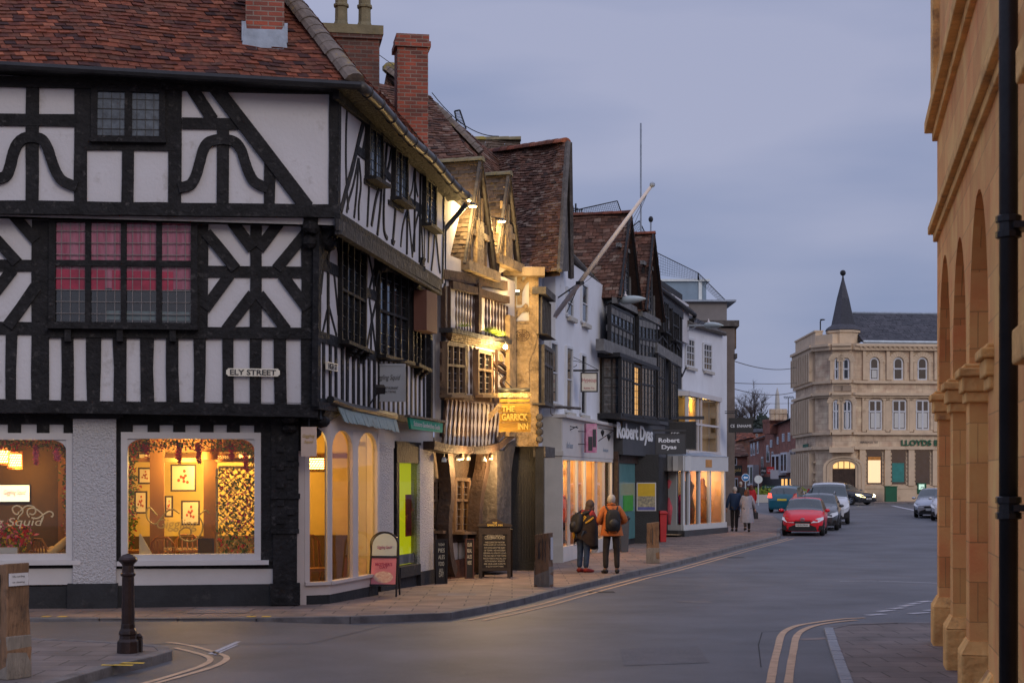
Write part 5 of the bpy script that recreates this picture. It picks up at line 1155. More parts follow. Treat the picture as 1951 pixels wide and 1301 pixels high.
for u in (1.2, 3.0, 4.8, 6.5): point('shop_light', CF.p(u, zf0-.25, -.9), 75, (1, .72, .36), .1, CB)
M('stock_white', (.7,.68,.62), .7, .3, 9, 0, col2=(.5,.3,.25)); M('stock_blue', (.06,.12,.22), .7, .3, 9, 0)
for i, (u, m_, h_) in enumerate(((.6,'stock_blue',1.5),(1.7,'stock_white',1.0),(2.8,'pic_red',1.25),(5.9,'stock_white',1.55))):
    c = CF.p(u, .28, -.45); o = thing('display_stand', ['tall blue display nearest the pale corner of the lit shopfront','low white display left of the doorway of the pale shopfront','red display beside the doorway of the pale shopfront','tall white display right of the doorway of the pale shopfront'][i], 'display', c, 'shop window displays'); mb = MB(); mb.lathe(c, [(.18,0),(.2,.04),(.05,.08),(.05,h_*.45)], 10); mb.build('stand', 'iron', o)
    mb = MB(); mb.lathe(c+Vector((0,0,h_*.45)), [(.12,0),(.17,h_*.15),(.13,h_*.3),(.19,h_*.45),(.06,h_*.52),(.07,h_*.56),(.02,h_*.6)], 10); mb.build('goods', m_, o, smooth=True)
for k in range(3):
    c = CF.p(1.0+k*1.15, zf0-.02, -.7); o = thing('pendant_lamp', 'small lit pendant in the pale shopfront, %s' % ('nearest the corner','in the middle','nearest the doorway')[k], 'lamp', c, 'shop pendants'); mb = MB(); mb.tube([c, c-Vector((0,0,.3))], .01, 4); mb.build('cord', 'iron', o); mb = MB(); mb.blob(c-Vector((0,0,.34)), .06, 8); mb.build('globe', 'warm_lamp', o, smooth=True)
# hanging banner signs
sg_ = thing('banner_sign', 'pink and black square projecting shop sign on wrought brackets', 'sign', CF.p(3.2, 2.9, .4)); M('banner_pink', (.42,.08,.22), .6, .4, 7, 0, col2=(.6,.35,.42))
a = at(1115,807,42.6); b = at(1138,862,42.6); f = Fac((a.x,42.6),(b.x,42.75)); w_ = b.x-a.x; mb = MB(); mb.rect(f, 0, w_, b.z, a.z, -.06, .06); mb.build('board', 'banner_pink', sg_)
mb = MB(); mb.rect(f, .06, w_*.55, b.z+.05, a.z-.35, .06, .075); mb.rect(f, w_*.6, w_-.03, b.z+.15, a.z-.15, .06, .07); mb.build('dark_mark', 'ink', sg_)
mb = MB()
for y, z2 in ((822,812),(846,836)): 
    p = at(1116,y,42.6); mb.tube([p, CF.p(CF.px(1096,y)[0], p.z, 0)], .012, 5)
mb.tube([at(1075,824,41.2), at(1100,812,41.2)], .012, 4); mb.tube([at(1075,810,41.2), at(1102,815,41.2)], .012, 4)
mb.tube([at(1140,815,43.5), at(1172,820,43.5)], .012, 4); mb.tube([at(1140,840,43.5), at(1172,818,43.5)], .012, 4); mb.build('bracket', 'iron', sg_)
for x, y in ((1148,824),(1160,832)):
    c = at(x, y, 43.5); mb = MB(); mb.lathe(c, [(.005,-.12),(.05,-.02),(.055,.03),(.02,.08)], 8); mb.build('finial', 'iron', sg_)
# upper windows (sashes) with stone sills
M('sash_white', (.55,.57,.60), .5, .05, 3, 0)
def sash(f, q, parent, cols=1, tr=(.5,), gd=-.09, fr='sash_white', glass='darkglass', fw=.07, sill='stone_pale', name='window'):
    w = grid_window(name, f, q, parent, cols, tr, fw, .035, gd-.01, .04, fr, glass, gd=.012)
    if sill:
        a = f.px(*q[3]); b = f.px(*q[2]); m = MB(); m.rect(f, a[0]-.08, b[0]+.08, min(a[1], b[1])-.14, min(a[1], b[1])-.03, -.05, .12); m.build('sill', sill, w)
    return w
for q in ([(1081,548),(1092,556),(1092,606),(1081,600)], [(1109,540),(1120,546),(1119,618),(1109,612)], [(1050,650),(1062,655),(1062,768),(1050,766)], [(1080,660),(1091,664),(1089,785),(1079,783)], [(1108,674),(1117,678),(1116,790),(1107,788)]):
    sash(CU, q, CB, 1, (.5,), .03)
# eaves with moss
mb = MB(); a = CF.px(1086,478); b = CF.px(1143,548); e0 = CF.p(a[0]-1.2, a[1]+.6, .3); e1 = CF.p(CF.L, b[1]-.1, .3)
e0 = at(1080,478,41.6); e1 = at(1146,548,48.4)
up_ = Vector((-.9, .3, .75)); tiles(mb, (e0+up_*2, e1+up_*2, e1, e0), .12, .18, .02, .03); r_ = mb.build('roof', 'tile_brown', CB)
mb = MB(); mb.tube([e0+Vector((.05,0,-.05)), e1+Vector((.05,0,-.05))], .08, 8); mb.build('gutter', 'timber_grey', CB); mb = MB(); mb.tube([e0+Vector((-.1,0,-.25)), e1+Vector((-.1,0,-.25))], .12, 6); mb.build('cornice', 'stone_pale', CB)
mm_ = thing('moss_clump', 'green weeds growing along the white building gutter', 'moss', e0); mb = MB()
for _ in range(26):
    p = e0.lerp(e1, random.uniform(.0,.9)); tuft(mb, p+Vector((-.05,0,0)), 12, .12, .2)
mb.build('moss', 'leaf_green', mm_)['kind'] = 'stuff'
M('pipe_pink', (.26,.18,.18), .7, .2, 3, .2, 10)
mb = MB(); x_ = 1144; mb.tube([at(1143,560,47.6), at(1143,640,47.6), at(1143,795,47.6)], .07, 8); mb.build('downpipe', 'pipe_pink', CB)
sgn, f, w_, zt, zb = board_sign('hanging_sign', 'framed white sign hanging from a scrolled bracket on the white wall', 1106, 709, 1139, 747, 42.4, [('Hypecup', .5, .58, .82, .26), ('Bubble Tea', .5, .2, .6, .09)], 'enamel', 'pink_letter', fmat='ink', border=.035)
mb = MB(); mb.rect(f, -.25, w_+.02, zt+.02, zt+.07, -.02, .02); mb.tube([f.p(-.22, zt-.05, 0), f.p(-.22, zt+.55, 0)], .015, 5)
mb.tube([f.p(-.2+.3*math.cos(a_)*(1-a_/9), zt+.2+.12*math.sin(a_)*(1-a_/9), 0) for a_ in [k*.5 for k in range(14)]], .009, 5); mb.tube([f.p(-.22, zt+.42, 0), f.p(.1, zt+.26, 0), f.p(w_, zt+.07, 0)], .009, 5); mb.build('bracket', 'iron', sgn)
# ================================================================== Robert Dyas building
DB = thing('black_timber_shop_building', 'black timbered building with two steep gables above a grey hardware shopfront', 'building', (3.04, 48.1, -.1))
DF = Fac((3.04, 48.1), (6.57, 60.7)); DU = DF.off(.25); DSd = Fac((2.4, 48.3), (3.1, 48.3))
zd1 = DF.px(1172, 797)[1]; zd0 = DF.px(1172, 860)[1]; zde = DF.px(1250, 560)[1]
w = MB(); w.rect(DF, 0, DF.L, -.3, zde+.6, -.4, 0); w.rect(DSd, -.5, .95, 2.6, 7.65, -.4, 0); w.build('wall', 'plinth_black', DB)
w = MB(); a = DU.px(1251, 570)[0]; w.rect(DU, a, DU.L, DU.px(1290, 655)[1]+.2, zde+.2, -.1, 0); w.build('plaster_panel', 'plaster', DB)
# glazed upper storeys
M('blackwood', (.012,.012,.014), .6, .4, 4, .6, 14, dirt=((.03,.03,.03), 6, .6)); M('weather_grey', (.15,.15,.15), .85, .3, 5, .6, 12, dirt=((.28,.27,.27), 4, .58))
t = MB()
def band(pts, wd, d, f=DU, mat=None): t.strip(f, pts, wd, -.05, d, jit=.05)
band([(1164,590),(1206,610)], .22, .10); band([(1218,615),(1250,622)], .22, .10); band([(1163,624),(1205,644)], .18, .08); band([(1220,650),(1252,658)], .18, .08); band([(1150,656),(1212,680)], .34, .18); band([(1212,684),(1252,690)], .28, .18); band([(1252,662),(1300,692)], .34, .14)
t.build('weathered_beam', 'weather_grey', DB)
grid_window('window', DU, [(1163,582),(1207,604),(1207,678),(1163,656)], DB, 6, (.45,), .08, .06, .02, .09, 'blackwood', 'leadglass', lead=(1,6), gd=.05, lw=.010, leadmat='gutter')
grid_window('window', DU, [(1216,604),(1250,616),(1250,684),(1216,684)], DB, 5, (.5,), .08, .06, .02, .09, 'blackwood', 'leadglass', lead=(1,6), gd=.05, lw=.010, leadmat='gutter')
DO = DF.off(.55)
zsl = DO.px(1200, 788)[1]
for q, c_, gl in (([(1183,682),(1206,690),(1206,792),(1183,788)], 4, 'leadglass'), ([(1207,696),(1219,700),(1219,793),(1207,792)], 1, None), ([(1222,698),(1247,704),(1247,795),(1222,793)], 4, 'leadglass')):
    ww = grid_window('bay_window', DO, q, DB, c_, (.35,), .07, .05, .0, .08, 'blackwood', gl or 'glass', lead=(1 if c_ > 1 else 2, 8), gd=.05, sill=.05, lw=.012, leadmat='iron' if gl is None else 'gutter')
    if gl is None:
        Memit('window_glow', (1, .50, .13), 1.0); g = MB(); g.prism(DO, [DO.px(*p) for p in q], -.02, .0); g.build('lit_interior', 'window_glow', ww)
S2 = Fac((DO.p(DO.px(1183,700)[0],0,0).x-.55, DO.p(DO.px(1183,700)[0],0,0).y-.05), DO.p(DO.px(1183,700)[0],0,0)[:2])
a = DO.px(1183,682)[1]; b = DO.px(1183,788)[1]
grid_window('bay_window', S2, [(0,a),(.55,a),(.55,b),(0,b)], DB, 2, (.35,), .06, .05, 0, .05, 'blackwood', 'leadglass', lead=(1,6), px=False)
t = MB(); t.rect(DO, DO.px(1183,700)[0]-.6, DO.px(1250,700)[0], b-.16, b, -.6, .12); t.rect(DO, DO.px(1183,700)[0]-.6, DO.px(1250,700)[0], a, a+.12, -.6, .1); t.build('bay_frame', 'blackwood', DB)
for q in ([(1253,674),(1266,682),(1266,797),(1253,797)], [(1278,690),(1290,696),(1290,797),(1278,797)]):
    grid_window('bay_window', DF.off(.4), q, DB, 3, (.35,), .07, .05, .0, .08, 'blackwood', 'leadglass', lead=(1,8), gd=.05, lw=.010, leadmat='gutter')
for q in ([(1262,572),(1272,578),(1271,636),(1262,630)], [(1280,590),(1292,598),(1292,652),(1281,646)]):
    grid_window('window', DU, q, DB, 3, (.5,), .1, .06, .0, .14, 'blackwood', 'darkglass', gd=.08, sill=.1)
t = MB(); K_ = lambda pts, wd, d=.04: t.strip(DU, pts, wd, -.02, d, jit=.06)
for x in range(1253, 1300, 6):
    y0 = 555+(x-1250)*.75; K_([(x, y0), (x+random.uniform(-1, 1), 668+(x-1250)*.5)], .07)
K_([(1252,615),(1300,645)], .1); K_([(1252,560),(1302,602)], .25, .1); K_([(1299,600),(1299,690)], .2, .08)
for pts in ([(1254,650),(1262,640),(1272,655)], [(1275,660),(1285,648),(1296,668)]): K_(pts, .07)
t.build('timber_frame', 'blackwood', DB)
# gables
def dgable(ax, ay, lx, ly, rx, ry):
    f = DU; A_, L_, R_ = f.px(ax, ay), f.px(lx, ly), f.px(rx, ry); back = Vector((-f.n.x, -f.n.y, 0))*4.0; ov = .3
    m = MB(); m.prism(f, [(L_[0]+.05, L_[1]), (R_[0]-.05, R_[1]), (A_[0], A_[1]-.1)], -.25, -.0); g = m.build('gable_wall', 'blackwood', DB)
    ap, lf, rg = f.p(*A_, ov), f.p(*L_, ov), f.p(*R_, ov)
    m = MB(); tiles(m, (ap+back, ap, lf, lf+back), .13, .2, .024, .03); tiles(m, (ap, ap+back, rg+back, rg), .13, .2, .024, .03)
    r_ = m.build('gable_roof', 'tile_brown', DB); m = MB(); ridge(m, ap+back+Vector((0,0,.04)), ap+Vector((0,0,.04)), .12, .3); m.build('ridge_tiles', 'tile_red', r_)
    m = MB(); 
    for P in (L_, R_): m.strip(f, [A_, P], .2, ov-.07, ov-.02, px=False, jit=.04)
    m.build('bargeboard', 'blackwood', DB)
    w_ = R_[0]-L_[0]; zb = max(L_[1], R_[1]); H_ = A_[1]-zb; cu = A_[0]
    grid_window('window', f, [(cu-w_*.20, zb+H_*.55), (cu+w_*.16, zb+H_*.55), (cu+w_*.16, zb+H_*.08), (cu-w_*.20, zb+H_*.08)], DB, 2, (.4,), .06, .05, .0, .08, 'blackwood', 'leadglass', lead=(2,6), px=False, gd=.05, lw=.012)
    m = MB(); m.strip(f, [(cu-w_*.3, zb+H_*.60), (cu+w_*.26, zb+H_*.60)], .12, 0, .12, px=False); m.strip(f, [(L_[0], zb-.08), (R_[0], zb-.08)], .2, 0, .14, px=False)
    for k in range(5): 
        fr_ = .2+.15*k; m.strip(f, [(L_[0]+w_*fr_, zb), (L_[0]+w_*fr_, zb+H_*(1-abs(fr_-.5)*2)*.9)], .06, 0, .04, px=False)
    m.build('gable_beam', 'weather_grey', DB)
dgable(1186, 407, 1166, 566, 1207, 588); dgable(1231, 446, 1216, 592, 1252, 612)
mb = MB(); a = at(1250,540,53.5); b = at(1322,595,61); mb2 = Vector((-1.6,.5,1.3)); tiles(mb, (a+mb2, b+mb2, b, a), .14, .2, .024, .04); r_ = mb.build('roof', 'tile_mossy', DB)
mb = MB(); mb.tube([a+Vector((.04,0,-.1)), b+Vector((.04,0,-.1)), b+Vector((0,0,-.3))], .08, 8); mb.tube([b+Vector((0,0,-.3)), at(1304,612,61), at(1304,700,61), at(1296,716,60.5)], .10, 8); mb.build('gutter', 'blackwood', DB)
# (gable roofs carry back far enough; small rear roof between them)
mb = MB(); tiles(mb, (at(1085,412,54.5), at(1196,412,54.5), at(1180,560,50.2), at(1085,560,50.2)), .14, .2, .024, .05); r_ = mb.build('roof', 'tile_brown', DB); mb = MB(); ridge(mb, at(1085,410,54.5), at(1198,410,54.5), .16, .35); mb.build('ridge_tiles', 'tile_red', r_)
# shopfront
M('dyas_grey', (.055,.058,.065), .6, .15, 2, .05, 10); M('letter_white', (.75,.78,.82), .5, .03, 3, 0)
fa = DF.px(1172, 800); ub = DF.px(1250, 815)[0]
w = MB(); w.rect(DF, .15, ub, zd0, zd1, 0, .32); w.rect(DF, .1, ub+.05, zd1, zd1+.12, 0, .42); w.rect(DF, .1, ub+.05, zd0-.1, zd0, 0, .34); w.build('fascia', 'dyas_grey', DB)
text('Robert Dyas', DF.p((DF.px(1175,0,.33)[0]+DF.px(1243,0,.33)[0])/2, (DF.px(1210,805,.33)[1]+DF.px(1210,853,.33)[1])/2+.02, .33), DF.e, DF.n, (DF.px(1243,0,.33)[0]-DF.px(1175,0,.33)[0]), .62, 'letter_white', DB, bold=.03, th=.02)
w = MB(); w.rect(DF, 0, .2, -.3, zd0, 0, .2); w.rect(DF, .2, ub, zd0-.35, zd0-.1, 0, .1); w.build('shop_frame', 'oak_dark', DB)
M('teal_glass', (.10,.26,.27), .15, .1, 2, 0, spec=.8); M('poster_green', (.04,.30,.03), .6, .2, 5, 0)
p_u = DF.px(1187, 900)[0]; p_v = DF.px(1208, 900)[0]
w = MB(); w.rect(DF, .25, p_v-.1, .1, zd0-.35, 0, .05); sw = w.build('shop_window', 'teal_glass', DB)
w = MB(); w.rect(DF, p_u-.2, p_v-.5, 1.0, 1.5, .05, .07); w.build('poster', 'poster_green', sw)
PA = at(1207, 0, 51.6); PB = at(1255, 0, 51.6); PF = Fac(PA[:2], PB[:2]); w = MB(); w.rect(PF, 0, PF.L, -.3, zd0-.05, -2.5, 0); w.build('black_pier', 'black_paint', DB); w = MB(); w.rect(PF, -.30, -.02, -.3, zd0-.05, -1.5, -.05); w.build('door_frame', 'dyas_grey', DB)
ps = thing('poster', 'framed yellow poster with a photograph on the black shop pier', 'poster', PF.p(.4, 1.2, .05)); A_ = PF.px(1213, 919, .03); B_ = PF.px(1250, 973, .03)
M('poster_yellow', (.60,.38,.02), .6, .1, 4, 0); M('poster_photo', (.10,.10,.10), .6, .5, 14, 0, col2=(.5,.42,.25)); M('poster_blue', (.10,.10,.28), .6, .2, 5, 0)
mb = MB(); mb.rect(PF, A_[0], B_[0], B_[1], A_[1], .0, .03); mb.build('frame', 'white_paint', ps); H_ = A_[1]-B_[1]
for nm, m_, f0, f1 in (('banner', 'poster_yellow', .52, .97), ('photo', 'poster_photo', .14, .52), ('strip', 'poster_blue', .03, .14)):
    mb = MB(); mb.rect(PF, A_[0]+.035, B_[0]-.035, B_[1]+H_*f0, B_[1]+H_*f1, .03, .036); mb.build(nm, m_, ps)
# projecting signs
sgn, f, w_, zt, zb = board_sign('hanging_sign', 'dark projecting shop sign with two lines of white lettering', 1248, 826, 1307, 865, 53, [('Robert', .45, .68, .68, .22, dict(bold=.03)), ('Dyas', .45, .32, .48, .26, dict(bold=.03))], 'dyas_grey', 'letter_white', fmat='ink', border=.03)
mb = MB(); mb.rect(f, -.5, w_, zt+.08, zt+.14, -.03, .03); mb.build('bracket', 'ink', sgn)
sgn, f, w_, zt, zb = board_sign('hanging_sign', 'large black projecting sign behind the hardware shop sign', 1262, 803, 1326, 856, 58, [('CAFFE', .25, .55, .5, .12)], 'black_paint', 'letter_white', fmat='ink')
mb = MB(); mb.rect(f, -.6, w_+.3, zt+.08, zt+.2, -.04, .04); mb.build('bracket', 'ink', sgn)
sgn, f, w_, zt, zb = board_sign('hanging_sign', 'narrow black sign with stacked white words beside the bay window', 1313, 808, 1327, 843, 60, [('CH', .5, .8, .7, .2), ('AND', .5, .5, .6, .1), ('LOANS', .5, .33, .8, .1), ('ICS', .5, .16, .5, .1)], 'ink', 'letter_white')
# ================================================================== white building with oriel
EB = thing('white_stucco_building', 'white stucco building with a lit oriel window and pale shopfront', 'building', (6.6, 60.7, -.05))
EF2 = Fac((6.55, 60.5), (9.24, 67.7)); zt_ = EF2.px(1310, 612)[1]
w = MB(); w.rect(EF2, 0, EF2.L, 2.4, zt_, -.4, 0); w.build('wall', 'render_white', EB)
sash(EF2, [(1308,644),(1323,648),(1323,700),(1308,697)], EB, 3, (.25,.5,.75), .04, fw=.09); sash(EF2, [(1341,654),(1356,657),(1356,707),(1341,704)], EB, 3, (.25,.5,.75), .04, fw=.09)
mb = MB(); a = at(1306,612,60.3); b = at(1376,634,66.8); u_ = Vector((-1.2,.6,.75)); tiles(mb, (a+u_, b+u_, b+Vector((.1,0,0)), a), .15, .22); mb.build('roof', 'slate', EB); mb = MB(); mb.tube([a+Vector((.05,0,-.05)), b+Vector((.1,0,-.05))], .1, 6); mb.build('gutter', 'timber_grey', EB)
# oriel
OF = EF2.off(.55); za = OF.px(1320, 756)[1]; zb_ = OF.px(1320, 858)[1]
ua, uc = OF.px(1309, 800)[0], OF.px(1371, 800)[0]
oa = EF2.p(ua-.2, 0, 0); ob = OF.p(ua+.05, 0, 0); oc = OF.p(uc, 0, 0); od = EF2.p(uc+.35, 0, 0)
OL = [Fac(oa[:2], ob[:2]), Fac(ob[:2], oc[:2]), Fac(oc[:2], od[:2])]
Memit('oriel_glow', (1, .60, .14), 1.3); M('oriel_room', (.75,.45,.12), .8, .2, 2, 0)
mb = MB()
for f in OL: mb.rect(f, -.02, f.L+.02, za, za+.18, -.15, .1); mb.rect(f, -.01, f.L+.01, zb_-.25, zb_, -.15, .06); mb.rect(f, 0, .09, zb_, za, -.08, .03); mb.rect(f, f.L-.09, f.L, zb_, za, -.08, .03)
f = OL[1]; 
for s_ in (.30, .40, .95): mb.rect(f, f.L*s_, f.L*s_+.09, zb_, za, -.08, .03)
for f in OL: mb.rect(f, 0, f.L, (za+zb_)/2-.04, (za+zb_)/2+.04, -.07, .025)
ow = mb.build('oriel_window', 'white_paint', EB)
for f in OL:
    g = MB(); g.quad(f.p(0,zb_,-.04), f.p(f.L,zb_,-.04), f.p(f.L,za,-.04), f.p(0,za,-.04)); g.build('pane', 'glass', ow)
g = MB(); g.rect(EF2, ua-.1, uc+.3, zb_, za, .01, .02); g.build('lit_interior', 'oriel_room', ow)
point('oriel_light', EF2.p((ua+uc)/2, za-.2, .3), 30, (1, .62, .18), .08, EB)
mb = MB(); mb.add([(*oa[:2], za+.18), (*ob[:2], za+.18), (*oc[:2], za+.18), (*od[:2], za+.18), (*oa[:2], za+.3), (*(oa.lerp(ob,.6))[:2], za+.24), (*(od.lerp(oc,.6))[:2], za+.24), (*od[:2], za+.3)], [(0,1,5,4),(1,2,6,5),(2,3,7,6),(4,5,6,7)]); mb.build('oriel_roof', 'lead', EB)
# shopfront with angled side
A2 = gnd(1273,1021,PV); B2 = gnd(1302,1022,PV); C2 = gnd(1383,1014,PV)
SF = [Fac(A2[:2], B2[:2]), Fac(B2[:2], C2[:2])]
zs1 = CZ+(908-868)/FP*B2.y; zs0 = CZ+(908-897)/FP*B2.y
M('shop_pale', (.50,.52,.53), .6, .05, 2, .05, 10)
w = MB()
for f in SF: w.rect(f, -.03, f.L+.05, zs0, zs1, -.4, .08); w.rect(f, -.02, f.L+.03, -.2, .34, -.1, .03)
w.rect(SF[0], 0, SF[0].L*.55, .34, zs0, -.1, .0)
for s_ in (.0, .13, .37, .62, .97): 
    if s_: w.rect(SF[1], SF[1].L*s_-.12, SF[1].L*s_, .34, zs0, -.1, .03)
w.rect(SF[0], SF[0].L-.1, SF[0].L, .34, zs0, -.1, .02)
so_ = w.build('shopfront', 'shop_pale', EB)
w = MB(); 
for f in SF: w.rect(f, -.05, f.L+.1, -.4, .14, -.2, .06)
w.build('plinth', 'dyas_grey', EB)
g = MB(); g.quad(SF[1].p(0,.34,-.04), SF[1].p(SF[1].L,.34,-.04), SF[1].p(SF[1].L,zs0,-.04), SF[1].p(0,zs0,-.04)); g.build('pane', 'glass', so_); g = MB(); g.quad(SF[0].p(SF[0].L*.55,.34,-.04), SF[0].p(SF[0].L,.34,-.04), SF[0].p(SF[0].L,zs0,-.04), SF[0].p(SF[0].L*.55,zs0,-.04)); g.build('pane', 'glass', so_)
rm = MB(); f = SF[1]; d = -1.8; rm.quad(f.p(-.5,-.1,d), f.p(f.L,-.1,d), f.p(f.L,zs0,d), f.p(-.5,zs0,d)); rm.quad(f.p(f.L,-.1,-.2), f.p(f.L,zs0,-.2), f.p(f.L,zs0,d), f.p(f.L,-.1,d)); rm.quad(f.p(-.6,zs0,-.0), f.p(-.6,zs0,d), f.p(f.L,zs0,d), f.p(f.L,zs0,-.1)); rm.quad(f.p(-.6,0,-.0), f.p(f.L,0,-.1), f.p(f.L,0,d), f.p(-.6,0,d)); rm.build('shop_room', 'shop_wall', EB)
M('cloth_pink', (.65,.12,.16), .8, .3, 6, 0); M('cloth_orange', (.60,.26,.06), .8, .3, 6, 0); M('cloth_magenta', (.35,.03,.12), .8, .3, 6, 0)
for i, (s_, m_, z1_) in enumerate(((.08,'cloth_pink',2.1),(.28,'cloth_magenta',1.1),(.45,'shop_wood',1.9),(.78,'cloth_orange',1.7))):
    mm_ = thing('display_stand', ['tall pink shop display at the left of the pale shopfront','magenta stock low in the pale shopfront','brown wooden stand in the pale shopfront','orange dressed figure shape in the pale shopfront'][i], 'display', SF[1].p(SF[1].L*s_, .2, -.7), 'shop window displays')
    mb = MB(); c = SF[1].p(SF[1].L*s_, .34, -.6); mb.lathe(c, [(.22,0),(.26,z1_*.3),(.16,z1_*.55),(.24,z1_*.75),(.10,z1_*.85),(.11,z1_*.95),(.03,z1_)], 10); mb.build('display', m_, mm_, smooth=True)
for s_ in (.1, .5, .85): point('shop_light', SF[1].p(SF[1].L*s_, zs0-.3, -.7), 40, (1, .60, .30), .1, EB)
mb = MB(); P = [SF[0].p(-.05, zs1, .1), SF[1].p(0, zs1, .1), SF[1].p(SF[1].L+.1, zs1, .1)]; Q = [P[0]+Vector((-.3,.6,.3)), P[1]+Vector((-.7,.6,.3)), P[2]+Vector((-1.2,.8,.3))]
mb.add(P+Q, [(0,1,4,3),(1,2,5,4)]); mb.build('canopy_roof', 'lead', EB)
mb = MB(); mb.rect(SF[1], SF[1].L*.46, SF[1].L*.60, zs0+.15, zs1-.12, .08, .1); mb.build('shop_logo', 'shop_wood', EB)
w = MB(); a = gnd(1270,1020,PV); w.rect(Fac((a.x-1.6,a.y+.6),(a.x+.05,a.y+.15)), 0, 1.62, -.2, 4.2, -.5, 0); w.build('black_pier', 'black_paint', EB)
# ================================================================== brown building, end of the row
M('brown_stone', (.15,.125,.11), .85, .25, 1.5, .3, 8)
FB = thing('brown_brick_building', 'dark brown stone and brick building closing the left row', 'building', (9.4, 68, 0))
w = MB(); f = Fac((8.6, 68.0), (9.62, 68.0)); f2 = Fac((9.62,68.0),(10.3,80)); zq = CZ+(908-574)/FP*68
w.rect(f, -1, f.L, -.2, CZ+(908-625)/FP*68, -.5, 0); w.rect(f2, 0, f2.L, -.2, CZ+(908-625)/FP*68, -.5, 0); w.build('wall', 'brown_stone', FB)
w = MB(); z_ = CZ+(908-622)/FP*68; w.rect(f, -.8, f.L+.15, z_, z_+.25, -.5, .18); w.rect(f2, -.15, f2.L, z_+.001, z_+.251, -.5, .18); w.rect(f2, -.1, f2.L, 7.2, 7.4, 0, .1); w.build('cornice', 'timber_grey', FB)
M('concrete_wall', (.21,.195,.19), .9, .1, 1.5, .1, 6, dirt=((.18,.16,.14), 1, .55)); M('blue_panel', (.20,.27,.33), .7, .1, 3, 0)
w = MB(); w.rect(f, -2.6, f.L-.3, z_+.25, zq, -5, -.3); w.build('parapet', 'concrete_wall', FB)
w = MB(); g_ = Fac((6.9,70.5),(9.1,70.5)); za_ = CZ+(908-574)/FP*70.5; w.rect(g_, -.2, 1.8, za_, za_+.88, -2, 0); rh_ = w.build('roof_hut', 'blue_panel', FB); w = MB(); w.rect(g_, -.3, 1.95, za_+.88, za_+.98, -2.1, .1); w.rect(g_, 1.45, 1.6, za_, za_+.88, .0, .05); w.build('hut_trim', 'galv', rh_)
w = MB(); g2_ = Fac((8.4,68.2),(9.7,68.2)); w.rect(g2_, -1.6, 1.3, zq, zq+.08, -5, .12); w.build('coping', 'lead', FB)
w = MB(); w.rect(f2.off(-.05), 1, 7, CZ+(908-660)/FP*68, CZ+(908-618)/FP*68, 0, .2); w.build('side_fascia', 'oak', FB)
sgn, fg, w_, zt, zb = board_sign('hanging_sign', 'wide black sign reading CE ENHAMS on an iron bracket', 1388, 796, 1435, 824, 66, [('CE  ENHAMS', .5, .45, .84, .2)], 'black_paint', 'letter_white')
mb = MB(); mb.tube([fg.p(w_*.3, zb-.3, -.05), fg.p(w_*.3, zt+.32, -.05)], .03, 5); mb.tube([fg.p(-.15, zt+.2, -.05), fg.p(w_*.3, zt+.2, -.05)], .02, 5); mb.tube([fg.p(-.15, zt+.28, -.05), fg.p(w_*.3, zt+.28, -.05)], .015, 5); mb.build('bracket', 'iron', sgn)
mb = MB(); a = at(1384, 830, 70); b = at(1397, 870, 70); f_ = Fac((a.x, 70), (b.x, 70)); mb.rect(f_, 0, b.x-a.x, b.z, a.z, -.05, .05); o = thing('banner_sign', 'tall black banner sign low on the brown building', 'sign', (a.x, 70, b.z)); mb.build('board', 'black_paint', o)
# ================================================================== corner bank
BK = thing('stone_bank_building', 'three storey honey stone bank with a corner turret and slate roof', 'building', (24, 113, .3))
YB = 112.0; zb = zr(112)
c1 = at(1554, 0, 113.6); c2 = at(1586, 0, 112.2); c3 = at(1622, 0, 111.9); c4 = at(1634, 0, 112.4)
Lf = Fac((c1.x+.18, 122.6), (c1.x, 113.6)); RF = Fac((c4.x, 112.4), (c4.x+22, 114.6)); 
CH = [Fac(c1[:2], c2[:2]), Fac(c2[:2], c3[:2]), Fac(c3[:2], c4[:2])]
pz = lambda y, Y=112.2: CZ+(908-y)/FP*Y
allF = [Lf]+CH+[RF]
w = MB(); zt = pz(655)
for f in allF: w.rect(f, 0, f.L, zb-.6, zt, -1.0, 0)
w.build('wall', 'bank_stone', BK)
w = MB()
def course(y0, y1, d, fs=allF):
    for i, f in enumerate(fs): w.rect(f, -.02, f.L+.02, pz(y1), pz(y0), -.02, d+i*.002)
for y0, y1, d in ((655,660,.45),(660,667,.3),(725,730,.22),(748,753,.35),(754,757,.2),(823,828,.25),(850,856,.3),(925,931,.15),(931,957,.12)): course(y0, y1, d)
w.build('string_course', 'bank_trim', BK)
w = MB()
for f in [Lf]+CH[:1]: w.rect(f, -.02, f.L+.02, pz(655), pz(628 if f is Lf else 636), -.5, .02)
w.rect(Lf, -.05, Lf.L+.05, pz(629), pz(626), -.55, .1); w.build('parapet', 'bank_trim', BK)
for f in (Lf,): 
    w = MB()
    for (ya, yb, n) in ((668,724,11),(757,822,11)):
        for k in range(n):
            if k % 1 == 0: w.rect(f, f.L*(k+.15)/n, f.L*(k+.5)/n, pz(yb), pz(ya), -.02, .42)
    for (ya, yb, n) in ((862,925,9),):
        for k in range(n): w.rect(f, f.L*(k+.15)/n, f.L*(k+.6)/n, pz(yb), pz(ya), -.02, .42)
    for y in (880, 900, 915): w.rect(f, 0, f.L, pz(y)-.06, pz(y)+.06, 0, .14)
    w.build('pilaster', 'bank_trim', BK)['kind'] = 'stuff'
    for (ya, yb) in ((670,722),(759,820),(864,922)):
        for k in range(4):
            m = MB(); m.rect(f, f.L*(k+.3)/4, f.L*(k+.62)/4, pz(yb), pz(ya), 0, .02); m.build('window', 'bank_dark', BK)
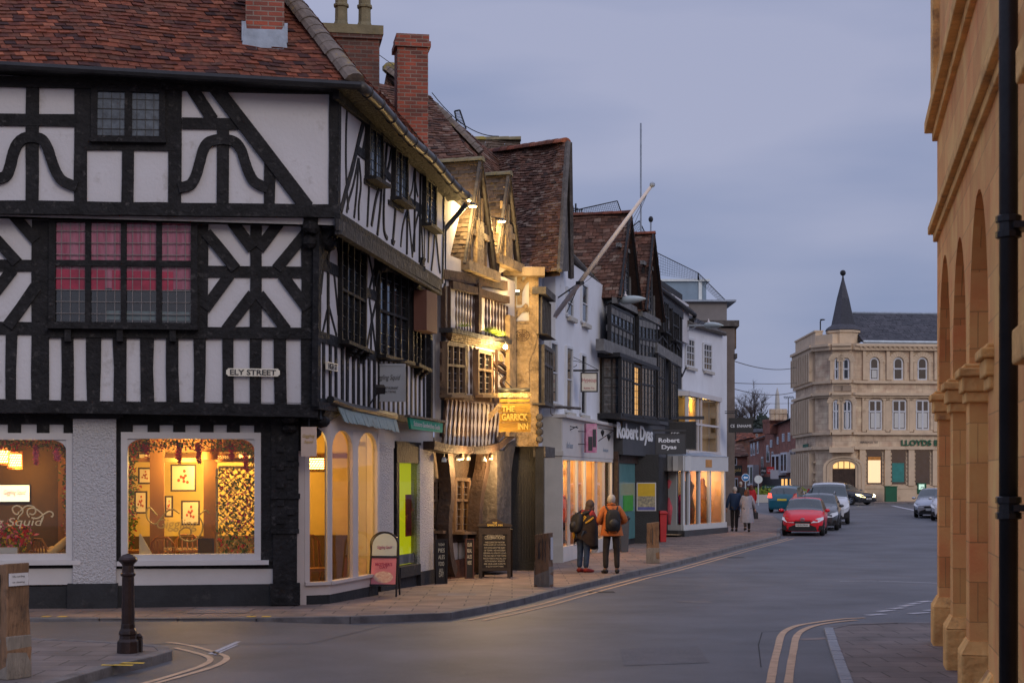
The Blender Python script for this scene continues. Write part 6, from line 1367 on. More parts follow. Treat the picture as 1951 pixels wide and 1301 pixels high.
def bwin(f, x0, x1, y0, y1, arch=True, glass='darkglass', tr=.5, cols=1, hood=True, inner=None):
    a = f.px(x0, y0); b = f.px(x1, y1); u0, u1, z0, z1 = a[0], b[0], b[1], a[1]; r = (u1-u0)/2; uc = (u0+u1)/2
    top = [(uc+r*math.cos(t_), z1-(r if arch else .0)+ (r if arch else 0)*math.sin(t_)) for t_ in [math.pi*k/8 for k in range(9)]] if arch else [(u1, z1), (u0, z1)]
    m = MB(); m.prism(f, [(u0, z0), (u1, z0)]+top, -.02, .015); o = m.build('window', 'sash_white', BK)
    k_ = .1; top2 = [(uc+(r-k_)*math.cos(t_), z1-r+(r-k_)*math.sin(t_)) for t_ in [math.pi*k/8 for k in range(9)]] if arch else [(u1-k_, z1-k_), (u0+k_, z1-k_)]
    m = MB(); m.prism(f, [(u0+k_, z0+k_), (u1-k_, z0+k_)]+top2, .0, .025); m.build('pane', glass, o)
    m = MB(); zm = z0+(z1-z0)*tr; m.rect(f, u0, u1, zm-.05, zm+.05, 0, .05)
    if cols > 1: m.rect(f, uc-.06, uc+.06, z0, z1-.1, 0, .055)
    m.build('glazing_bar', 'sash_white', o)
    if inner: m = MB(); m.rect(f, u0+k_+.05, u1-k_-.05, z0+.15, zm-.1, .026, .03); m.build('blind', inner, o)
    if hood:
        m = MB(); n = 10
        for k in range(n):
            t0, t1 = math.pi*k/n, math.pi*(k+.93)/n; R0, R1 = r+.05, r+.42; zc = z1-r if arch else z1-.05
            sq = 1 if arch else .4
            m.prism(f, [(uc+R0*math.cos(t0), zc+R0*sq*math.sin(t0)), (uc+R1*math.cos(t0), zc+R1*sq*math.sin(t0)), (uc+R1*math.cos(t1), zc+R1*sq*math.sin(t1)), (uc+R0*math.cos(t1), zc+R0*sq*math.sin(t1))], -.02, .12)
        m.rect(f, u0-.3, u0-.08, z0, zc, -.02, .1); m.rect(f, u1+.08, u1+.3, z0, zc, -.02, .1); m.rect(f, u0-.2, u1+.2, z0-.2, z0-.02, -.02, .2)
        m.build('surround', 'bank_trim', o)
for x0, x1 in ((1657,1674),(1702,1720),(1748,1766),(1793,1811),(1838,1856)): bwin(RF, x0, x1, 681, 724, inner='blind' if x0 == 1657 else None)
for x0, x1 in ((1655,1680),(1700,1726),(1745,1770),(1790,1815),(1835,1860)): bwin(RF, x0, x1, 762, 819, False, cols=2, tr=.62, inner='blind')
for x0, x1 in ((1590,1598),(1606,1618)): bwin(CH[1], x0, x1, 683, 723)
for x0, x1 in ((1587,1599),(1606,1622)): bwin(CH[1], x0, x1, 762, 818, True, cols=2, tr=.62, inner='blind')
M('ledge_green', (.0,.09,.04), .5, .1, 3, 0); M('teal_poster', (.02,.20,.18), .5, .2, 3, 0); Memit('blind_glow', (1, .68, .38), .75); Memit('fanlight', (1, .62, .22), .9)
for i, (x0, x1) in enumerate(((1651,1680),(1697,1725),(1743,1771),(1790,1818),(1836,1864))):
    a = RF.px(x0, 857); b = RF.px(x1, 922); m = MB(); m.rect(RF, a[0], b[0], b[1], a[1], -.02, .02); o = m.build('shop_window', 'darkglass', BK)
    if i == 0: m = MB(); m.rect(RF, a[0]+.1, b[0]-.1, b[1]+.1, b[1]+(a[1]-b[1])*.70, .02, .03); m.build('lit_blind', 'blind_glow', o); m = MB(); m.rect(RF, a[0]+.1, b[0]-.1, b[1]+(a[1]-b[1])*.70, b[1]+(a[1]-b[1])*.80, .02, .03); m.build('valance', 'cloth_orange', o)
    if i == 1: m = MB(); m.rect(RF, a[0]+.1, b[0]-.1, b[1]+.15, b[1]+(a[1]-b[1])*.62, .02, .03); m.build('poster', 'teal_poster', o)
w = MB()
for x in (1641, 1689, 1734, 1780, 1826):
    a = RF.px(x-5, 852); b = RF.px(x+6, 925); w.rect(RF, a[0], b[0], b[1], a[1], 0, .25)
    for yy in range(862, 924, 8): w.rect(RF, a[0]-.14, b[0]+.14, pz(yy+5), pz(yy), 0, .06)
for x in (1646, 1691, 1736, 1782):
    a = RF.px(x-3, 667); b = RF.px(x+3, 724); w.rect(RF, a[0], b[0], b[1], a[1], 0, .16); a = RF.px(x-4, 758); b = RF.px(x+3, 822); w.rect(RF, a[0], b[0], b[1], a[1], 0, .12)
for k in range(60): w.rect(RF, k*.36, k*.36+.18, pz(663), pz(660), .3, .4)
w.build('pilaster', 'bank_trim', BK)['kind'] = 'stuff'
# doorway at the corner
f = CH[1]; uc = f.px(1608, 900)[0]
w = MB()
for j, (R_, d_) in enumerate(((1.45,.3),(1.2,.22),(1.0,.14))):
    n = 10; zc = pz(890)
    for k in range(n):
        t0, t1 = math.pi*k/n, math.pi*(k+1)/n; w.prism(f, [(uc+(R_-.2)*math.cos(t0), zc+(R_-.2)*.55*math.sin(t0)), (uc+R_*math.cos(t0), zc+R_*.55*math.sin(t0)), (uc+R_*math.cos(t1), zc+R_*.55*math.sin(t1)), (uc+(R_-.2)*math.cos(t1), zc+(R_-.2)*.55*math.sin(t1))], -.02, d_)
    w.rect(f, uc-R_, uc-R_+.2, zb-.3, zc, -.02, d_); w.rect(f, uc+R_-.2, uc+R_, zb-.3, zc, -.02, d_)
w.rect(f, -.2, f.L+.2, pz(862), pz(852), -.1, .6); w.build('door_surround', 'bank_trim', BK)
m = MB(); m.rect(f, uc-.82, uc+.82, zb-.3, pz(893), -.02, .05); m.build('door', 'oak_dark', BK)
m = MB(); m.rect(f, uc-.75, uc+.75, pz(892), pz(879), -.02, .06); o = m.build('fanlight', 'fanlight', BK); m = MB(); 
for k in (-.4, 0, .4): m.rect(f, uc+k-.03, uc+k+.03, pz(892), pz(879), .06, .08)
m.build('glazing_bar', 'oak_dark', o)
m = MB(); 
for x in (1600, 1613): 
    a = f.px(x, 734); b = f.px(x+9 if x > 1605 else x+6, 745); m.rect(f, a[0]-.4, b[0], b[1], a[1], 0, .08)
m.build('carved_panel', 'bank_dark', BK)
# turret: octagonal drum with slate spire
tc_ = Vector((at(1606, 0, 113.4).x, 113.4)); n = 8
m = MB(); m.lathe((tc_.x, tc_.y, 0), [(1.12, pz(657)), (1.12, pz(633)), (1.24, pz(632)), (1.24, pz(628))], 8); m.build('turret_drum', 'bank_trim', BK)
m = MB(); m.lathe((tc_.x, tc_.y, 0), [(1.30, pz(627)), (1.18, pz(622)), (.84, pz(616)), (.44, pz(565)), (.10, pz(530)), (.05, pz(522))], 8); sp_ = m.build('spire', 'slate', BK)
m = MB(); m.tube([(tc_.x, tc_.y, pz(525)), (tc_.x, tc_.y, pz(516))], .05, 6); m.blob((tc_.x, tc_.y, pz(516)), .22, 8); m.build('finial', 'iron', sp_)
m = MB(); e0 = RF.p(.3, pz(650), .3); e1 = RF.p(22, pz(652), .3); r0 = RF.p(-.2, pz(588), -3.0); r1 = RF.p(22, pz(589), -3.0)
tiles(m, (r0, r1, e1, e0), .28, .4, .02, .01); ro = m.build('roof', 'slate', BK); m = MB(); tiles(m, (r0, r0+Vector((.1,.1,0)), e0, e0+Vector((-1,6,0))), .28, .4, .02, .01); m.build('hip_slope', 'slate', ro)
m = MB(); m.tube([e0+Vector((0,-.05,-.05)), e1+Vector((0,-.05,-.05))], .12, 6); m.build('gutter', 'galv', ro)
m = MB(); m.tube([r0+Vector((0,0,.05)), r1+Vector((0,0,.05))], .1, 6); m.build('ridge', 'lead', ro)
text('LLOYDS BANK', RF.p(RF.px(1722, 842, .32)[0]+1.95, pz(843), .08), RF.e, RF.n, 4.1, .42, 'ledge_green', BK, bold=.03, th=.05)
text('BANK', Lf.p(Lf.px(1536, 848, .2)[0], pz(848), .2), Lf.e, Lf.n, 2.6, .36, 'ledge_green', BK, bold=.05, th=.05)
text('BRIDGE ST', RF.p(RF.px(1656, 842)[0], pz(842), .06), RF.e, RF.n, 1.3, .14, 'ink', BK)
at_ = thing('cash_machine', 'dark green cash machine set in the bank plinth', 'cash machine', RF.p(RF.px(1757, 935)[0], zb+.8, .1)); a = RF.px(1748, 920, .2); b = RF.px(1765, 940, .2)
m = MB(); m.rect(RF, a[0], b[0], b[1], a[1], .1, .2); m.build('casing', 'ledge_green', at_); m = MB(); m.rect(RF, a[0]+.1, b[0]-.15, b[1]+.3, a[1]-.08, .2, .21); Memit('atm_screen', (.6,.9,.7), .5); m.build('screen', 'atm_screen', at_)
# ================================================================== red brick houses down the far street
def house(name, lab, x0, x1, ytop, yb, Y0, Y1, wins, mat='brick_far', roof='slate', roofh=12, extra=None, sh=None, cat='building'):
    """facade from pixel x0 at Y0 to pixel x1 at Y1; wins = list of (x0,y0,x1,y1,type)"""
    A_, B_ = at(x0, 0, Y0), at(x1, 0, Y1); f = Fac(A_[:2], B_[:2]); h = thing(name, lab, cat, (A_.x, A_.y, zr(Y0)))
    z1 = f.px(x0, ytop[0])[1]; z2 = f.px(x1-.01, ytop[1])[1]; m = MB(); m.prism(f, [(0, zr(Y0)-.3), (f.L, zr(Y0)-.3), (f.L, z2), (0, z1)], -7, 0); m.build('wall', mat, h)
    m = MB(); rr = Vector((-f.n.x, -f.n.y, 0))*3.4; rz_ = Vector((0, 0, roofh*Y0/FP*2.0)); tiles(m, (f.p(0, z1)+rr+rz_, f.p(f.L, z2)+rr+rz_, f.p(f.L+.1, z2, .35), f.p(-.1, z1, .35)), .3, .35); r_ = m.build('roof', roof, h)
    m = MB(); m.prism(f, [(0, z1), (0, z1-.01), (f.L, z2-.01), (f.L, z2)], 0, .3)
    for (a0, b0, a1, b1, ty) in wins:
        p, q = f.px(a0, b0), f.px(a1, b1); m = MB(); m.rect(f, p[0], q[0], q[1], p[1], -.02, .06 if ty != 'bay' else .6); o = m.build('bay_window' if ty == 'bay' else 'window', 'sash_white', h)
        w_ = q[0]-p[0]; H_ = p[1]-q[1]; nn = 2 if ty == 'bay' else 1
        for k in range(nn):
            g = MB(); d_ = .6 if ty == 'bay' else .06; g.rect(f, p[0]+w_*(k+.18)/nn, p[0]+w_*(k+.82)/nn, q[1]+H_*.1, q[1]+H_*.9, d_, d_+.01); g.build('pane', 'darkglass', o)
    return h, f
zr_ = zr(150)
h1, f = house('brick_house', 'tall red brick terrace with a white bay window and chimney', 1457, 1517, (820, 795), 0, 150, 134, [(1461,848,1465,880,''),(1468,838,1472,852,''),(1481,832,1484,846,''),(1491,826,1495,841,''),(1502,824,1506,840,''),(1482,866,1498,905,'bay'),(1500,862,1512,900,'bay'),(1463,860,1467,880,''),(1471,860,1474,880,'')])
m = MB(); m.rect(f, f.px(1457,0)[0]+.3, f.L, zr_-.3, f.px(1490,908)[1], 0, .3); m.build('shopfront', 'black_paint', h1)
for x in (1489, 1496, 1505): 
    m = MB(); a = f.px(x, 912, .31); b = f.px(x+4, 928, .31); m.rect(f, a[0], b[0], b[1], a[1], .3, .32); m.build('lit_shop_window', 'window_glow', h1)
ch, fc, w_, zt = chimney('chimney', 1467, 1497, 798, 143, 2, 6, h1, 'brick_far', pots=0)
for x in (1471, 1480, 1487, 1494):
    c = at(x, 798, 142.5); m = MB(); m.lathe(c, [(.28,-.1),(.24,.4),(.3,.5),(.26,.9)], 8); m.build('chimney_pot', 'bank_stone', ch)
h2, f2_ = house('brick_house', 'lower red brick house with white framed windows left of the tall terrace', 1428, 1462, (842, 832), 0, 165, 150, [(1431,845,1434,868,''),(1436,843,1439,867,''),(1443,841,1446,864,''),(1433,886,1446,925,'bay'),(1451,870,1455,905,'')])
h3, f3_ = house('brick_house', 'small brick house with a stone tiled roof beside the black sign', 1392, 1424, (870, 868), 0, 150, 150, [(1396,872,1404,886,''),(1390,912,1398,930,''),(1400,910,1406,934,'')], roof='tile_brown')
h4, f4_ = house('brick_house', 'dull brick gabled house rising behind the small brick house', 1402, 1436, (840, 832), 0, 172, 172, [(1410,850,1415,862,'')], mat='brick_old', roof='tile_red', roofh=10)
h5, _ = house('far_roof_house', 'grey roofed far building behind the black sign', 1384, 1470, (825, 822), 0, 200, 200, [(1440,826,1444,832,'')], mat='brick_far', roof='slate', roofh=4)
# signs of the far shops
for i, (x0, y0, x1, y1, Y, mt, tx, tm, lb) in enumerate(((1449,890,1460,903,138,'ink','shop','letter_white','small black shop sign before the far terrace'),(1461,889,1475,902,136,'cloth_red','LOVE','letter_white','red and white far shop sign'),(1468,895,1483,912,134,'white_paint',None,None,'pale grey blank far sign below the red one'),(1395,886,1414,906,142,'black_paint','gold','gold_letter','dark hanging far sign with gold lettering'),(1504,857,1517,871,126,'white_paint','H','ink','small square white sign with a black horse like mark beside the bank'),(1452,925,1476,930,120,'ledge_green','TAXI','letter_white','green and white notice over the planter'))):
    if mt == 'cloth_red': M('cloth_red', (.5,.03,.03), .7, .2, 5, 0)
    board_sign('shop_sign', lb, x0, y0, x1, y1, Y, [(tx, .5, .5, .7, .4)] if tx else [], mt, tm or 'ink', th=.1)
# obelisk spire, trees
sp_ = thing('church_spire', 'slender grey stone church spire far beyond the roofs', 'spire', at(1481, 820, 420)); c = at(1481, 0, 420); m = MB(); m.lathe((c.x, c.y, 0), [(1.2, .4), (1.2, CZ+(908-830)/FP*420), (.9, CZ+(908-800)/FP*420), (.5, CZ+(908-750)/FP*420), (.04, CZ+(908-738)/FP*420)], 8); m.build('spire', 'stone_pale', sp_)
M('bark_far', (.07,.055,.05), .9, .2, 4, 0); M('ivy_far', (.03,.04,.03), .9, .4, 3, 0)
def bare_tree(x, yb, yt, Y, lab, seed, spread=1.0, name='bare_tree'):
    rnd = random.Random(seed); p = thing(name, lab, 'tree', at(x, yb, Y), 'bare winter trees behind the roofs'); base = at(x, yb, Y); H = (yb-yt)*Y/FP
    tr_, br_ = MB(), MB()
    tr_.tube([(base.x, base.y, 0), tuple(base), tuple(base+Vector((0,0,H*.35)))], [.5, .4, .28], 6)
    def grow(p0, dr, ln, r, lv):
        q = [p0]; 
        for i in range(3):
            dr = (dr+Vector((rnd.uniform(-.3,.3), rnd.uniform(-.3,.3), rnd.uniform(-.1,.22)))).normalized(); q.append(q[-1]+dr*ln/3)
        br_.tube(q, [r, r*.8, r*.62, r*.45], 4 if lv > 1 else 3, cap=False)
        if lv <= 0: return
        for k in range(4 if lv > 1 else 4):
            nd = (dr+Vector((rnd.uniform(-.9,.9)*spread, rnd.uniform(-.9,.9), rnd.uniform(-.3,.6)))).normalized(); grow(q[rnd.choice((1, 2, 3))], nd, ln*rnd.uniform(.55,.78), r*.55, lv-1)
    for k in range(5): grow(base+Vector((0,0,H*(.15+.05*k))), Vector((rnd.uniform(-.8,.8)*spread, rnd.uniform(-.5,.5), 1)).normalized(), H*.42, .16, 4)
    tr_.build('trunk', 'bark_far', p); br_.build('crown', 'bark_far', p)
bare_tree(1437, 830, 757, 260, 'large bare tree with a rounded crown left of the spire', 3); bare_tree(1408, 830, 775, 250, 'bare tree at the edge of the brown building', 5, 1.3); bare_tree(1500, 820, 790, 300, 'low bare tree behind the chimney pots', 8)
iv = thing('evergreen_tree', 'dark evergreen tree right of the bare tree', 'tree', at(1454, 840, 240)); m = MB()
for _ in range(2600):
    a_ = random.gauss(0, 1); b_ = random.gauss(0, 1); p = at(1452+a_*6, 814+b_*9, 240+random.gauss(0, 2)); s_ = .32; v1 = Vector((random.uniform(-1,1), random.uniform(-1,1), random.uniform(-1,1)))*s_; v2 = v1.orthogonal().normalized()*s_*.6; m.add([p-v1, p+v2, p+v1, p-v2], [(0,1,2,3)])
m.build('crown', 'ivy_far', iv); m = MB(); c = at(1452, 840, 240); m.tube([(c.x, c.y, 0), (c.x, c.y, 9)], .4, 6); m.build('trunk', 'bark_far', iv)
hl = MB(); pts = [(-300,0),(-120,9),(-20,10),(40,13),(90,11),(160,14),(260,10),(420,0)]
for (a, ha), (b, hb) in zip(pts, pts[1:]):
    hl.quad((a,470,-1),(b,470,-1),(b,500,hb),(a,500,ha)); hl.quad((a,500,ha),(b,500,hb),(b,620,hb*.6),(a,620,ha*.6))
M('far_hill', (.05,.06,.05), .9, .4, .05, 0); tag(hl.build('hill', 'far_hill'), 'low wooded rise far beyond the town', 'hill', kind='structure')
an = thing('tv_aerial', 'television aerial above the far chimney pots', 'aerial', at(1502, 800, 140)); m = MB(); c = at(1502, 795, 140); t_ = at(1502, 757, 140); m.tube([c, t_], .04, 5); m.tube([at(1493,757,140), at(1513,757,140)], .03, 4)
for k in range(6): q = at(1495+k*3.2, 757, 140); m.tube([q+Vector((0,-.3,-.15)), q+Vector((0,.3,.15))], .02, 4)
m.build('aerial', 'iron', an)
# overhead cables
def cable(pts, r, lab, nm='overhead_cable', cat='cable', sag=.3):
    P = [at(*q) for q in pts]; Q = []
    for a, b in zip(P, P[1:]):
        for i in range(12): t_ = i/12; Q.append(a.lerp(b, t_)-Vector((0, 0, sag*4*t_*(1-t_))))
    Q.append(P[-1]); m = MB(); m.tube(Q, r, 4); o = m.build(nm, 'iron'); tag(o, lab, cat); return o
cable([(1388,684,75),(1517,700,113)], .022, 'highest overhead cable between the brown building and the bank'); cable([(1386,729,75),(1517,730,113)], .018, 'second overhead cable, almost level, beside the bank', sag=.05)
cable([(1386,737,75),(1517,746,113)], .02, 'third overhead cable just below the level one'); cable([(1386,742,75),(1430,785,130)], .02, 'steep cable running down from the brown building', sag=.05); cable([(1394,766,80),(1517,768,114)], .012, 'thin lowest overhead cable in front of the trees', sag=.05)
cable([(823,177,41),(950,260,43)], .014, 'thin wire rising along the stepped ridge roof'); cable([(722,105,36),(757,130,38)], .01, 'thin wire by the tall chimney pots', sag=0)
# planter and road island
pl = thing('roundabout_planter', 'low stone planter with shrubs on the roundabout', 'planter', at(1440, 945, 112)); a = at(1390,944,112); m = MB(); m.box((a.x+2.5, 113, zr(113)+.25), (6.5, 2.2, .6)); m.build('planter_wall', 'stone_pale', pl); m = MB()
for _ in range(1200):
    p = Vector((a.x+2.5+random.uniform(-3.1,3.1), 113+random.uniform(-1,1), zr(113)+.55+abs(random.gauss(0,.2)))); v1 = Vector((random.uniform(-1,1), random.uniform(-1,1), random.uniform(-1,1)))*.09; v2 = v1.orthogonal()*.6; m.add([p-v1, p+v2, p+v1, p-v2], [(0,1,2,3)])
m.build('shrubs', 'moss', pl)['kind'] = 'stuff'
def round_sign(x, y, r_px, Y, lab, face, rim, arrow=None):
    c = at(x, y, Y); r = r_px*Y/FP; o = thing('traffic_sign', lab, 'traffic sign', (c.x, c.y, zr(Y)+.1)); m = MB(); 
    def disc(m, r0, d): m.add([c+Vector((math.cos(a_)*r0, d, math.sin(a_)*r0)) for a_ in [math.pi*2*k/24 for k in range(24)]]+[c+Vector((math.cos(a_)*r0, .03, math.sin(a_)*r0)) for a_ in [math.pi*2*k/24 for k in range(24)]], [tuple(range(24))]+[(k, 24+k, 24+(k+1)%24, (k+1)%24) for k in range(24)])
    disc(m, r, 0); m.build('rim', rim, o); m = MB(); disc(m, r*.88, -.008); m.build('disc', face, o)
    if arrow:
        m = MB(); P = [(-.62,0),(-.15,.42),(-.15,.2),(.6,.2),(.6,-.2),(-.15,-.2),(-.15,-.42)]; m.add([c+Vector((p*r*.95, -.016, q*r*.95)) for p, q in P], [tuple(range(7))]); m.build('arrow', 'letter_white', o)
    m = MB(); m.tube([(c.x, c.y+.05, c.z+r), (c.x, c.y+.05, zr(Y)-.1)], .04, 8); m.build('post', 'galv', o); return o
M('sign_blue', (.01,.16,.38), .4, .05, 3, 0)
round_sign(1420.5, 909.5, 7.5, 96, 'round blue traffic sign with a white arrow pointing left', 'sign_blue', 'letter_white', True)
round_sign(1445, 913, 8, 104, 'round grey back of a traffic sign on the roundabout', 'galv', 'steel')
lp = thing('lamp_post', 'slim dark lamp post behind the bank turret', 'street lamp', at(1563, 640, 118)); m = MB(); m.tube([at(1563,640,118), at(1563,612,118), at(1566,609,118)], .05, 6); m.build('post', 'iron', lp); m = MB(); m.blob(at(1567,609,118), (.22,.1,.06), 6); m.build('lamp_head', 'iron', lp)
cb = thing('cable_cabinet', 'dark green street cabinet in front of the bank', 'cabinet', gnd(1697, 958, .02)); c = gnd(1697, 957, .02); m = MB(); m.box(c+Vector((0,0,.55)), (.8,.4,1.1)); m.build('cabinet', 'ledge_green', cb); m = MB(); m.box(c+Vector((0,0,1.13)), (.88,.46,.06)); m.build('lid', 'ledge_green', cb)
# kerbs and pavement at the bank
rows = [(106.5, 27, 60), (108, 25.5, 60), (112, 21.5, 60), (114, 20.5, 60)]
sheet([(107.5, 22.5, 60), (112.8, 21.2, 60)], 'pavement', 'paving', .08, label='pale pavement in front of the bank', cat='pavement')
kerb([(60,107.5),(22.5,107.5),(21.2,112)], .2, .09, label='kerb in front of the bank', side=-1)
decal([(1700,963),(1790,982)], .25, 'white_line', label='pale kerb line beyond the silver cars')
# ================================================================== stone town hall with arcade
TH = thing('stone_town_hall', 'honey coloured stone hall with a tall blind arcade at the right edge', 'building', (4.5, 16, 0))
d_ = .21; P = lambda Y: (1.18+d_*Y, Y)
TF = Fac(P(19.75), P(6.0))       # u runs towards the camera, outward normal faces the street
if TF.n.x > 0: pass
# Fac normal = (e.y,-e.x): e points to -Y so n = (-,..) towards the street
uY = lambda Y: (Vector((*P(Y), 0))-TF.A).dot(TF.e)
piers = [19.45, 17.05, 14.85, 12.55]; pw = .40
zs = 3.2; zcap = 2.78; zc2 = 5.02; zc3 = 6.28; zw = 9.5; D = -.62
w = MB()
edges = []
for i, Y in enumerate(piers):
    u = uY(Y); w.rect(TF, u-pw/2, u+pw/2, .0, zs, D, 0); edges.append((u-pw/2, u+pw/2))
for (a, b) in zip(edges, edges[1:]):
    u0, u1 = a[1], b[0]; r = (u1-u0)/2; uc = (u0+u1)/2; n = 16; top = zc2
    pts = [(u0+r-r*math.cos(math.pi*k/n), zs+(r*1.42)*math.sin(math.pi*k/n)) for k in range(n+1)]
    for k in range(n):
        w.prism(TF, [pts[k], pts[k+1], (pts[k+1][0], top), (pts[k][0], top)], D, 0)
for a in edges: w.rect(TF, a[0], a[1], zs, zc2, D, 0)
w.rect(TF, edges[0][0], uY(6), zc2, zw, D, 0); w.rect(TF, edges[-1][1], uY(6), 0, zc2, D, 0)
w.rect(TF, edges[0][0]+.3, uY(6), 0, zc2, D-.6, D-.25)
# end wall facing the cross street
a = TF.p(edges[0][0], 0, 0); fe = Fac((a.x+.1, a.y+.02), (a.x+12, a.y+2.4)) 
w.add([TF.p(edges[0][0], 0, 0), TF.p(edges[0][0], 0, -12), TF.p(edges[0][0], zw, -12), TF.p(edges[0][0], zw, 0)], [(0,1,2,3)])
w.build('wall', 'hall_stone', TH)
def wrap(mb, u, w_, z0, z1, pr, k=.0): mb.rect(TF, u-w_/2-pr, u+w_/2+pr, z0, z1, D-.02, pr)
for i, Y in enumerate(piers):
    u = uY(Y); m = MB()
    wrap(m, u, pw, zcap, zcap+.10, .035); wrap(m, u, pw, zcap+.10, zcap+.24, .065); wrap(m, u, pw, zcap+.24, zcap+.32, .10); wrap(m, u, pw, zcap+.32, zcap+.36, .05); m.build('capital', 'hall_trim', TH, bevel=.015)
    m = MB(); zb_ = .62-.03*i; wrap(m, u, pw, -.05, zb_-.12, .075); m.build('pier_base', 'hall_trim', TH, bevel=.02); m = MB()
    q0, q1 = pw/2+.075, pw/2+.01; zl, zh = zb_-.12, zb_
    m.add([TF.p(u-q0, zl, .075), TF.p(u+q0, zl, .075), TF.p(u+q1, zh, .01), TF.p(u-q1, zh, .01), TF.p(u-q0, zl, D), TF.p(u+q0, zl, D), TF.p(u+q1, zh, D), TF.p(u-q1, zh, D)], [(0,1,2,3),(1,5,6,2),(4,0,3,7),(2,6,7,3)]); m.build('base_moulding', 'hall_trim', TH)
    # half shaft towards the camera side
    m = MB(); 
    for s_ in (1,): m.tube([TF.p(u+s_*(pw/2+.0), .5, -.28), TF.p(u+s_*(pw/2), zs+.6, -.28)], .12, 10)
    m.build('shaft', 'hall_trim', TH, smooth=True)
m = MB()
for z0, pr in ((zc2, .06), (zc2+.10, .13), (zc2+.18, .17), (zc3, .07), (zc3+.12, .16), (zc3+.22, .22)):
    pass
u1 = uY(10.6)
for z0, z1, pr in ((zc2, zc2+.10, .05), (zc2+.10, zc2+.20, .11), (zc3, zc3+.12, .06), (zc3+.12, zc3+.26, .15)): m.rect(TF, edges[0][0]-pr, u1, z0, z1, -.05, pr)
m.rect(TF, edges[0][0]-.02, edges[0][0]+.45, zc3+.26, zw, -.05, .08)
m.build('string_course', 'hall_trim', TH, bevel=.012)
m = MB(); m.rect(TF, uY(8.75), uY(6.0), 0, zw, -.1, .10); m.build('wall_pier', 'hall_stone', TH); m = MB(); m.rect(TF, uY(8.85), uY(6.0), 2.72, 2.92, .05, .22); m.rect(TF, uY(8.85), uY(6.0), 4.3, 4.5, .05, .2); m.build('capital', 'hall_trim', TH, bevel=.015)
up = uY(9.62); m = MB(); c = TF.p(up, 0, .16); m.tube([(c.x, c.y, 0), (c.x, c.y, zw)], .058, 12)
m.build('downpipe', 'iron', TH, smooth=True)
for z in (1.9, 3.62):
    m = MB(); m.lathe((c.x, c.y, z), [(.068,-.07),(.078,-.065),(.078,-.03),(.066,-.026),(.066,.026),(.078,.03),(.078,.065),(.068,.07)], 12); m.rect(TF, up-.11, up+.11, z-.02, z+.02, -.02, .14); m.build('pipe_bracket', 'iron', TH, smooth=False)
# ================================================================== street furniture
def oak_bollard(x, y, ytop, wpx, lab, plate=None, grp='oak bollards on the pavements', dep=None, rz=.12, base=True):
    c = gnd(x, y, PV); w_ = wpx*c.y/FP; h = (y-ytop)*c.y/FP; o = thing('wooden_bollard', lab, 'bollard', c, grp)
    m = MB(); d = dep or w_*.85; n = 8; vs = []; fs = []
    for k in range(n+1):
        z = .0+h*k/n; j = .02; q = 1.0 if k < n*.38 else .94
        for sx, sy in ((-1,-1),(1,-1),(1,1),(-1,1)):
            vs.append(c+Matrix.Rotation(rz, 3, 'Z') @ Vector((sx*w_/2*q+random.uniform(-j,j)*.4, sy*d/2*q+random.uniform(-j,j)*.4, z+(.02*sx if k == n else 0))))
    for k in range(n):
        for i in range(4): fs.append((k*4+i, k*4+(i+1)%4, k*4+4+(i+1)%4, k*4+4+i))
    fs += [(3,2,1,0), tuple(n*4+i for i in range(4))]; m.add(vs, fs); m.build('post', 'oak_weathered', o, bevel=.012)
    if base:
        m = MB(); m.box(c+Vector((0,0,h*.19)), (w_*1.03, d*1.03, h*.38), rz); m.build('lower_facing', 'oak_grey', o, bevel=.01)
    m = MB(); e = Matrix.Rotation(rz, 3, 'Z') @ Vector((1,0,0)); nn = Vector((e.y, -e.x, 0)); f = Fac((c-e*w_/2+nn*d/2)[:2], (c+e*w_/2+nn*d/2)[:2])
    for k in range(4): u = w_*random.uniform(.2,.8); m.rect(f, u, u+.008, c.z+h*random.uniform(.45,.55), c.z+h*random.uniform(.8,.98), -.01, .004)
    m.build('crack', 'ink', o)
    return o, c, w_, d, h, f
M('oak_weathered', (.20,.115,.065), .85, .35, 4, .9, 16, dirt=((.09,.055,.035), 4, .52), bdist=.03, stretch=(2,2,.4)); M('oak_grey', (.20,.175,.15), .85, .3, 5, .8, 16, dirt=((.10,.08,.07), 5, .58), stretch=(2,2,.5)); M('notice', (.6,.6,.62), .5, .08, 8, 0)
o, c, w_, d, h, f = oak_bollard(1036, 1117, 1016, 30, 'oak bollard nearest the inn with a split face and a white notice plate', rz=-.35); 
m = MB(); m.box(c+Vector((w_*.5, -.05, h*.72)), (.012, .12, .42*h), -.35); m.build('notice_plate', 'notice', o)
o, c, w_, d, h, f = oak_bollard(1244, 1072, 995, 25, 'oak bollard further up the pavement in front of the red bin', rz=-.1); 
o, c, w_, d, h, f = oak_bollard(14, 1290, 1075, 66, 'broad oak bollard nearest the camera at the left edge', rz=-.55, dep=.30)
q = f.p(w_*.5, 0, 0); fr_ = Fac((c+(Matrix.Rotation(-.55, 3, 'Z') @ Vector((w_/2, -d/2, 0))))[:2], (c+(Matrix.Rotation(-.55, 3, 'Z') @ Vector((w_/2, d/2, 0))))[:2])
m = MB(); m.rect(fr_, .02, d*.85, c.z+h*.82, c.z+h*.93, 0, .012); m.build('notice_plate', 'notice', o)
text('No cycling', fr_.p(d*.44, c.z+h*.90, .012), fr_.e, fr_.n, .15, .022, 'ink', o, th=.002); text('or skating', fr_.p(d*.44, c.z+h*.85, .012), fr_.e, fr_.n, .15, .022, 'ink', o, th=.002)
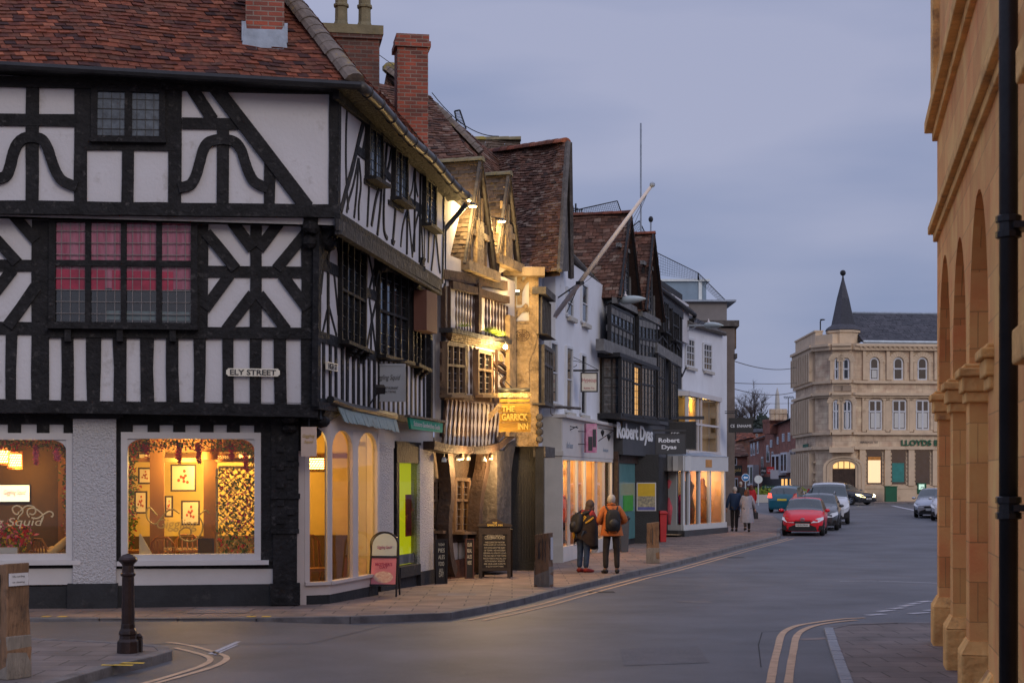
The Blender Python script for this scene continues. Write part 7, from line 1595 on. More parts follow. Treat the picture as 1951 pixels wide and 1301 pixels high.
# cast iron bollard
c = gnd(244, 1243, PV); o = thing('iron_bollard', 'black cast iron bollard on the near corner pavement', 'bollard', c); M('iron_bollard', (.035,.022,.02), .35, .4, 5, .25, 18, metal=.4, dirt=((.06,.035,.03), 4, .55))
m = MB(); m.lathe(c, [(.125,0),(.122,.13),(.10,.16),(.095,.20),(.108,.215),(.098,.25),(.082,.28),(.078,.33)], 8); m.build('base', 'iron_bollard', o, bevel=.005)
m = MB(); m.lathe(c+Vector((0,0,.33)), [(.074,0),(.068,.50),(.066,.53),(.082,.545),(.084,.565),(.068,.58),(.064,.66)], 12); m.build('shaft', 'iron_bollard', o, smooth=False)
m = MB(); m.lathe(c+Vector((0,0,.99)), [(.064,0),(.075,.02),(.104,.045),(.108,.065),(.095,.09),(.055,.12),(.012,.132)], 8); m.build('cap', 'iron_bollard', o)
c2 = gnd(265, 1241, PV); m = MB(); m.box(c2+Vector((0,0,.08)), (.07,.07,.16)); m.lathe(c2+Vector((0,0,.16)), [(.035,0),(.04,.02),(.015,.05)], 8); m.build('lock_stub', 'iron_bollard', o)
# A-boards
def frame_from(p0, e, up):  # returns placing function
    e = e.normalized(); up = up.normalized(); n = e.cross(up).normalized(); return lambda u, v, w=0: p0+e*u+up*v+n*w
M('pink_poster', (.60,.20,.24), .5, .12, 4, 0); M('pale_green', (.52,.58,.52), .5, .05, 4, 0); M('ab_black', (.015,.015,.018), .35, .2, 4, 0); M('poster_food', (.55,.25,.22), .5, .6, 22, 0, col2=(.75,.6,.45)); M('rose_letter', (.35,.03,.08), .6, .1, 4, 0)
bl = gnd(703, 1136, PV); w_ = .47; s_ = FP/bl.y; H = (1136-1012)/s_
o = thing('a_board', 'round topped black A-board with a pink poster outside the restaurant', 'A-board', bl+Vector((w_/2, 0, 0)))
e = Vector((.98, -.12, 0)); up = Vector((.03, .20, 1)); P_ = frame_from(bl, e, up)
def qd(mb, P_, u0, v0, u1, v1, w0=0, w1=.02):
    vs = [P_(u, v, w) for w in (w1, w0) for u, v in ((u0,v0),(u1,v0),(u1,v1),(u0,v1))]; mb.add(vs, [(0,1,2,3),(7,6,5,4),(0,4,5,1),(1,5,6,2),(2,6,7,3),(3,7,4,0)])
r = w_/2; arc = [(r-r*math.cos(math.pi*k/12), H-r*.95+r*.95*math.sin(math.pi*k/12)) for k in range(13)]
m = MB(); m.tube([P_(0, 0)]+[P_(*a) for a in arc]+[P_(w_, 0)], .017, 6); qd(m, P_, 0, H*.60, w_, H*.63, 0, .03); qd(m, P_, 0, H*.16, w_, H*.19, 0, .03); m.build('frame', 'ab_black', o)
m = MB(); P2_ = frame_from(bl+Vector((.03, .46, 0)), e, Vector((-.03+.0, -.20, 1))); m.tube([P2_(0, 0)]+[P2_(*a) for a in arc]+[P2_(w_, 0)], .016, 6); qd(m, P2_, .02, H*.19, w_-.02, H*.62, -.02, -.01); m.build('rear_frame', 'ab_black', o)
m = MB(); pts = [(r-r*.9*math.cos(math.pi*k/12), H-r*.95+r*.86*math.sin(math.pi*k/12)) for k in range(13)]; m.add([P_(u, v, .012) for u, v in [(r*.1, H*.635), (w_-r*.1, H*.635)]+pts[::-1]], [tuple(range(15))]); m.build('header_panel', 'pale_green', o)
m = MB(); qd(m, P_, .02, H*.19, w_-.02, H*.60, .005, .014); m.build('poster', 'pink_poster', o)
nn = (P_(0,0,1)-P_(0,0,0)); ev = P_(1,0)-P_(0,0); uv_ = P_(0,1)-P_(0,0)
text('Giggling Squid', P_(r, H*.76, .014), ev, nn, w_*.55, .07, 'rose_letter', o, th=.003, shear=.3, up=uv_); text("MOTHER'S", P_(r, H*.50, .016), ev, nn, w_*.62, .055, 'rose_letter', o, th=.003, bold=.02, up=uv_); text('DAY', P_(r, H*.455, .016), ev, nn, w_*.30, .045, 'rose_letter', o, th=.003, bold=.02, up=uv_)
m = MB(); pts = [(r+.17*math.cos(a_*math.pi/8), H*.30+.10*math.sin(a_*math.pi/8)) for a_ in range(16)]; m.add([P_(u, v, .017) for u, v in pts], [tuple(range(16))])
m.build('food_picture', 'poster_food', o)
def chalkboard(name, lab, xl, xr, yb, yt, Yoff, rz_dir, frame_m, lines, crest=False, back=.12, width=None, legs=True, title=None, letter='chalk', Hm=None):
    bl = gnd(xl, yb, PV); s_ = FP/bl.y; H = (yb-yt)/s_; w_ = width or (xr-xl)/s_; o = thing(name, lab, 'chalkboard', bl+Vector((w_/2, 0, 0))); e = Vector(rz_dir); P_ = frame_from(bl, e, Vector((0, back, 1)))
    nn = P_(0,0,1)-P_(0,0,0); ev = P_(1,0)-P_(0,0); uv_ = P_(0,1)-P_(0,0); fw = w_*.11; z0 = H*(.12 if legs else 0)
    m = MB(); qd(m, P_, 0, 0, fw, H*(.86 if crest else 1), -.02, .03); qd(m, P_, w_-fw, 0, w_, H*(.86 if crest else 1), -.02, .03); qd(m, P_, fw, z0, w_-fw, z0+fw*.8, -.02, .028); qd(m, P_, fw, H*(.78 if crest else 1)-fw*.8, w_-fw, H*(.78 if crest else 1), -.02, .028)
    if crest:
        top = [(-.03, H*.86), (-.03, H*.90), (w_*.15, H*.91), (w_*.3, H*.95), (w_*.42, H*.99), (w_*.5, H), (w_*.58, H*.99), (w_*.7, H*.95), (w_*.85, H*.91), (w_+.03, H*.90), (w_+.03, H*.86)]
        m.add([P_(u, v, .05) for u, v in top]+[P_(u, v, -.03) for u, v in top], [tuple(range(10, -1, -1)), tuple(range(11, 22))]+[(i, i+1, i+12, i+11) for i in range(10)]); qd(m, P_, fw, H*.78, w_-fw, H*.86, -.02, .02)
    m.build('frame', frame_m, o); m = MB(); qd(m, P_, fw, z0, w_-fw, H*(.80 if crest else .99), -.015, .012); m.build('slate_panel', 'board_black', o)
    if legs:
        m = MB(); b2 = bl+Vector((.04, .55, 0)); P3 = frame_from(b2, e, Vector((0, -back*2.4, 1))); qd(m, P3, 0, 0, fw, H*.85, -.02, .02); qd(m, P3, w_-fw, 0, w_, H*.85, -.02, .02); qd(m, P3, fw, H*.15, w_-fw, H*.8, -.01, .01); m.build('rear_leg_frame', frame_m, o)
    for s1, fy, fw_, hh in lines: text(s1, P_(w_/2, H*fy, .014), ev, nn, (w_-2*fw)*fw_, hh, letter, o, th=.002, up=uv_)
    if title:
        for s1, fy, fw_, hh in title: text(s1, P_(w_/2, H*fy, .055), ev, nn, w_*fw_, hh, 'gold_leaf', o, th=.003, up=uv_, bold=.02)
    return o
M('board_black', (.022,.017,.013), .7, .3, 4, 0); M('board_frame', (.045,.03,.018), .5, .3, 5, .2, 20); M('chalk', (.70,.62,.42), .8, .1, 12, 0)
chalkboard('chalkboard', 'large crested chalkboard of the inn with a handwritten notice', 912, 973, 1101, 987, 0, (1, -.0, 0), 'board_frame',
  [('GARRICKBURN', .73, .62, .05), ('CELEBRATIONS!', .68, .80, .07), ('WELCOME TO THE PUB', .60, .78, .032), ('COME & JOIN US THIS SPRING', .555, .88, .032), ('FOR GOOD ALE IN THE HEART', .51, .84, .032), ('OF TOWN. WE HAVE BEEN', .465, .84, .032), ('SERVING ALL FOR SO LONG', .42, .9, .032), ('THE OLD INN OF THE TOWN', .375, .9, .032), ('WE DO FOOD & ALES ALL DAY', .33, .92, .032), ('WITH SUNDAY ROASTS', .285, .8, .032), ('SEE OUR LIVE EVENTS', .24, .85, .032), ('& QUIZ NIGHTS HERE', .195, .7, .032)], True, title=[('THE', .925, .14, .035), ('GARRICK INN', .885, .48, .045)])
chalkboard('chalkboard', 'narrow chalkboard leaning against the pier left of the inn', 829, 846, 1112, 1027, 0, (.85, .5, 0), 'board_black', [('TODAY', .88, .7, .05), ('PIES', .75, .7, .08), ('ALES', .6, .7, .08), ('FOOD', .45, .6, .08), ('ALL', .3, .5, .08), ('DAY', .2, .5, .08)], legs=False, width=.26)
chalkboard('chalkboard', 'narrow tilted chalkboard with a red brown frame by the inn window', 886, 898, 1102, 1026, 0, (.9, .4, -.0), 'brown_box', [('OUR', .85, .7, .08), ('REAL', .7, .7, .08), ('ALES', .55, .7, .08), ('HERE', .4, .6, .08)], legs=False, width=.19)
# bins
def bin_(x, y, yt, wpx, lab, mat, lid, taper=1.22):
    c = gnd(x, y, PV); w_ = wpx*c.y/FP; h = (y-yt)*c.y/FP; o = thing('litter_bin', lab, 'bin', c); m = MB(); m.box(c+Vector((0,0,h*.46)), (w_*.8, w_*.8, h*.92), .2, taper=taper); m.build('body', mat, o, bevel=.02)
    m = MB(); m.box(c+Vector((.0,-.02,h*.95)), (w_*1.12, w_*1.15, h*.07), .2); m.box(c+Vector((0,0,h*1.0)), (w_*.9, w_*.95, h*.05), .2); m.build('lid', lid, o, bevel=.02)
    m = MB(); m.tube([c+Vector((-w_*.4, w_*.45, h*.9)), c+Vector((w_*.4, w_*.45, h*.9))], .02, 6); m.build('handle', lid, o)
M('bin_red', (.42,.015,.02), .4, .12, 3, 0); M('bin_grey', (.07,.072,.08), .55, .12, 3, 0); M('bin_dark', (.02,.02,.025), .5, .12, 3, 0)
bin_(1262, 1032, 974, 15, 'red wheeled bin beside the black shop pier', 'bin_red', 'bin_red'); bin_(1188, 1051, 984, 19, 'tall dark grey bin behind the couple', 'bin_grey', 'bin_dark')
# flagpole, poles, lamps, nets
fp_ = thing('flagpole', 'bare white slanting flagpole fixed to the white building', 'flagpole', at(1056, 604, 40.0)); M('pole_white', (.62,.58,.58), .6, .08, 3, .1, 10)
a = at(1056, 604, 40.3); b = at(1243, 352, 38.6); m = MB(); m.tube([a, b], [.068, .042], 10); m.build('pole', 'pole_white', fp_, smooth=True); m = MB(); m.blob(b, .07, 8); m.build('finial', 'lead', fp_)
m = MB(); q = a.lerp(b, .27); m.tube([q, at(1062, 598-30, 40.6)], .02, 5); m.tube([q, at(1080, 620-25, 41.0)], .015, 5); m.lathe(q+Vector((0,0,-.06)), [(.11,0),(.11,.08)], 10); m.build('stay', 'iron', fp_)
m = MB(); m.tube([a.lerp(b,.27)+Vector((0,0,-.1)), a.lerp(b,.6)+Vector((.25,0,-.35)), a.lerp(b,.97)], .006, 4); m.tube([a.lerp(b,.3), a.lerp(b,.6)+Vector((.12,0,-.2)), b], .006, 4); m.build('halyard', 'iron', fp_)
def pole(x0, y0, y1, Y, r, lab, knob=False):
    o = thing('mast', lab, 'pole', at(x0, y0, Y)); m = MB(); m.tube([at(x0, y0, Y), at(x0, y1, Y)], r, 6); m.build('pole', 'lead', o)
    if knob: m = MB(); m.blob(at(x0, y1, Y), (r*2.6, r*2.6, r*3.4), 8); m.build('knob', 'iron', o)
pole(1221, 560, 235, 55, .035, 'tallest thin mast rising behind the gables'); pole(1240, 540, 418, 58, .035, 'shorter mast with a knob on top', True)
def wall_lamp(x0, y0, x1, y1, Y0, Y1, lab):
    a, b = at(x0, y0, Y0), at(x1, y1, Y1); o = thing('street_lamp', lab, 'street lamp', a, 'unlit wall mounted street lamps'); m = MB(); m.tube([a, a.lerp(b, .62)], [.045, .035], 6); m.tube([a+Vector((0,0,-.25)), a+Vector((0,0,.3))], .05, 6); m.tube([a+Vector((0,0,-.25)), a.lerp(b,.35)], .02, 5); m.build('arm', 'galv', o)
    m = MB(); c = a.lerp(b, .78); d = (b-a).normalized(); 
    pts = [a.lerp(b, t_) for t_ in (.50,.56,.66,.78,.9,1.0)]; m.tube(pts, [.03,.11,.13,.12,.08,.02], 8); m.build('lantern', 'lantern_grey', o, smooth=True); m = MB(); m.lathe(a.lerp(b,.62)+Vector((0,0,.12)), [(.06,0),(.05,.04),(.02,.05),(.02,.13)], 8); m.build('sensor', 'pole_white', o)
M('lantern_grey', (.42,.48,.48), .4, .08, 3, 0)
wall_lamp(1131, 576, 1230, 569, 48, 46.5, 'wall mounted street lamp over the white building corner'); wall_lamp(1306, 620, 1378, 620, 60.5, 58.5, 'wall mounted street lamp on the far white stucco building')
def net(q, nu, nv, lab, r=.006, posts=()):
    o = thing('gull_netting', lab, 'netting', q[3]); m = MB()
    for i in range(nu+1): m.tube([q[0].lerp(q[1], i/nu), q[3].lerp(q[2], i/nu)], r, 3, cap=False)
    for j in range(nv+1):
        P = [q[0].lerp(q[3], j/nv).lerp(q[1].lerp(q[2], j/nv), t_/6)-Vector((0,0,.02*math.sin(math.pi*t_/6))) for t_ in range(7)]; m.tube(P, r, 3, cap=False)
    m.build('net', 'iron', o)['kind'] = 'stuff'; m = MB()
    for a, b in ((q[0], q[3]), (q[1], q[2]), (q[0], q[1])): m.tube([a, b], .02, 4)
    m.build('frame', 'iron', o)
net([at(1090,402,54.5), at(1176,383,54.5), at(1184,406,54.5), at(1090,412,54.5)], 26, 6, 'low gull netting along the ridge behind the flagpole')
net([at(1196,440,55), at(1218,421,55), at(1229,444,55), at(1198,445,55)], 9, 5, 'small gull netting on the second gable ridge')
net([at(1240,476,60), at(1330,520,68), at(1332,534,68), at(1240,520,60)], 28, 7, 'long sloping gull netting behind the black gables'); net([at(1330,520,68), at(1382,572,68.3), at(1370,573,68.3), at(1330,534,68)], 12, 6, 'netting falling to the brown building parapet')
net([at(866,212,42), at(876,210,42), at(888,246,42), at(870,232,42)], 5, 5, 'tiny net on the stepped ridge'); 
an = thing('tv_aerial', 'television aerial on the brown roof behind the flagpole', 'aerial', at(1097,410,54)); m = MB(); m.tube([at(1097,412,54), at(1097,388,54)], .03, 4)
for k in range(6): m.tube([at(1088+k*4,390+k*2,54), at(1089+k*4,404+k,54)], .015, 3)
m.tube([at(1086,396,54), at(1110,400,54)], .02, 4); m.build('aerial', 'iron', an)
# ================================================================== cars
M('car_red', (.62,.006,.02), .35, .05, 3, 0, coat=.3, spec=.4); M('car_grey', (.045,.05,.055), .3, .05, 3, 0, coat=.8); M('car_white', (.50,.52,.56), .35, .04, 3, 0, coat=.8); M('car_teal', (.006,.085,.125), .3, .05, 3, 0, coat=.5); M('car_dark', (.022,.022,.028), .3, .05, 3, 0, coat=.8); M('car_silver', (.33,.35,.39), .3, .05, 3, 0, coat=.8, metal=.5); M('car_pale', (.50,.50,.52), .35, .05, 3, 0, coat=.8)
M('car_glass', (.025,.04,.045), .06, .3, 2, 0, spec=.9); M('tyre', (.015,.015,.017), .8, .2, 8, .3, 30); M('rim', (.35,.36,.38), .35, .1, 5, 0, metal=.7); M('car_trim', (.012,.012,.014), .5, .2, 5, 0); M('headlamp', (.55,.58,.62), .12, .1, 9, 0, spec=.9); M('tail_red', (.40,.01,.01), .2, .1, 6, 0); Memit('tail_lit', (1, .05, .03), 4.0); Memit('head_lit', (1, .82, .42), 5.0); M('plate_white', (.65,.65,.62), .5, .03, 4, 0); M('plate_yellow', (.65,.50,.05), .5, .03, 4, 0)
def car(name, lab, cat, loc, rz, L, W, H, kind, paint, plate='', lit=False, tail_lit=False, front_style='x', dark_bumper=False, roof_rails=False):
    o = thing(name, lab, cat, loc, 'cars and vans in the street'); Mx = Matrix.Translation(loc) @ Matrix.Rotation(rz, 4, 'Z')
    if kind == 'hatch': top = [(0,.42),(.02,.50),(.06,.56),(.14,.62),(.24,.68),(.29,.73),(.40,.95),(.47,1.0),(.60,1.0),(.78,.97),(.88,.90),(.95,.68),(.98,.60),(1,.45)]; belt = [(0,.40),(.1,.50),(.25,.60),(.5,.63),(.85,.68),(.95,.66),(1,.45)]; ws, rw = (.25,.44), (.84,.955); cab = (.27,.90)
    elif kind == 'van': top = [(0,.40),(.02,.52),(.05,.58),(.12,.62),(.18,.65),(.22,.68),(.33,.93),(.40,.99),(.6,1.0),(.9,1.0),(.97,.97),(.99,.7),(1,.3)]; belt = [(0,.40),(.1,.54),(.2,.57),(.5,.58),(.9,.58),(1,.5)]; ws, rw = (.20,.36), (.97,.99); cab = (.22,.5)
    else: top = [(0,.40),(.02,.50),(.06,.56),(.16,.62),(.26,.67),(.30,.70),(.42,.94),(.50,1.0),(.60,1.0),(.72,.95),(.84,.80),(.92,.74),(.98,.70),(1,.45)]; belt = [(0,.40),(.1,.52),(.25,.60),(.5,.61),(.85,.64),(.95,.64),(1,.45)]; ws, rw = (.27,.46), (.66,.86); cab = (.29,.84)
    wl = [(0,.36),(.02,.41),(.06,.46),(.14,.49),(.3,.5),(.8,.5),(.92,.485),(.98,.45),(1,.42)]
    Rw = .31 if kind != 'van' else .33; fy, ry = .17, .80 if kind != 'saloon' else .79
    S = [0,.015,.04,.07]+[.09+.0125*i for i in range(13)]+[.27,.29,.32,.36,.40,.44,.47,.50,.56,.565,.60,.64,.68]+[.70+.0125*i for i in range(17)]+[.92,.95,.975,.99,1]
    S = sorted(set(S)); zb = .17*H/1.45
    body, scr, rear, side, tr = MB(), MB(), MB(), (MB(), MB()), MB(); rows = []
    for s in S:
        y = L/2-s*L; zt = interp(top, s)*H; bl = min(interp(belt, s)*H, zt-.02); w = interp(wl, s)*W; green = max(0, zt-bl)
        wt = w*(.97-.36*min(1, green/(H*.38))*(.55 if kind == 'van' else .72)); za = zb
        for q in (fy, ry):
            dy = abs((s-q)*L); R_ = Rw+.06
            if dy < R_: za = max(za, .30+math.sqrt(R_*R_-dy*dy)-.0)
        e_ = .12 if s in (0, 1) else 0
        pts = [(0, zb+e_), (w*.86, zb+e_), (w*.97, max(zb+.12, za*.99)), (w, max((zb+bl)*.52, za+.02)), (w*.99, max(bl-.07, za+.03)), (w*.955, max(bl, za+.04)), (wt+(w*.955-wt)*.1, max(zt-.09, bl+.004, za+.05)), (wt*.92, max(zt-.03, bl+.008, za+.06)), (wt*.5, zt), (0, zt+.012)]
        rows.append([[Mx @ Vector((sg*x, y, z)) for x, z in pts] for sg in (1, -1)])
    for i in range(len(S)-1):
        sm = (S[i]+S[i+1])/2; zt = interp(top, sm)*H; bl = interp(belt, sm)*H
        for sd in (0, 1):
            for j in range(9):
                a, b, c, d = rows[i][sd][j], rows[i+1][sd][j], rows[i+1][sd][j+1], rows[i][sd][j+1]
                q = [a, b, c, d] if sd == 0 else [d, c, b, a]; t_ = body
                if j >= 6 and ws[0] <= sm <= ws[1]: t_ = scr
                elif j >= 6 and rw[0] <= sm <= rw[1]: t_ = rear
                elif j == 5 and cab[0] < sm < cab[1] and (zt-bl) > .2*H and not (.56 <= sm <= .566) and not (kind == 'van' and sm > .5): t_ = side[sd]
                elif dark_bumper and j <= 2: t_ = tr
                t_.quad(*q[::-1], .5)
    for k in (0, -1):
        for sd in (0, 1):
            P = rows[k][sd]; f_ = list(range(10)); body.add(P, [tuple(f_) if (k == 0) == (sd == 0) else tuple(f_[::-1])], .5)
    bo = body.build('body', paint, o, smooth=True)
    md = bo.modifiers.new('w', 'WELD'); md.merge_threshold = .004
    md = bo.modifiers.new('e', 'EDGE_SPLIT'); md.split_angle = R(38)
    scr.build('windscreen', 'car_glass', o, smooth=True); [sw_.build('side_window', 'car_glass', o) for sw_ in side]; 
    if rear.v: rear.build('rear_window', 'car_glass', o, smooth=True)
    if tr.v: tr.build('bumper', 'car_trim', o)
    for q in (fy, ry):
        for sx in (-1, 1):
            y = L/2-q*L; c = Vector((sx*(W/2-.105), y, Rw)); t_ = MB(); n = 20; prof = [(-.09,Rw*.62),(-.095,Rw*.9),(-.07,Rw),(.07,Rw),(.095,Rw*.9),(.09,Rw*.62)]; vs = []; fs = []
            for dx, r in prof:
                for k in range(n): vs.append(Mx @ (c+Vector((dx, r*math.cos(2*math.pi*k/n), r*math.sin(2*math.pi*k/n)))))
            for i in range(5):
                for k in range(n): fs.append((i*n+k, i*n+(k+1)%n, (i+1)*n+(k+1)%n, (i+1)*n+k))
            w_ = MB().add(vs, fs, .5).build('wheel', 'tyre', o, smooth=True)
            r_ = MB(); xo = sx*.085
            for k in range(5):
                a0 = 2*math.pi*k/5; r_.add([Mx @ (c+Vector((xo, rr*math.cos(a0+da), rr*math.sin(a0+da)))) for rr, da in ((.04,-.8),(Rw*.62,-.2),(Rw*.62,.2),(.04,.8))], [(0,1,2,3)], .5)
            r_.add([Mx @ (c+Vector((xo*.97, rr*math.cos(2*math.pi*k/n), rr*math.sin(2*math.pi*k/n)))) for rr in (Rw*.66, Rw*.56) for k in range(n)], [(k, (k+1)%n, n+(k+1)%n, n+k) for k in range(n)], .5); r_.build('rim', 'rim', w_)
            d_ = MB(); d_.add([Mx @ (c+Vector((xo*.55, Rw*.62*math.cos(2*math.pi*k/n), Rw*.62*math.sin(2*math.pi*k/n)))) for k in range(n)], [tuple(range(n))], .5); d_.build('brake_disc', 'car_trim', w_)
    # face details; front plane helper
    def blk(mb, x0, x1, z0, z1, y, dep=.04, xs=0, m=0): 
        vs = [Mx @ Vector(p) for p in ((x0,y+dep,z0),(x1,y+dep,z0),(x1-xs,y+dep,z1),(x0+xs,y+dep,z1),(x0,y-.1,z0),(x1,y-.1,z0),(x1-xs,y-.1,z1),(x0+xs,y-.1,z1))]; mb.add(vs, [(3,2,1,0),(4,5,6,7),(0,1,5,4),(1,2,6,5),(2,3,7,6),(3,0,4,7)], .5)
    yf = L/2; zm = H*.40
    g = MB(); blk(g, -W*.34, W*.34, zb+.03, zb+.16, yf-.02, .04, W*.03); blk(g, -W*.20, W*.20, zm*.84, zm*.97, yf-.02, .045, W*.02); blk(g, -W*.47, -W*.36, zm*.40, zm*.68, yf-.06, .03, W*.02); blk(g, W*.36, W*.47, zm*.40, zm*.68, yf-.06, .03, W*.02)
    if front_style == 'x':
        blk(g, -W*.33, W*.33, zb+.16, zb+.26, yf-.02, .045, W*.16)
    g.build('grille', 'car_trim', o)
    for sx in (-1, 1):
        h_ = MB(); P = [(.19,.86,.0),(.37,.90,-.03),(.485,1.08,-.17),(.475,1.26,-.30),(.33,1.16,-.08)]
        vs = [Mx @ Vector((sx*W*px_, yf+dy+.035, zm*pz_)) for px_, pz_, dy in P]+[Mx @ Vector((sx*W*px_*.97, yf+dy-.12, zm*pz_)) for px_, pz_, dy in P]
        f_ = [tuple(range(5)), tuple(range(9, 4, -1))]+[(i, 5+i, 5+(i+1)%5, (i+1)%5) for i in range(5)]; f_ = f_ if sx < 0 else [tuple(reversed(q)) for q in f_]; h_.add(vs, f_, .5)
        h_.build('headlight', 'head_lit' if lit else 'headlamp', o)
        t_ = MB(); y = -L/2; t_.add([Mx @ Vector(p) for p in [(sx*W*a_, y+b_-.01, H*c_) for a_, b_, c_ in ((.33,.03,.55),(.47,.14,.55),(.455,.22,.72),(.37,.16,.70))]+[(sx*W*a_*.98, y+b_+.1, H*c_) for a_, b_, c_ in ((.33,.03,.55),(.47,.14,.55),(.455,.22,.72),(.37,.16,.70))]], [(0,1,2,3),(7,6,5,4),(0,4,5,1),(1,5,6,2),(2,6,7,3),(3,7,4,0)], .5); t_.build('tail_light', 'tail_lit' if tail_lit and sx < 0 else 'tail_red', o)
        m_ = MB(); c = Mx @ Vector((sx*(W/2+.07), L/2-L*.31, H*.66)); m_.blob(c, (.11, .08, .07), 8); m_.build('mirror', paint if not dark_bumper else 'car_trim', o, smooth=True)
    p_ = MB(); blk(p_, -.26, .26, zm*.62, zm*.62+.11, yf-.02, .06); pl_ = p_.build('number_plate', 'plate_white', o)
    nf = Mx.to_3x3() @ Vector((0,1,0)); ef = Mx.to_3x3() @ Vector((-1,0,0))
    if plate: text(plate, Mx @ Vector((0, yf+.04, zm*.62+.055)), ef, nf, .46, .075, 'ink', pl_, bold=.02, th=.008)
    p_ = MB(); vs = [Mx @ Vector(p) for p in ((.26,-L/2-.015,H*.44),(-.26,-L/2-.015,H*.44),(-.26,-L/2-.015,H*.44+.11),(.26,-L/2-.015,H*.44+.11))]; p_.add(vs, [(3,2,1,0)], .5); p_.build('number_plate', 'plate_yellow', o)
    if roof_rails:
        r_ = MB()
        for sx in (-1, 1): r_.tube([Mx @ Vector((sx*W*.36, L/2-L*t_, H*hh)) for t_, hh in ((.42,1.0),(.5,1.04),(.75,1.03),(.82,.97))], .02, 5)
        r_.build('roof_rail', 'rim', o)
    a_ = MB(); a_.tube([Mx @ Vector((0, L/2-L*.45, H*.98)), Mx @ Vector((0, L/2-L*.48, H*1.08))], .008, 4); a_.build('aerial', 'car_trim', o)
    return o, Mx
dr = math.atan2(1.1, 3.6)
def park(x, y, Y, fx, fy):  # front centre pixel and depth, heading vector
    c = at(x, 0, Y); n = Vector((fx, fy, 0)).normalized(); return c, n
def place(xc, Yf, hx, hy, L): # car whose front centre is at pixel xc depth Yf heading (hx,hy)
    c = at(xc, 0, Yf); h = Vector((hx, hy, 0)).normalized(); m_ = Vector((c.x, c.y, 0))-h*L/2; return Vector((m_.x, m_.y, zr(m_.y)-.0)), math.atan2(-h.x, h.y)
l_, r_ = place(1529, 60.0, -.24, -.97, 3.5)
o, Mx = car('red_hatchback', 'small red hatchback parked nose first beside the kerb', 'car', l_, r_, 3.5, 1.62, 1.44, 'hatch', 'car_red', 'HJ18 FAW')
m = MB(); c = Mx @ Vector((0, 1.75+.03, .62)); ax = Mx.to_3x3() @ Vector((1,0,0))
for rx, rz2, dz in ((.085,.06,0),(.03,.055,.0),(.055,.02,.025)): m.tube([c+ax*math.cos(k*math.pi/8)*rx+Vector((0,0,dz+math.sin(k*math.pi/8)*rz2)) for k in range(17)], .008, 4, cap=False)
m.build('badge', 'rim', o)
l_, r_ = place(1556, 65.3, -.24, -.97, 4.0); car('grey_hatchback', 'dark grey hatchback with roof rails parked behind the red one', 'car', l_, r_, 4.0, 1.78, 1.52, 'hatch', 'car_grey', roof_rails=True)
l_, r_ = place(1579, 72.0, -.20, -.98, 4.4); car('white_van', 'white panel van parked behind the grey hatchback', 'van', l_, r_, 4.4, 1.90, 1.90, 'van', 'car_white', dark_bumper=True)
l_, r_ = place(1516, 92.0, .36, .93, 4.0); car('blue_hatchback', 'teal blue hatchback driving away with a red tail light lit', 'car', l_, r_, 4.0, 1.76, 1.52, 'hatch', 'car_teal', tail_lit=True)
l_, r_ = place(1655, 104.2, .62, -.78, 4.7); car('dark_saloon', 'dark saloon with lit headlights turning in front of the bank', 'car', l_, r_, 4.7, 1.85, 1.45, 'saloon', 'car_dark', lit=True, plate='X')
l_, r_ = place(1774, 80.0, -.33, -.94, 4.3); car('silver_hatchback', 'silver hatchback parked on the right, left of the two', 'car', l_, r_, 4.3, 1.80, 1.5, 'hatch', 'car_silver', roof_rails=True)
l_, r_ = place(1808, 76.0, -.33, -.94, 4.3); car('pale_hatchback', 'pale silver car half hidden by the stone arcade', 'car', l_, r_, 4.3, 1.80, 1.62, 'hatch', 'car_pale')
# ================================================================== people
M('skin', (.42,.24,.17), .6, .08, 8, 0); M('hair_brown', (.075,.048,.035), .7, .4, 30, .5, 60); M('hair_grey', (.42,.38,.34), .8, .3, 30, .5, 60); M('hair_auburn', (.12,.045,.025), .7, .4, 30, .5, 60)
M('jacket_orange', (.42,.12,.03), .8, .25, 6, .3, 20); M('trousers_dark', (.025,.02,.02), .9, .3, 8, .3, 20); M('bag_black', (.015,.014,.016), .7, .3, 8, .4, 20); M('poncho_dark', (.03,.02,.017), .9, .3, 8, .4, 20); M('stripe_yellow', (.55,.30,.03), .8, .2, 8, 0); M('jeans', (.035,.06,.12), .9, .3, 9, .2, 30); M('shoe_red', (.25,.02,.015), .7, .3, 9, 0); M('shoe_black', (.015,.012,.012), .5, .3, 9, 0); M('coat_navy', (.012,.03,.07), .85, .2, 6, .2, 20); M('coat_grey', (.26,.26,.30), .9, .15, 8, .3, 30); M('coat_red', (.40,.015,.02), .85, .2, 6, .2, 20); M('top_red', (.3,.03,.03), .9, .2, 6, 0); M('fringe', (.02,.014,.012), .9, .2, 6, 0)
def skinned(nodes, edges, lvl=1):
    me = bpy.data.meshes.new('sk'); me.from_pydata([n[0] for n in nodes], edges, []); o = bpy.data.objects.new('sk', me); COL.objects.link(o)
    md = o.modifiers.new('s', 'SKIN'); 
    if not me.skin_vertices: bpy.context.view_layer.objects.active = o; bpy.ops.mesh.customdata_skin_add()
    for i, n in enumerate(nodes):
        r = n[1] if isinstance(n[1], tuple) else (n[1], n[1]); me.skin_vertices[0].data[i].radius = r; me.skin_vertices[0].data[i].use_root = (i == 0)
    md.use_smooth_shade = True; ss = o.modifiers.new('u', 'SUBSURF'); ss.levels = lvl; ss.render_levels = lvl
    bpy.context.view_layer.update(); dg = bpy.context.evaluated_depsgraph_get(); m2 = bpy.data.meshes.new_from_object(o.evaluated_get(dg)); vs = [v.co.copy() for v in m2.vertices]; fs = [tuple(p.vertices) for p in m2.polygons]
    bpy.data.objects.remove(o); bpy.data.meshes.remove(me); bpy.data.meshes.remove(m2); return vs, fs
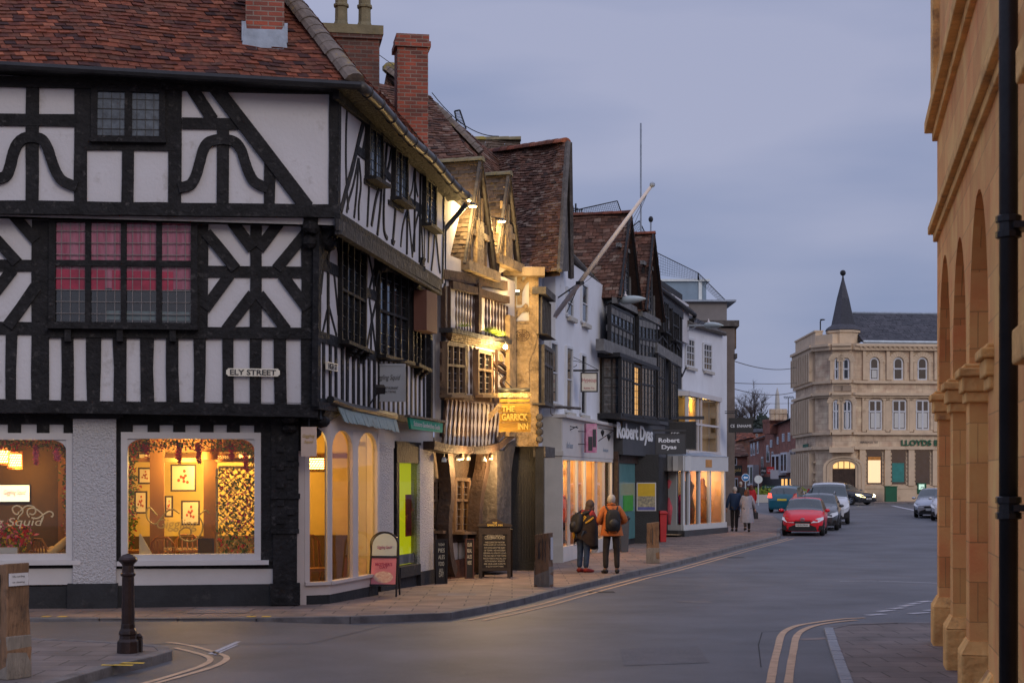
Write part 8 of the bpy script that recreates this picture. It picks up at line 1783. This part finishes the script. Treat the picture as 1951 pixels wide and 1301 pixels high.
def person(lab, loc, rz, h, J, skin_top='skin', shirt=None, legs='trousers_dark', shoes='shoe_black', hair='hair_brown', hair_style='short', coat=None, grp='people on the pavement', sleeves=True, head_turn=0, lean=(0, 0)):
    """J: joint overrides; local frame faces +y, x to the right"""
    k = h/1.75; o = thing('person', lab, 'person', loc, grp); Mx = Matrix.Translation(loc) @ Matrix.Rotation(rz, 4, 'Z') @ Matrix.Scale(k, 4)
    B_ = dict(pel=(0,0,.96), waist=(0,0,1.10), chest=(0,.01,1.30), neck=(0,0,1.47), head=(0,.02,1.58), top=(0,.01,1.68), sl=(-.17,0,1.42), sr=(.17,0,1.42), el=(-.24,-.03,1.14), er=(.24,-.03,1.14), wl=(-.24,.08,.90), wr=(.24,.08,.90), hl=(-.09,0,.90), hr=(.09,0,.90), kl=(-.10,.02,.49), kr=(.10,.02,.49), al=(-.10,-.02,.09), ar=(.10,-.02,.09), tl=(-.11,.14,.035), tr=(.11,.14,.035)); B_.update(J)
    def n_(key, r): return (Mx @ Vector(B_[key]), tuple(q*k for q in r) if isinstance(r, tuple) else r*k)
    keys = [('pel',(.14,.10)),('waist',(.12,.09)),('chest',(.15,.105)),('neck',.05),('head',(.075,.09)),('top',(.07,.08)),('sl',.06),('el',.042),('wl',.03),('sr',.06),('er',.042),('wr',.03),('hl',.085),('kl',.058),('al',.042),('tl',.035),('hr',.085),('kr',.058),('ar',.042),('tr',.035)]
    ed = [(0,1),(1,2),(2,3),(3,4),(4,5),(2,6),(6,7),(7,8),(2,9),(9,10),(10,11),(0,12),(12,13),(13,14),(14,15),(0,16),(16,17),(17,18),(18,19)]
    vs, fs = skinned([n_(*q) for q in keys], ed); b = MB(); b.add(vs, fs, .5)
    for e_, w_ in (('el','wl'),('er','wr')):
        a, c = Mx @ Vector(B_[e_]), Mx @ Vector(B_[w_]); d = (c-a).normalized(); sd = d.cross(Vector((0,0,1))); sd = sd.normalized() if sd.length > .05 else Vector((1,0,0)); b.tube([c, c+d*.05*k, c+d*.09*k], [.03*k,.042*k,.035*k], 6)
        for i in range(4):
            s0 = c+d*.085*k+sd*(i-1.5)*.019*k; b.tube([s0, s0+d*.035*k+Vector((0,0,-.006)), s0+d*(.065+.008*(i in (1,2)))*k+Vector((0,0,-.02))*k], [.0095*k,.0085*k,.007*k], 5)
        b.tube([c+d*.04*k-sd*.03*k, c+d*.08*k-sd*.055*k], [.011*k,.009*k], 5)
    hm = Mx @ Matrix.Translation(B_['head']) @ Matrix.Rotation(head_turn, 4, 'Z'); q = lambda x, y, z: hm @ Vector((x, y, z))
    b.blob(q(0,.0,.02), (.078*k,.092*k,.115*k), 10); b.blob(q(0,.105,-.005), (.014*k,.02*k,.025*k), 6); b.blob(q(-.08,.0,0), (.012*k,.025*k,.035*k), 6); b.blob(q(.08,.0,0), (.012*k,.025*k,.035*k), 6); b.blob(q(0,.085,-.055), (.03*k,.012*k,.008*k), 6)
    b.build('body', skin_top, o, smooth=True)
    def shell(sel, edg, grow, nm, mt):
        vs, fs = skinned([(n_(kk, 1)[0], tuple(x*k+grow for x in (r if isinstance(r, tuple) else (r, r)))) for kk, r in sel], edg); m = MB(); m.add(vs, fs, .5); return m.build(nm, mt, o, smooth=True)
    shell([('pel',(.145,.105)),('hl',.092),('kl',.068),('al',.055),('hr',.092),('kr',.068),('ar',.055)], [(0,1),(1,2),(2,3),(0,4),(4,5),(5,6)], .008, 'trousers', legs)
    if shirt: shell([('pel',(.15,.11)),('waist',(.145,.11)),('chest',(.165,.12)),('neck',.055),('sl',.072),('el',.058),('wl',.044),('sr',.072),('er',.058),('wr',.044)], [(0,1),(1,2),(2,3),(2,4),(4,5),(5,6),(2,7),(7,8),(8,9)], .012, 'jacket', shirt)
    for a_, t_ in (('al','tl'),('ar','tr')):
        m = MB(); p0, p1 = Mx @ Vector(B_[a_]), Mx @ Vector(B_[t_]); d = (p1-p0); d.z = 0; dd = d.normalized()*k; zz = min(p0.z-.05*k, p1.z+.02)
        m.tube([p0-dd*.05+Vector((0,0,-.045*k)), p0+dd*.02+Vector((0,0,-.03*k)), p1+dd*.0, p1+dd*.08], [.045*k,.055*k,.045*k,.03*k], 8); m.build('shoe', shoes, o, smooth=True)
    m = MB(); rr = Vector((.092,.105,.115))*k
    if hair_style == 'short': m.blob(q(0,-.022,.045), rr*.98, 12, j=.04)
    else:
        m.blob(q(0,-.025,.04), (.108*k,.118*k,.125*k), 12, j=.05); m.blob(q(0,-.05,-.05), (.105*k,.085*k,.11*k), 12, j=.06); m.blob(q(-.07,-.01,-.05), (.045*k,.07*k,.09*k), 8, j=.06); m.blob(q(.07,-.01,-.05), (.045*k,.07*k,.09*k), 8, j=.06)
    m.build('hair', hair, o, smooth=True)
    return o, Mx, k, B_
def drape(Mx, rings, n=26, fold=.05, seed=1, open_=0.0):
    """rings (cx,cy,z,rx,ry,foldgain)"""
    rnd = random.Random(seed); ph = [rnd.uniform(0, 6.3) for _ in range(4)]; m = MB(); vs = []; fs = []
    for (cx, cy, z, rx, ry, fg, *hz) in rings:
        for i in range(n):
            a = 2*math.pi*i/n; f = 1+fold*fg*(math.sin(5*a+ph[0])+.6*math.sin(9*a+ph[1])+.3*rnd.uniform(-1, 1)); zz = z+(hz[0](a) if hz else 0); vs.append(Mx @ Vector((cx+rx*f*math.cos(a), cy+ry*f*math.sin(a), zz)))
    for j in range(len(rings)-1):
        for i in range(n): fs.append((j*n+i, j*n+(i+1)%n, (j+1)*n+(i+1)%n, (j+1)*n+i))
    m.add(vs, fs, .5); return m
def backpack(lab, Mx, c, s, mat='bag_black', tilt=0, straps=True, shoulders=None):
    o = thing('backpack', lab, 'backpack', Mx @ Vector(c)); m = MB(); n = 14; vs = []; fs = []; x0, y0, z0 = c
    prof = [(-.5,.55),(-.46,.85),(-.3,1),(0,1.02),(.25,.95),(.42,.75),(.5,.4)]
    for t_, r in prof:
        for i in range(n):
            a = 2*math.pi*i/n; cx = math.copysign(abs(math.cos(a))**.6, math.cos(a)); sy = math.copysign(abs(math.sin(a))**.6, math.sin(a)); vs.append(Mx @ Vector((x0+s[0]/2*r*cx, y0+s[1]/2*r*sy+tilt*t_, z0+s[2]*t_)))
    for j in range(len(prof)-1):
        for i in range(n): fs.append((j*n+i, j*n+(i+1)%n, (j+1)*n+(i+1)%n, (j+1)*n+i))
    fs += [tuple(range(n-1,-1,-1)), tuple(range((len(prof)-1)*n, len(prof)*n))]; m.add(vs, fs, .5); m.build('pack', mat, o, smooth=True)
    m = MB(); q = lambda x, y, z: Mx @ Vector((x, y, z)); m.blob(q(x0, y0-s[1]*.45, z0-s[2]*.15), (s[0]*.36, s[1]*.3, s[2]*.24), 8); m.build('pocket', 'bin_dark', o, smooth=True)
    m = MB(); m.tube([q(x0-.03, y0-.02, z0+s[2]*.5), q(x0, y0-.02, z0+s[2]*.56), q(x0+.03, y0-.02, z0+s[2]*.5)], .008, 5); m.build('grab_loop', mat, o)
    if shoulders:
        for sx, p in shoulders:
            m = MB(); m.tube([q(x0+sx*s[0]*.25, y0+.06, z0+s[2]*.40)]+[q(*v) for v in p], .022, 6); m.build('strap', mat, o, smooth=True)
    return o
# man in the orange jacket
c = gnd(1165, 1092, PV)
o, Mx, k, B_ = person('grey haired man in an orange jacket beside the woman in a poncho', c, .08, 1.78, dict(pel=(0,0,.97), el=(-.30,-.06,1.15), er=(.31,-.06,1.15), wl=(-.16,.18,1.10), wr=(.17,.18,1.10), al=(-.13,-.02,.09), ar=(.12,-.03,.09), tl=(-.16,.13,.035), tr=(.15,.12,.035), kl=(-.12,.03,.5), kr=(.12,.02,.5), head=(.0,.04,1.585), top=(0,.05,1.68)), shirt='jacket_orange', hair='hair_grey')
m = drape(Mx, [(0,0,1.49,.075,.07,.2),(0,0,1.45,.15,.10,.3),(0,0,1.38,.20,.13,.4),(0,0,1.25,.205,.14,.6),(0,0,1.08,.205,.145,.9),(0,0,.93,.235,.16,1.2),(0,0,.83,.25,.17,1.4)], fold=.03, seed=4); m.build('coat', 'jacket_orange', o, smooth=True)
m = MB(); m.tube([Mx @ Vector((-.08,.02,1.51)), Mx @ Vector((0,-.075,1.53)), Mx @ Vector((.08,.02,1.51))], .028, 8); m.build('collar', 'jacket_orange', o, smooth=True)
bp_ = backpack('black backpack on the back of the man in orange', Mx, (0, -.23, 1.17), (.33,.20,.47), shoulders=((-1, [(-.12,-.09,1.44),(-.13,.0,1.47)]), (1, [(.12,-.09,1.44),(.13,.0,1.47)])))
# woman in the poncho
c = gnd(1111, 1090, PV)
o, Mx, k, B_ = person('woman with dark bobbed hair in a dark yellow striped poncho leaning towards the man', c, -.75, 1.70, dict(pel=(0,.0,.95), waist=(0,.05,1.08), chest=(0,.13,1.28), neck=(0,.20,1.43), head=(.0,.27,1.53), top=(.0,.29,1.63), sl=(-.17,.12,1.38), sr=(.17,.14,1.38), el=(-.22,.16,1.12), er=(.22,.22,1.12), wl=(-.12,.34,1.14), wr=(.12,.36,1.14), tl=(-.11,.15,.035), tr=(.12,.14,.035)), shirt='top_red', legs='jeans', shoes='shoe_red', hair_style='bob')
hem = lambda a: -.10*math.cos(a*1.0-1.2)+.05*math.sin(3*a)
m = drape(Mx, [(0,.17,1.45,.07,.07,.3),(0,.15,1.40,.17,.12,.5),(0,.13,1.30,.25,.17,.7),(0,.12,1.12,.29,.22,1.0),(0,.10,.92,.30,.25,1.3,lambda a: hem(a)*.5),(0,.10,.66,.29,.27,1.8,hem)], fold=.045, seed=9); po = m.build('poncho', 'poncho_dark', o, smooth=True)
for (a0, a1, z0, z1) in ((4.5,3.6,1.38,.78),(5.0,3.9,1.32,.82),(5.15,4.05,1.30,.80),(5.9,5.2,1.28,1.15),(5.4,5.9,1.2,1.28)):
    P = []
    for i in range(9):
        t_ = i/8; a = a0+(a1-a0)*t_; z = z0+(z1-z0)*t_; rx = interp([(.66,.31),(.92,.318),(1.12,.308),(1.30,.268),(1.40,.19)], z); ry = interp([(.66,.29),(.92,.268),(1.12,.238),(1.30,.188),(1.40,.14)], z); cy = interp([(.66,.10),(1.12,.12),(1.45,.17)], z); P.append(Mx @ Vector((rx*math.cos(a), cy+ry*math.sin(a), z)))
    m = MB(); m.tube(P, .019, 5); m.build('stripe', 'stripe_yellow', po)
m = MB()
for i in range(60):
    a = 2*math.pi*i/60; p = Mx @ Vector((.29*math.cos(a), .10+.27*math.sin(a), .66+hem(a))); m.tube([p, p+Vector((random.uniform(-.01,.01), 0, -.07))], .004, 3)
m.build('fringe', 'fringe', po)['kind'] = 'stuff'
backpack('dark backpack worn by the woman in the poncho', Mx, (-.06, -.16, 1.16), (.30,.20,.44), tilt=.10, shoulders=((-1, [(-.13,.02,1.40),(-.13,.12,1.45)]), (1, [(.13,.02,1.40),(.13,.12,1.45)])))
# the pair further on
c = gnd(1400, 1012, PV); o, Mx, k, B_ = person('man in a navy jacket walking away beside the woman in a long grey coat', c, -.05, 1.78, dict(kl=(-.09,.10,.5), al=(-.09,.02,.10), tl=(-.10,.17,.05), kr=(.07,.0,.5), ar=(.05,-.10,.10), tr=(.06,.04,.04), el=(-.27,-.02,1.15), wl=(-.31,.05,.90), er=(.24,.02,1.14), wr=(.2,.16,.98)), shirt='coat_navy', hair='hair_grey')
m = drape(Mx, [(0,0,1.47,.08,.07,.2),(0,0,1.43,.17,.11,.3),(0,0,1.30,.215,.14,.4),(0,0,1.05,.20,.145,.6),(0,0,.84,.215,.155,.8)], fold=.02, seed=2); m.build('coat', 'coat_navy', o, smooth=True)
c = gnd(1423, 1013, PV); o, Mx, k, B_ = person('woman in a long grey coat with auburn hair walking away, carrying a bag', c, .0, 1.68, dict(kl=(-.09,-.06,.48), al=(-.10,-.25,.18), tl=(-.11,-.12,.10), kr=(.09,.08,.49), ar=(.10,.06,.09), tr=(.11,.22,.035), er=(.29,-.02,1.13), wr=(.34,.10,.92), el=(-.25,0,1.14), wl=(-.2,.14,1.0)), shirt='coat_grey', hair='hair_auburn', hair_style='bob', legs='trousers_dark')
m = drape(Mx, [(0,0,1.47,.08,.07,.2),(0,0,1.43,.17,.12,.3),(0,0,1.30,.22,.15,.4),(0,0,1.05,.215,.16,.6),(0,0,.80,.25,.20,.9),(0,0,.50,.28,.24,1.3),(0,0,.38,.285,.25,1.5)], fold=.025, seed=3); m.build('coat', 'coat_grey', o, smooth=True)
m = MB(); m.tube([Mx @ Vector((-.09,.02,1.48)), Mx @ Vector((0,-.09,1.49)), Mx @ Vector((.09,.02,1.48))], .03, 8); m.build('scarf', 'hair_auburn', o, smooth=True)
hb = thing('handbag', 'small dark handbag held by the woman in grey', 'handbag', Mx @ Vector((.38,.14,.72))); m = MB(); m.box(Mx @ Vector((.39,.14,.66)), (.16,.08,.26), .2); m.build('bag', 'bag_black', hb, bevel=.01); m = MB(); m.tube([Mx @ Vector((.33,.14,.79)), Mx @ Vector((.36,.12,.90)), Mx @ Vector((.44,.14,.79))], .01, 5); m.build('handle', 'bag_black', hb)
for (x, Y, h, lab, sh, hr, hs, rz_) in ((1431, 77, 1.66, 'person in a bright red coat walking away behind the grey coat', 'coat_red', 'hair_auburn', 'bob', 0), (1411, 79, 1.80, 'man in a dark coat standing behind the navy jacket', 'bag_black', 'hair_grey', 'short', .3), (1395, 84, 1.86, 'person in a grey coat near the black banner sign facing left', 'coat_grey', 'hair_grey', 'short', 1.5)):
    c = at(x, 0, Y); c = Vector((c.x, c.y, zr(Y)+PV)); o, Mx, k, B_ = person(lab, c, rz_, h, {}, shirt=sh, hair=hr, hair_style=hs); m = drape(Mx, [(0,0,1.47,.08,.07,.2),(0,0,1.43,.17,.12,.3),(0,0,1.30,.22,.15,.4),(0,0,1.05,.21,.16,.6),(0,0,.75,.24,.18,.9)], fold=.025, seed=6); m.build('coat', sh, o, smooth=True)
# diner in the left window
M('sleeve_pale', (.6,.42,.2), .8, .1, 5, 0)
cc = EG.p(EG.px(137, 1000, -.75)[0], 0, -.75); o, Mx, k, B_ = person('seated diner reaching an arm over the table in the left window', Vector((cc.x, cc.y, -.28)), 1.35, 1.7, dict(hl=(-.09,.1,.88), hr=(.09,.1,.88), kl=(-.11,.50,.85), kr=(.11,.50,.85), al=(-.11,.48,.45), ar=(.11,.48,.45), tl=(-.11,.62,.40), tr=(.11,.62,.40), er=(.28,.25,1.22), wr=(.22,.55,1.26), el=(-.26,.22,1.2), wl=(-.2,.5,1.24)), shirt='sleeve_pale', hair='hair_auburn', hair_style='bob', grp=None)
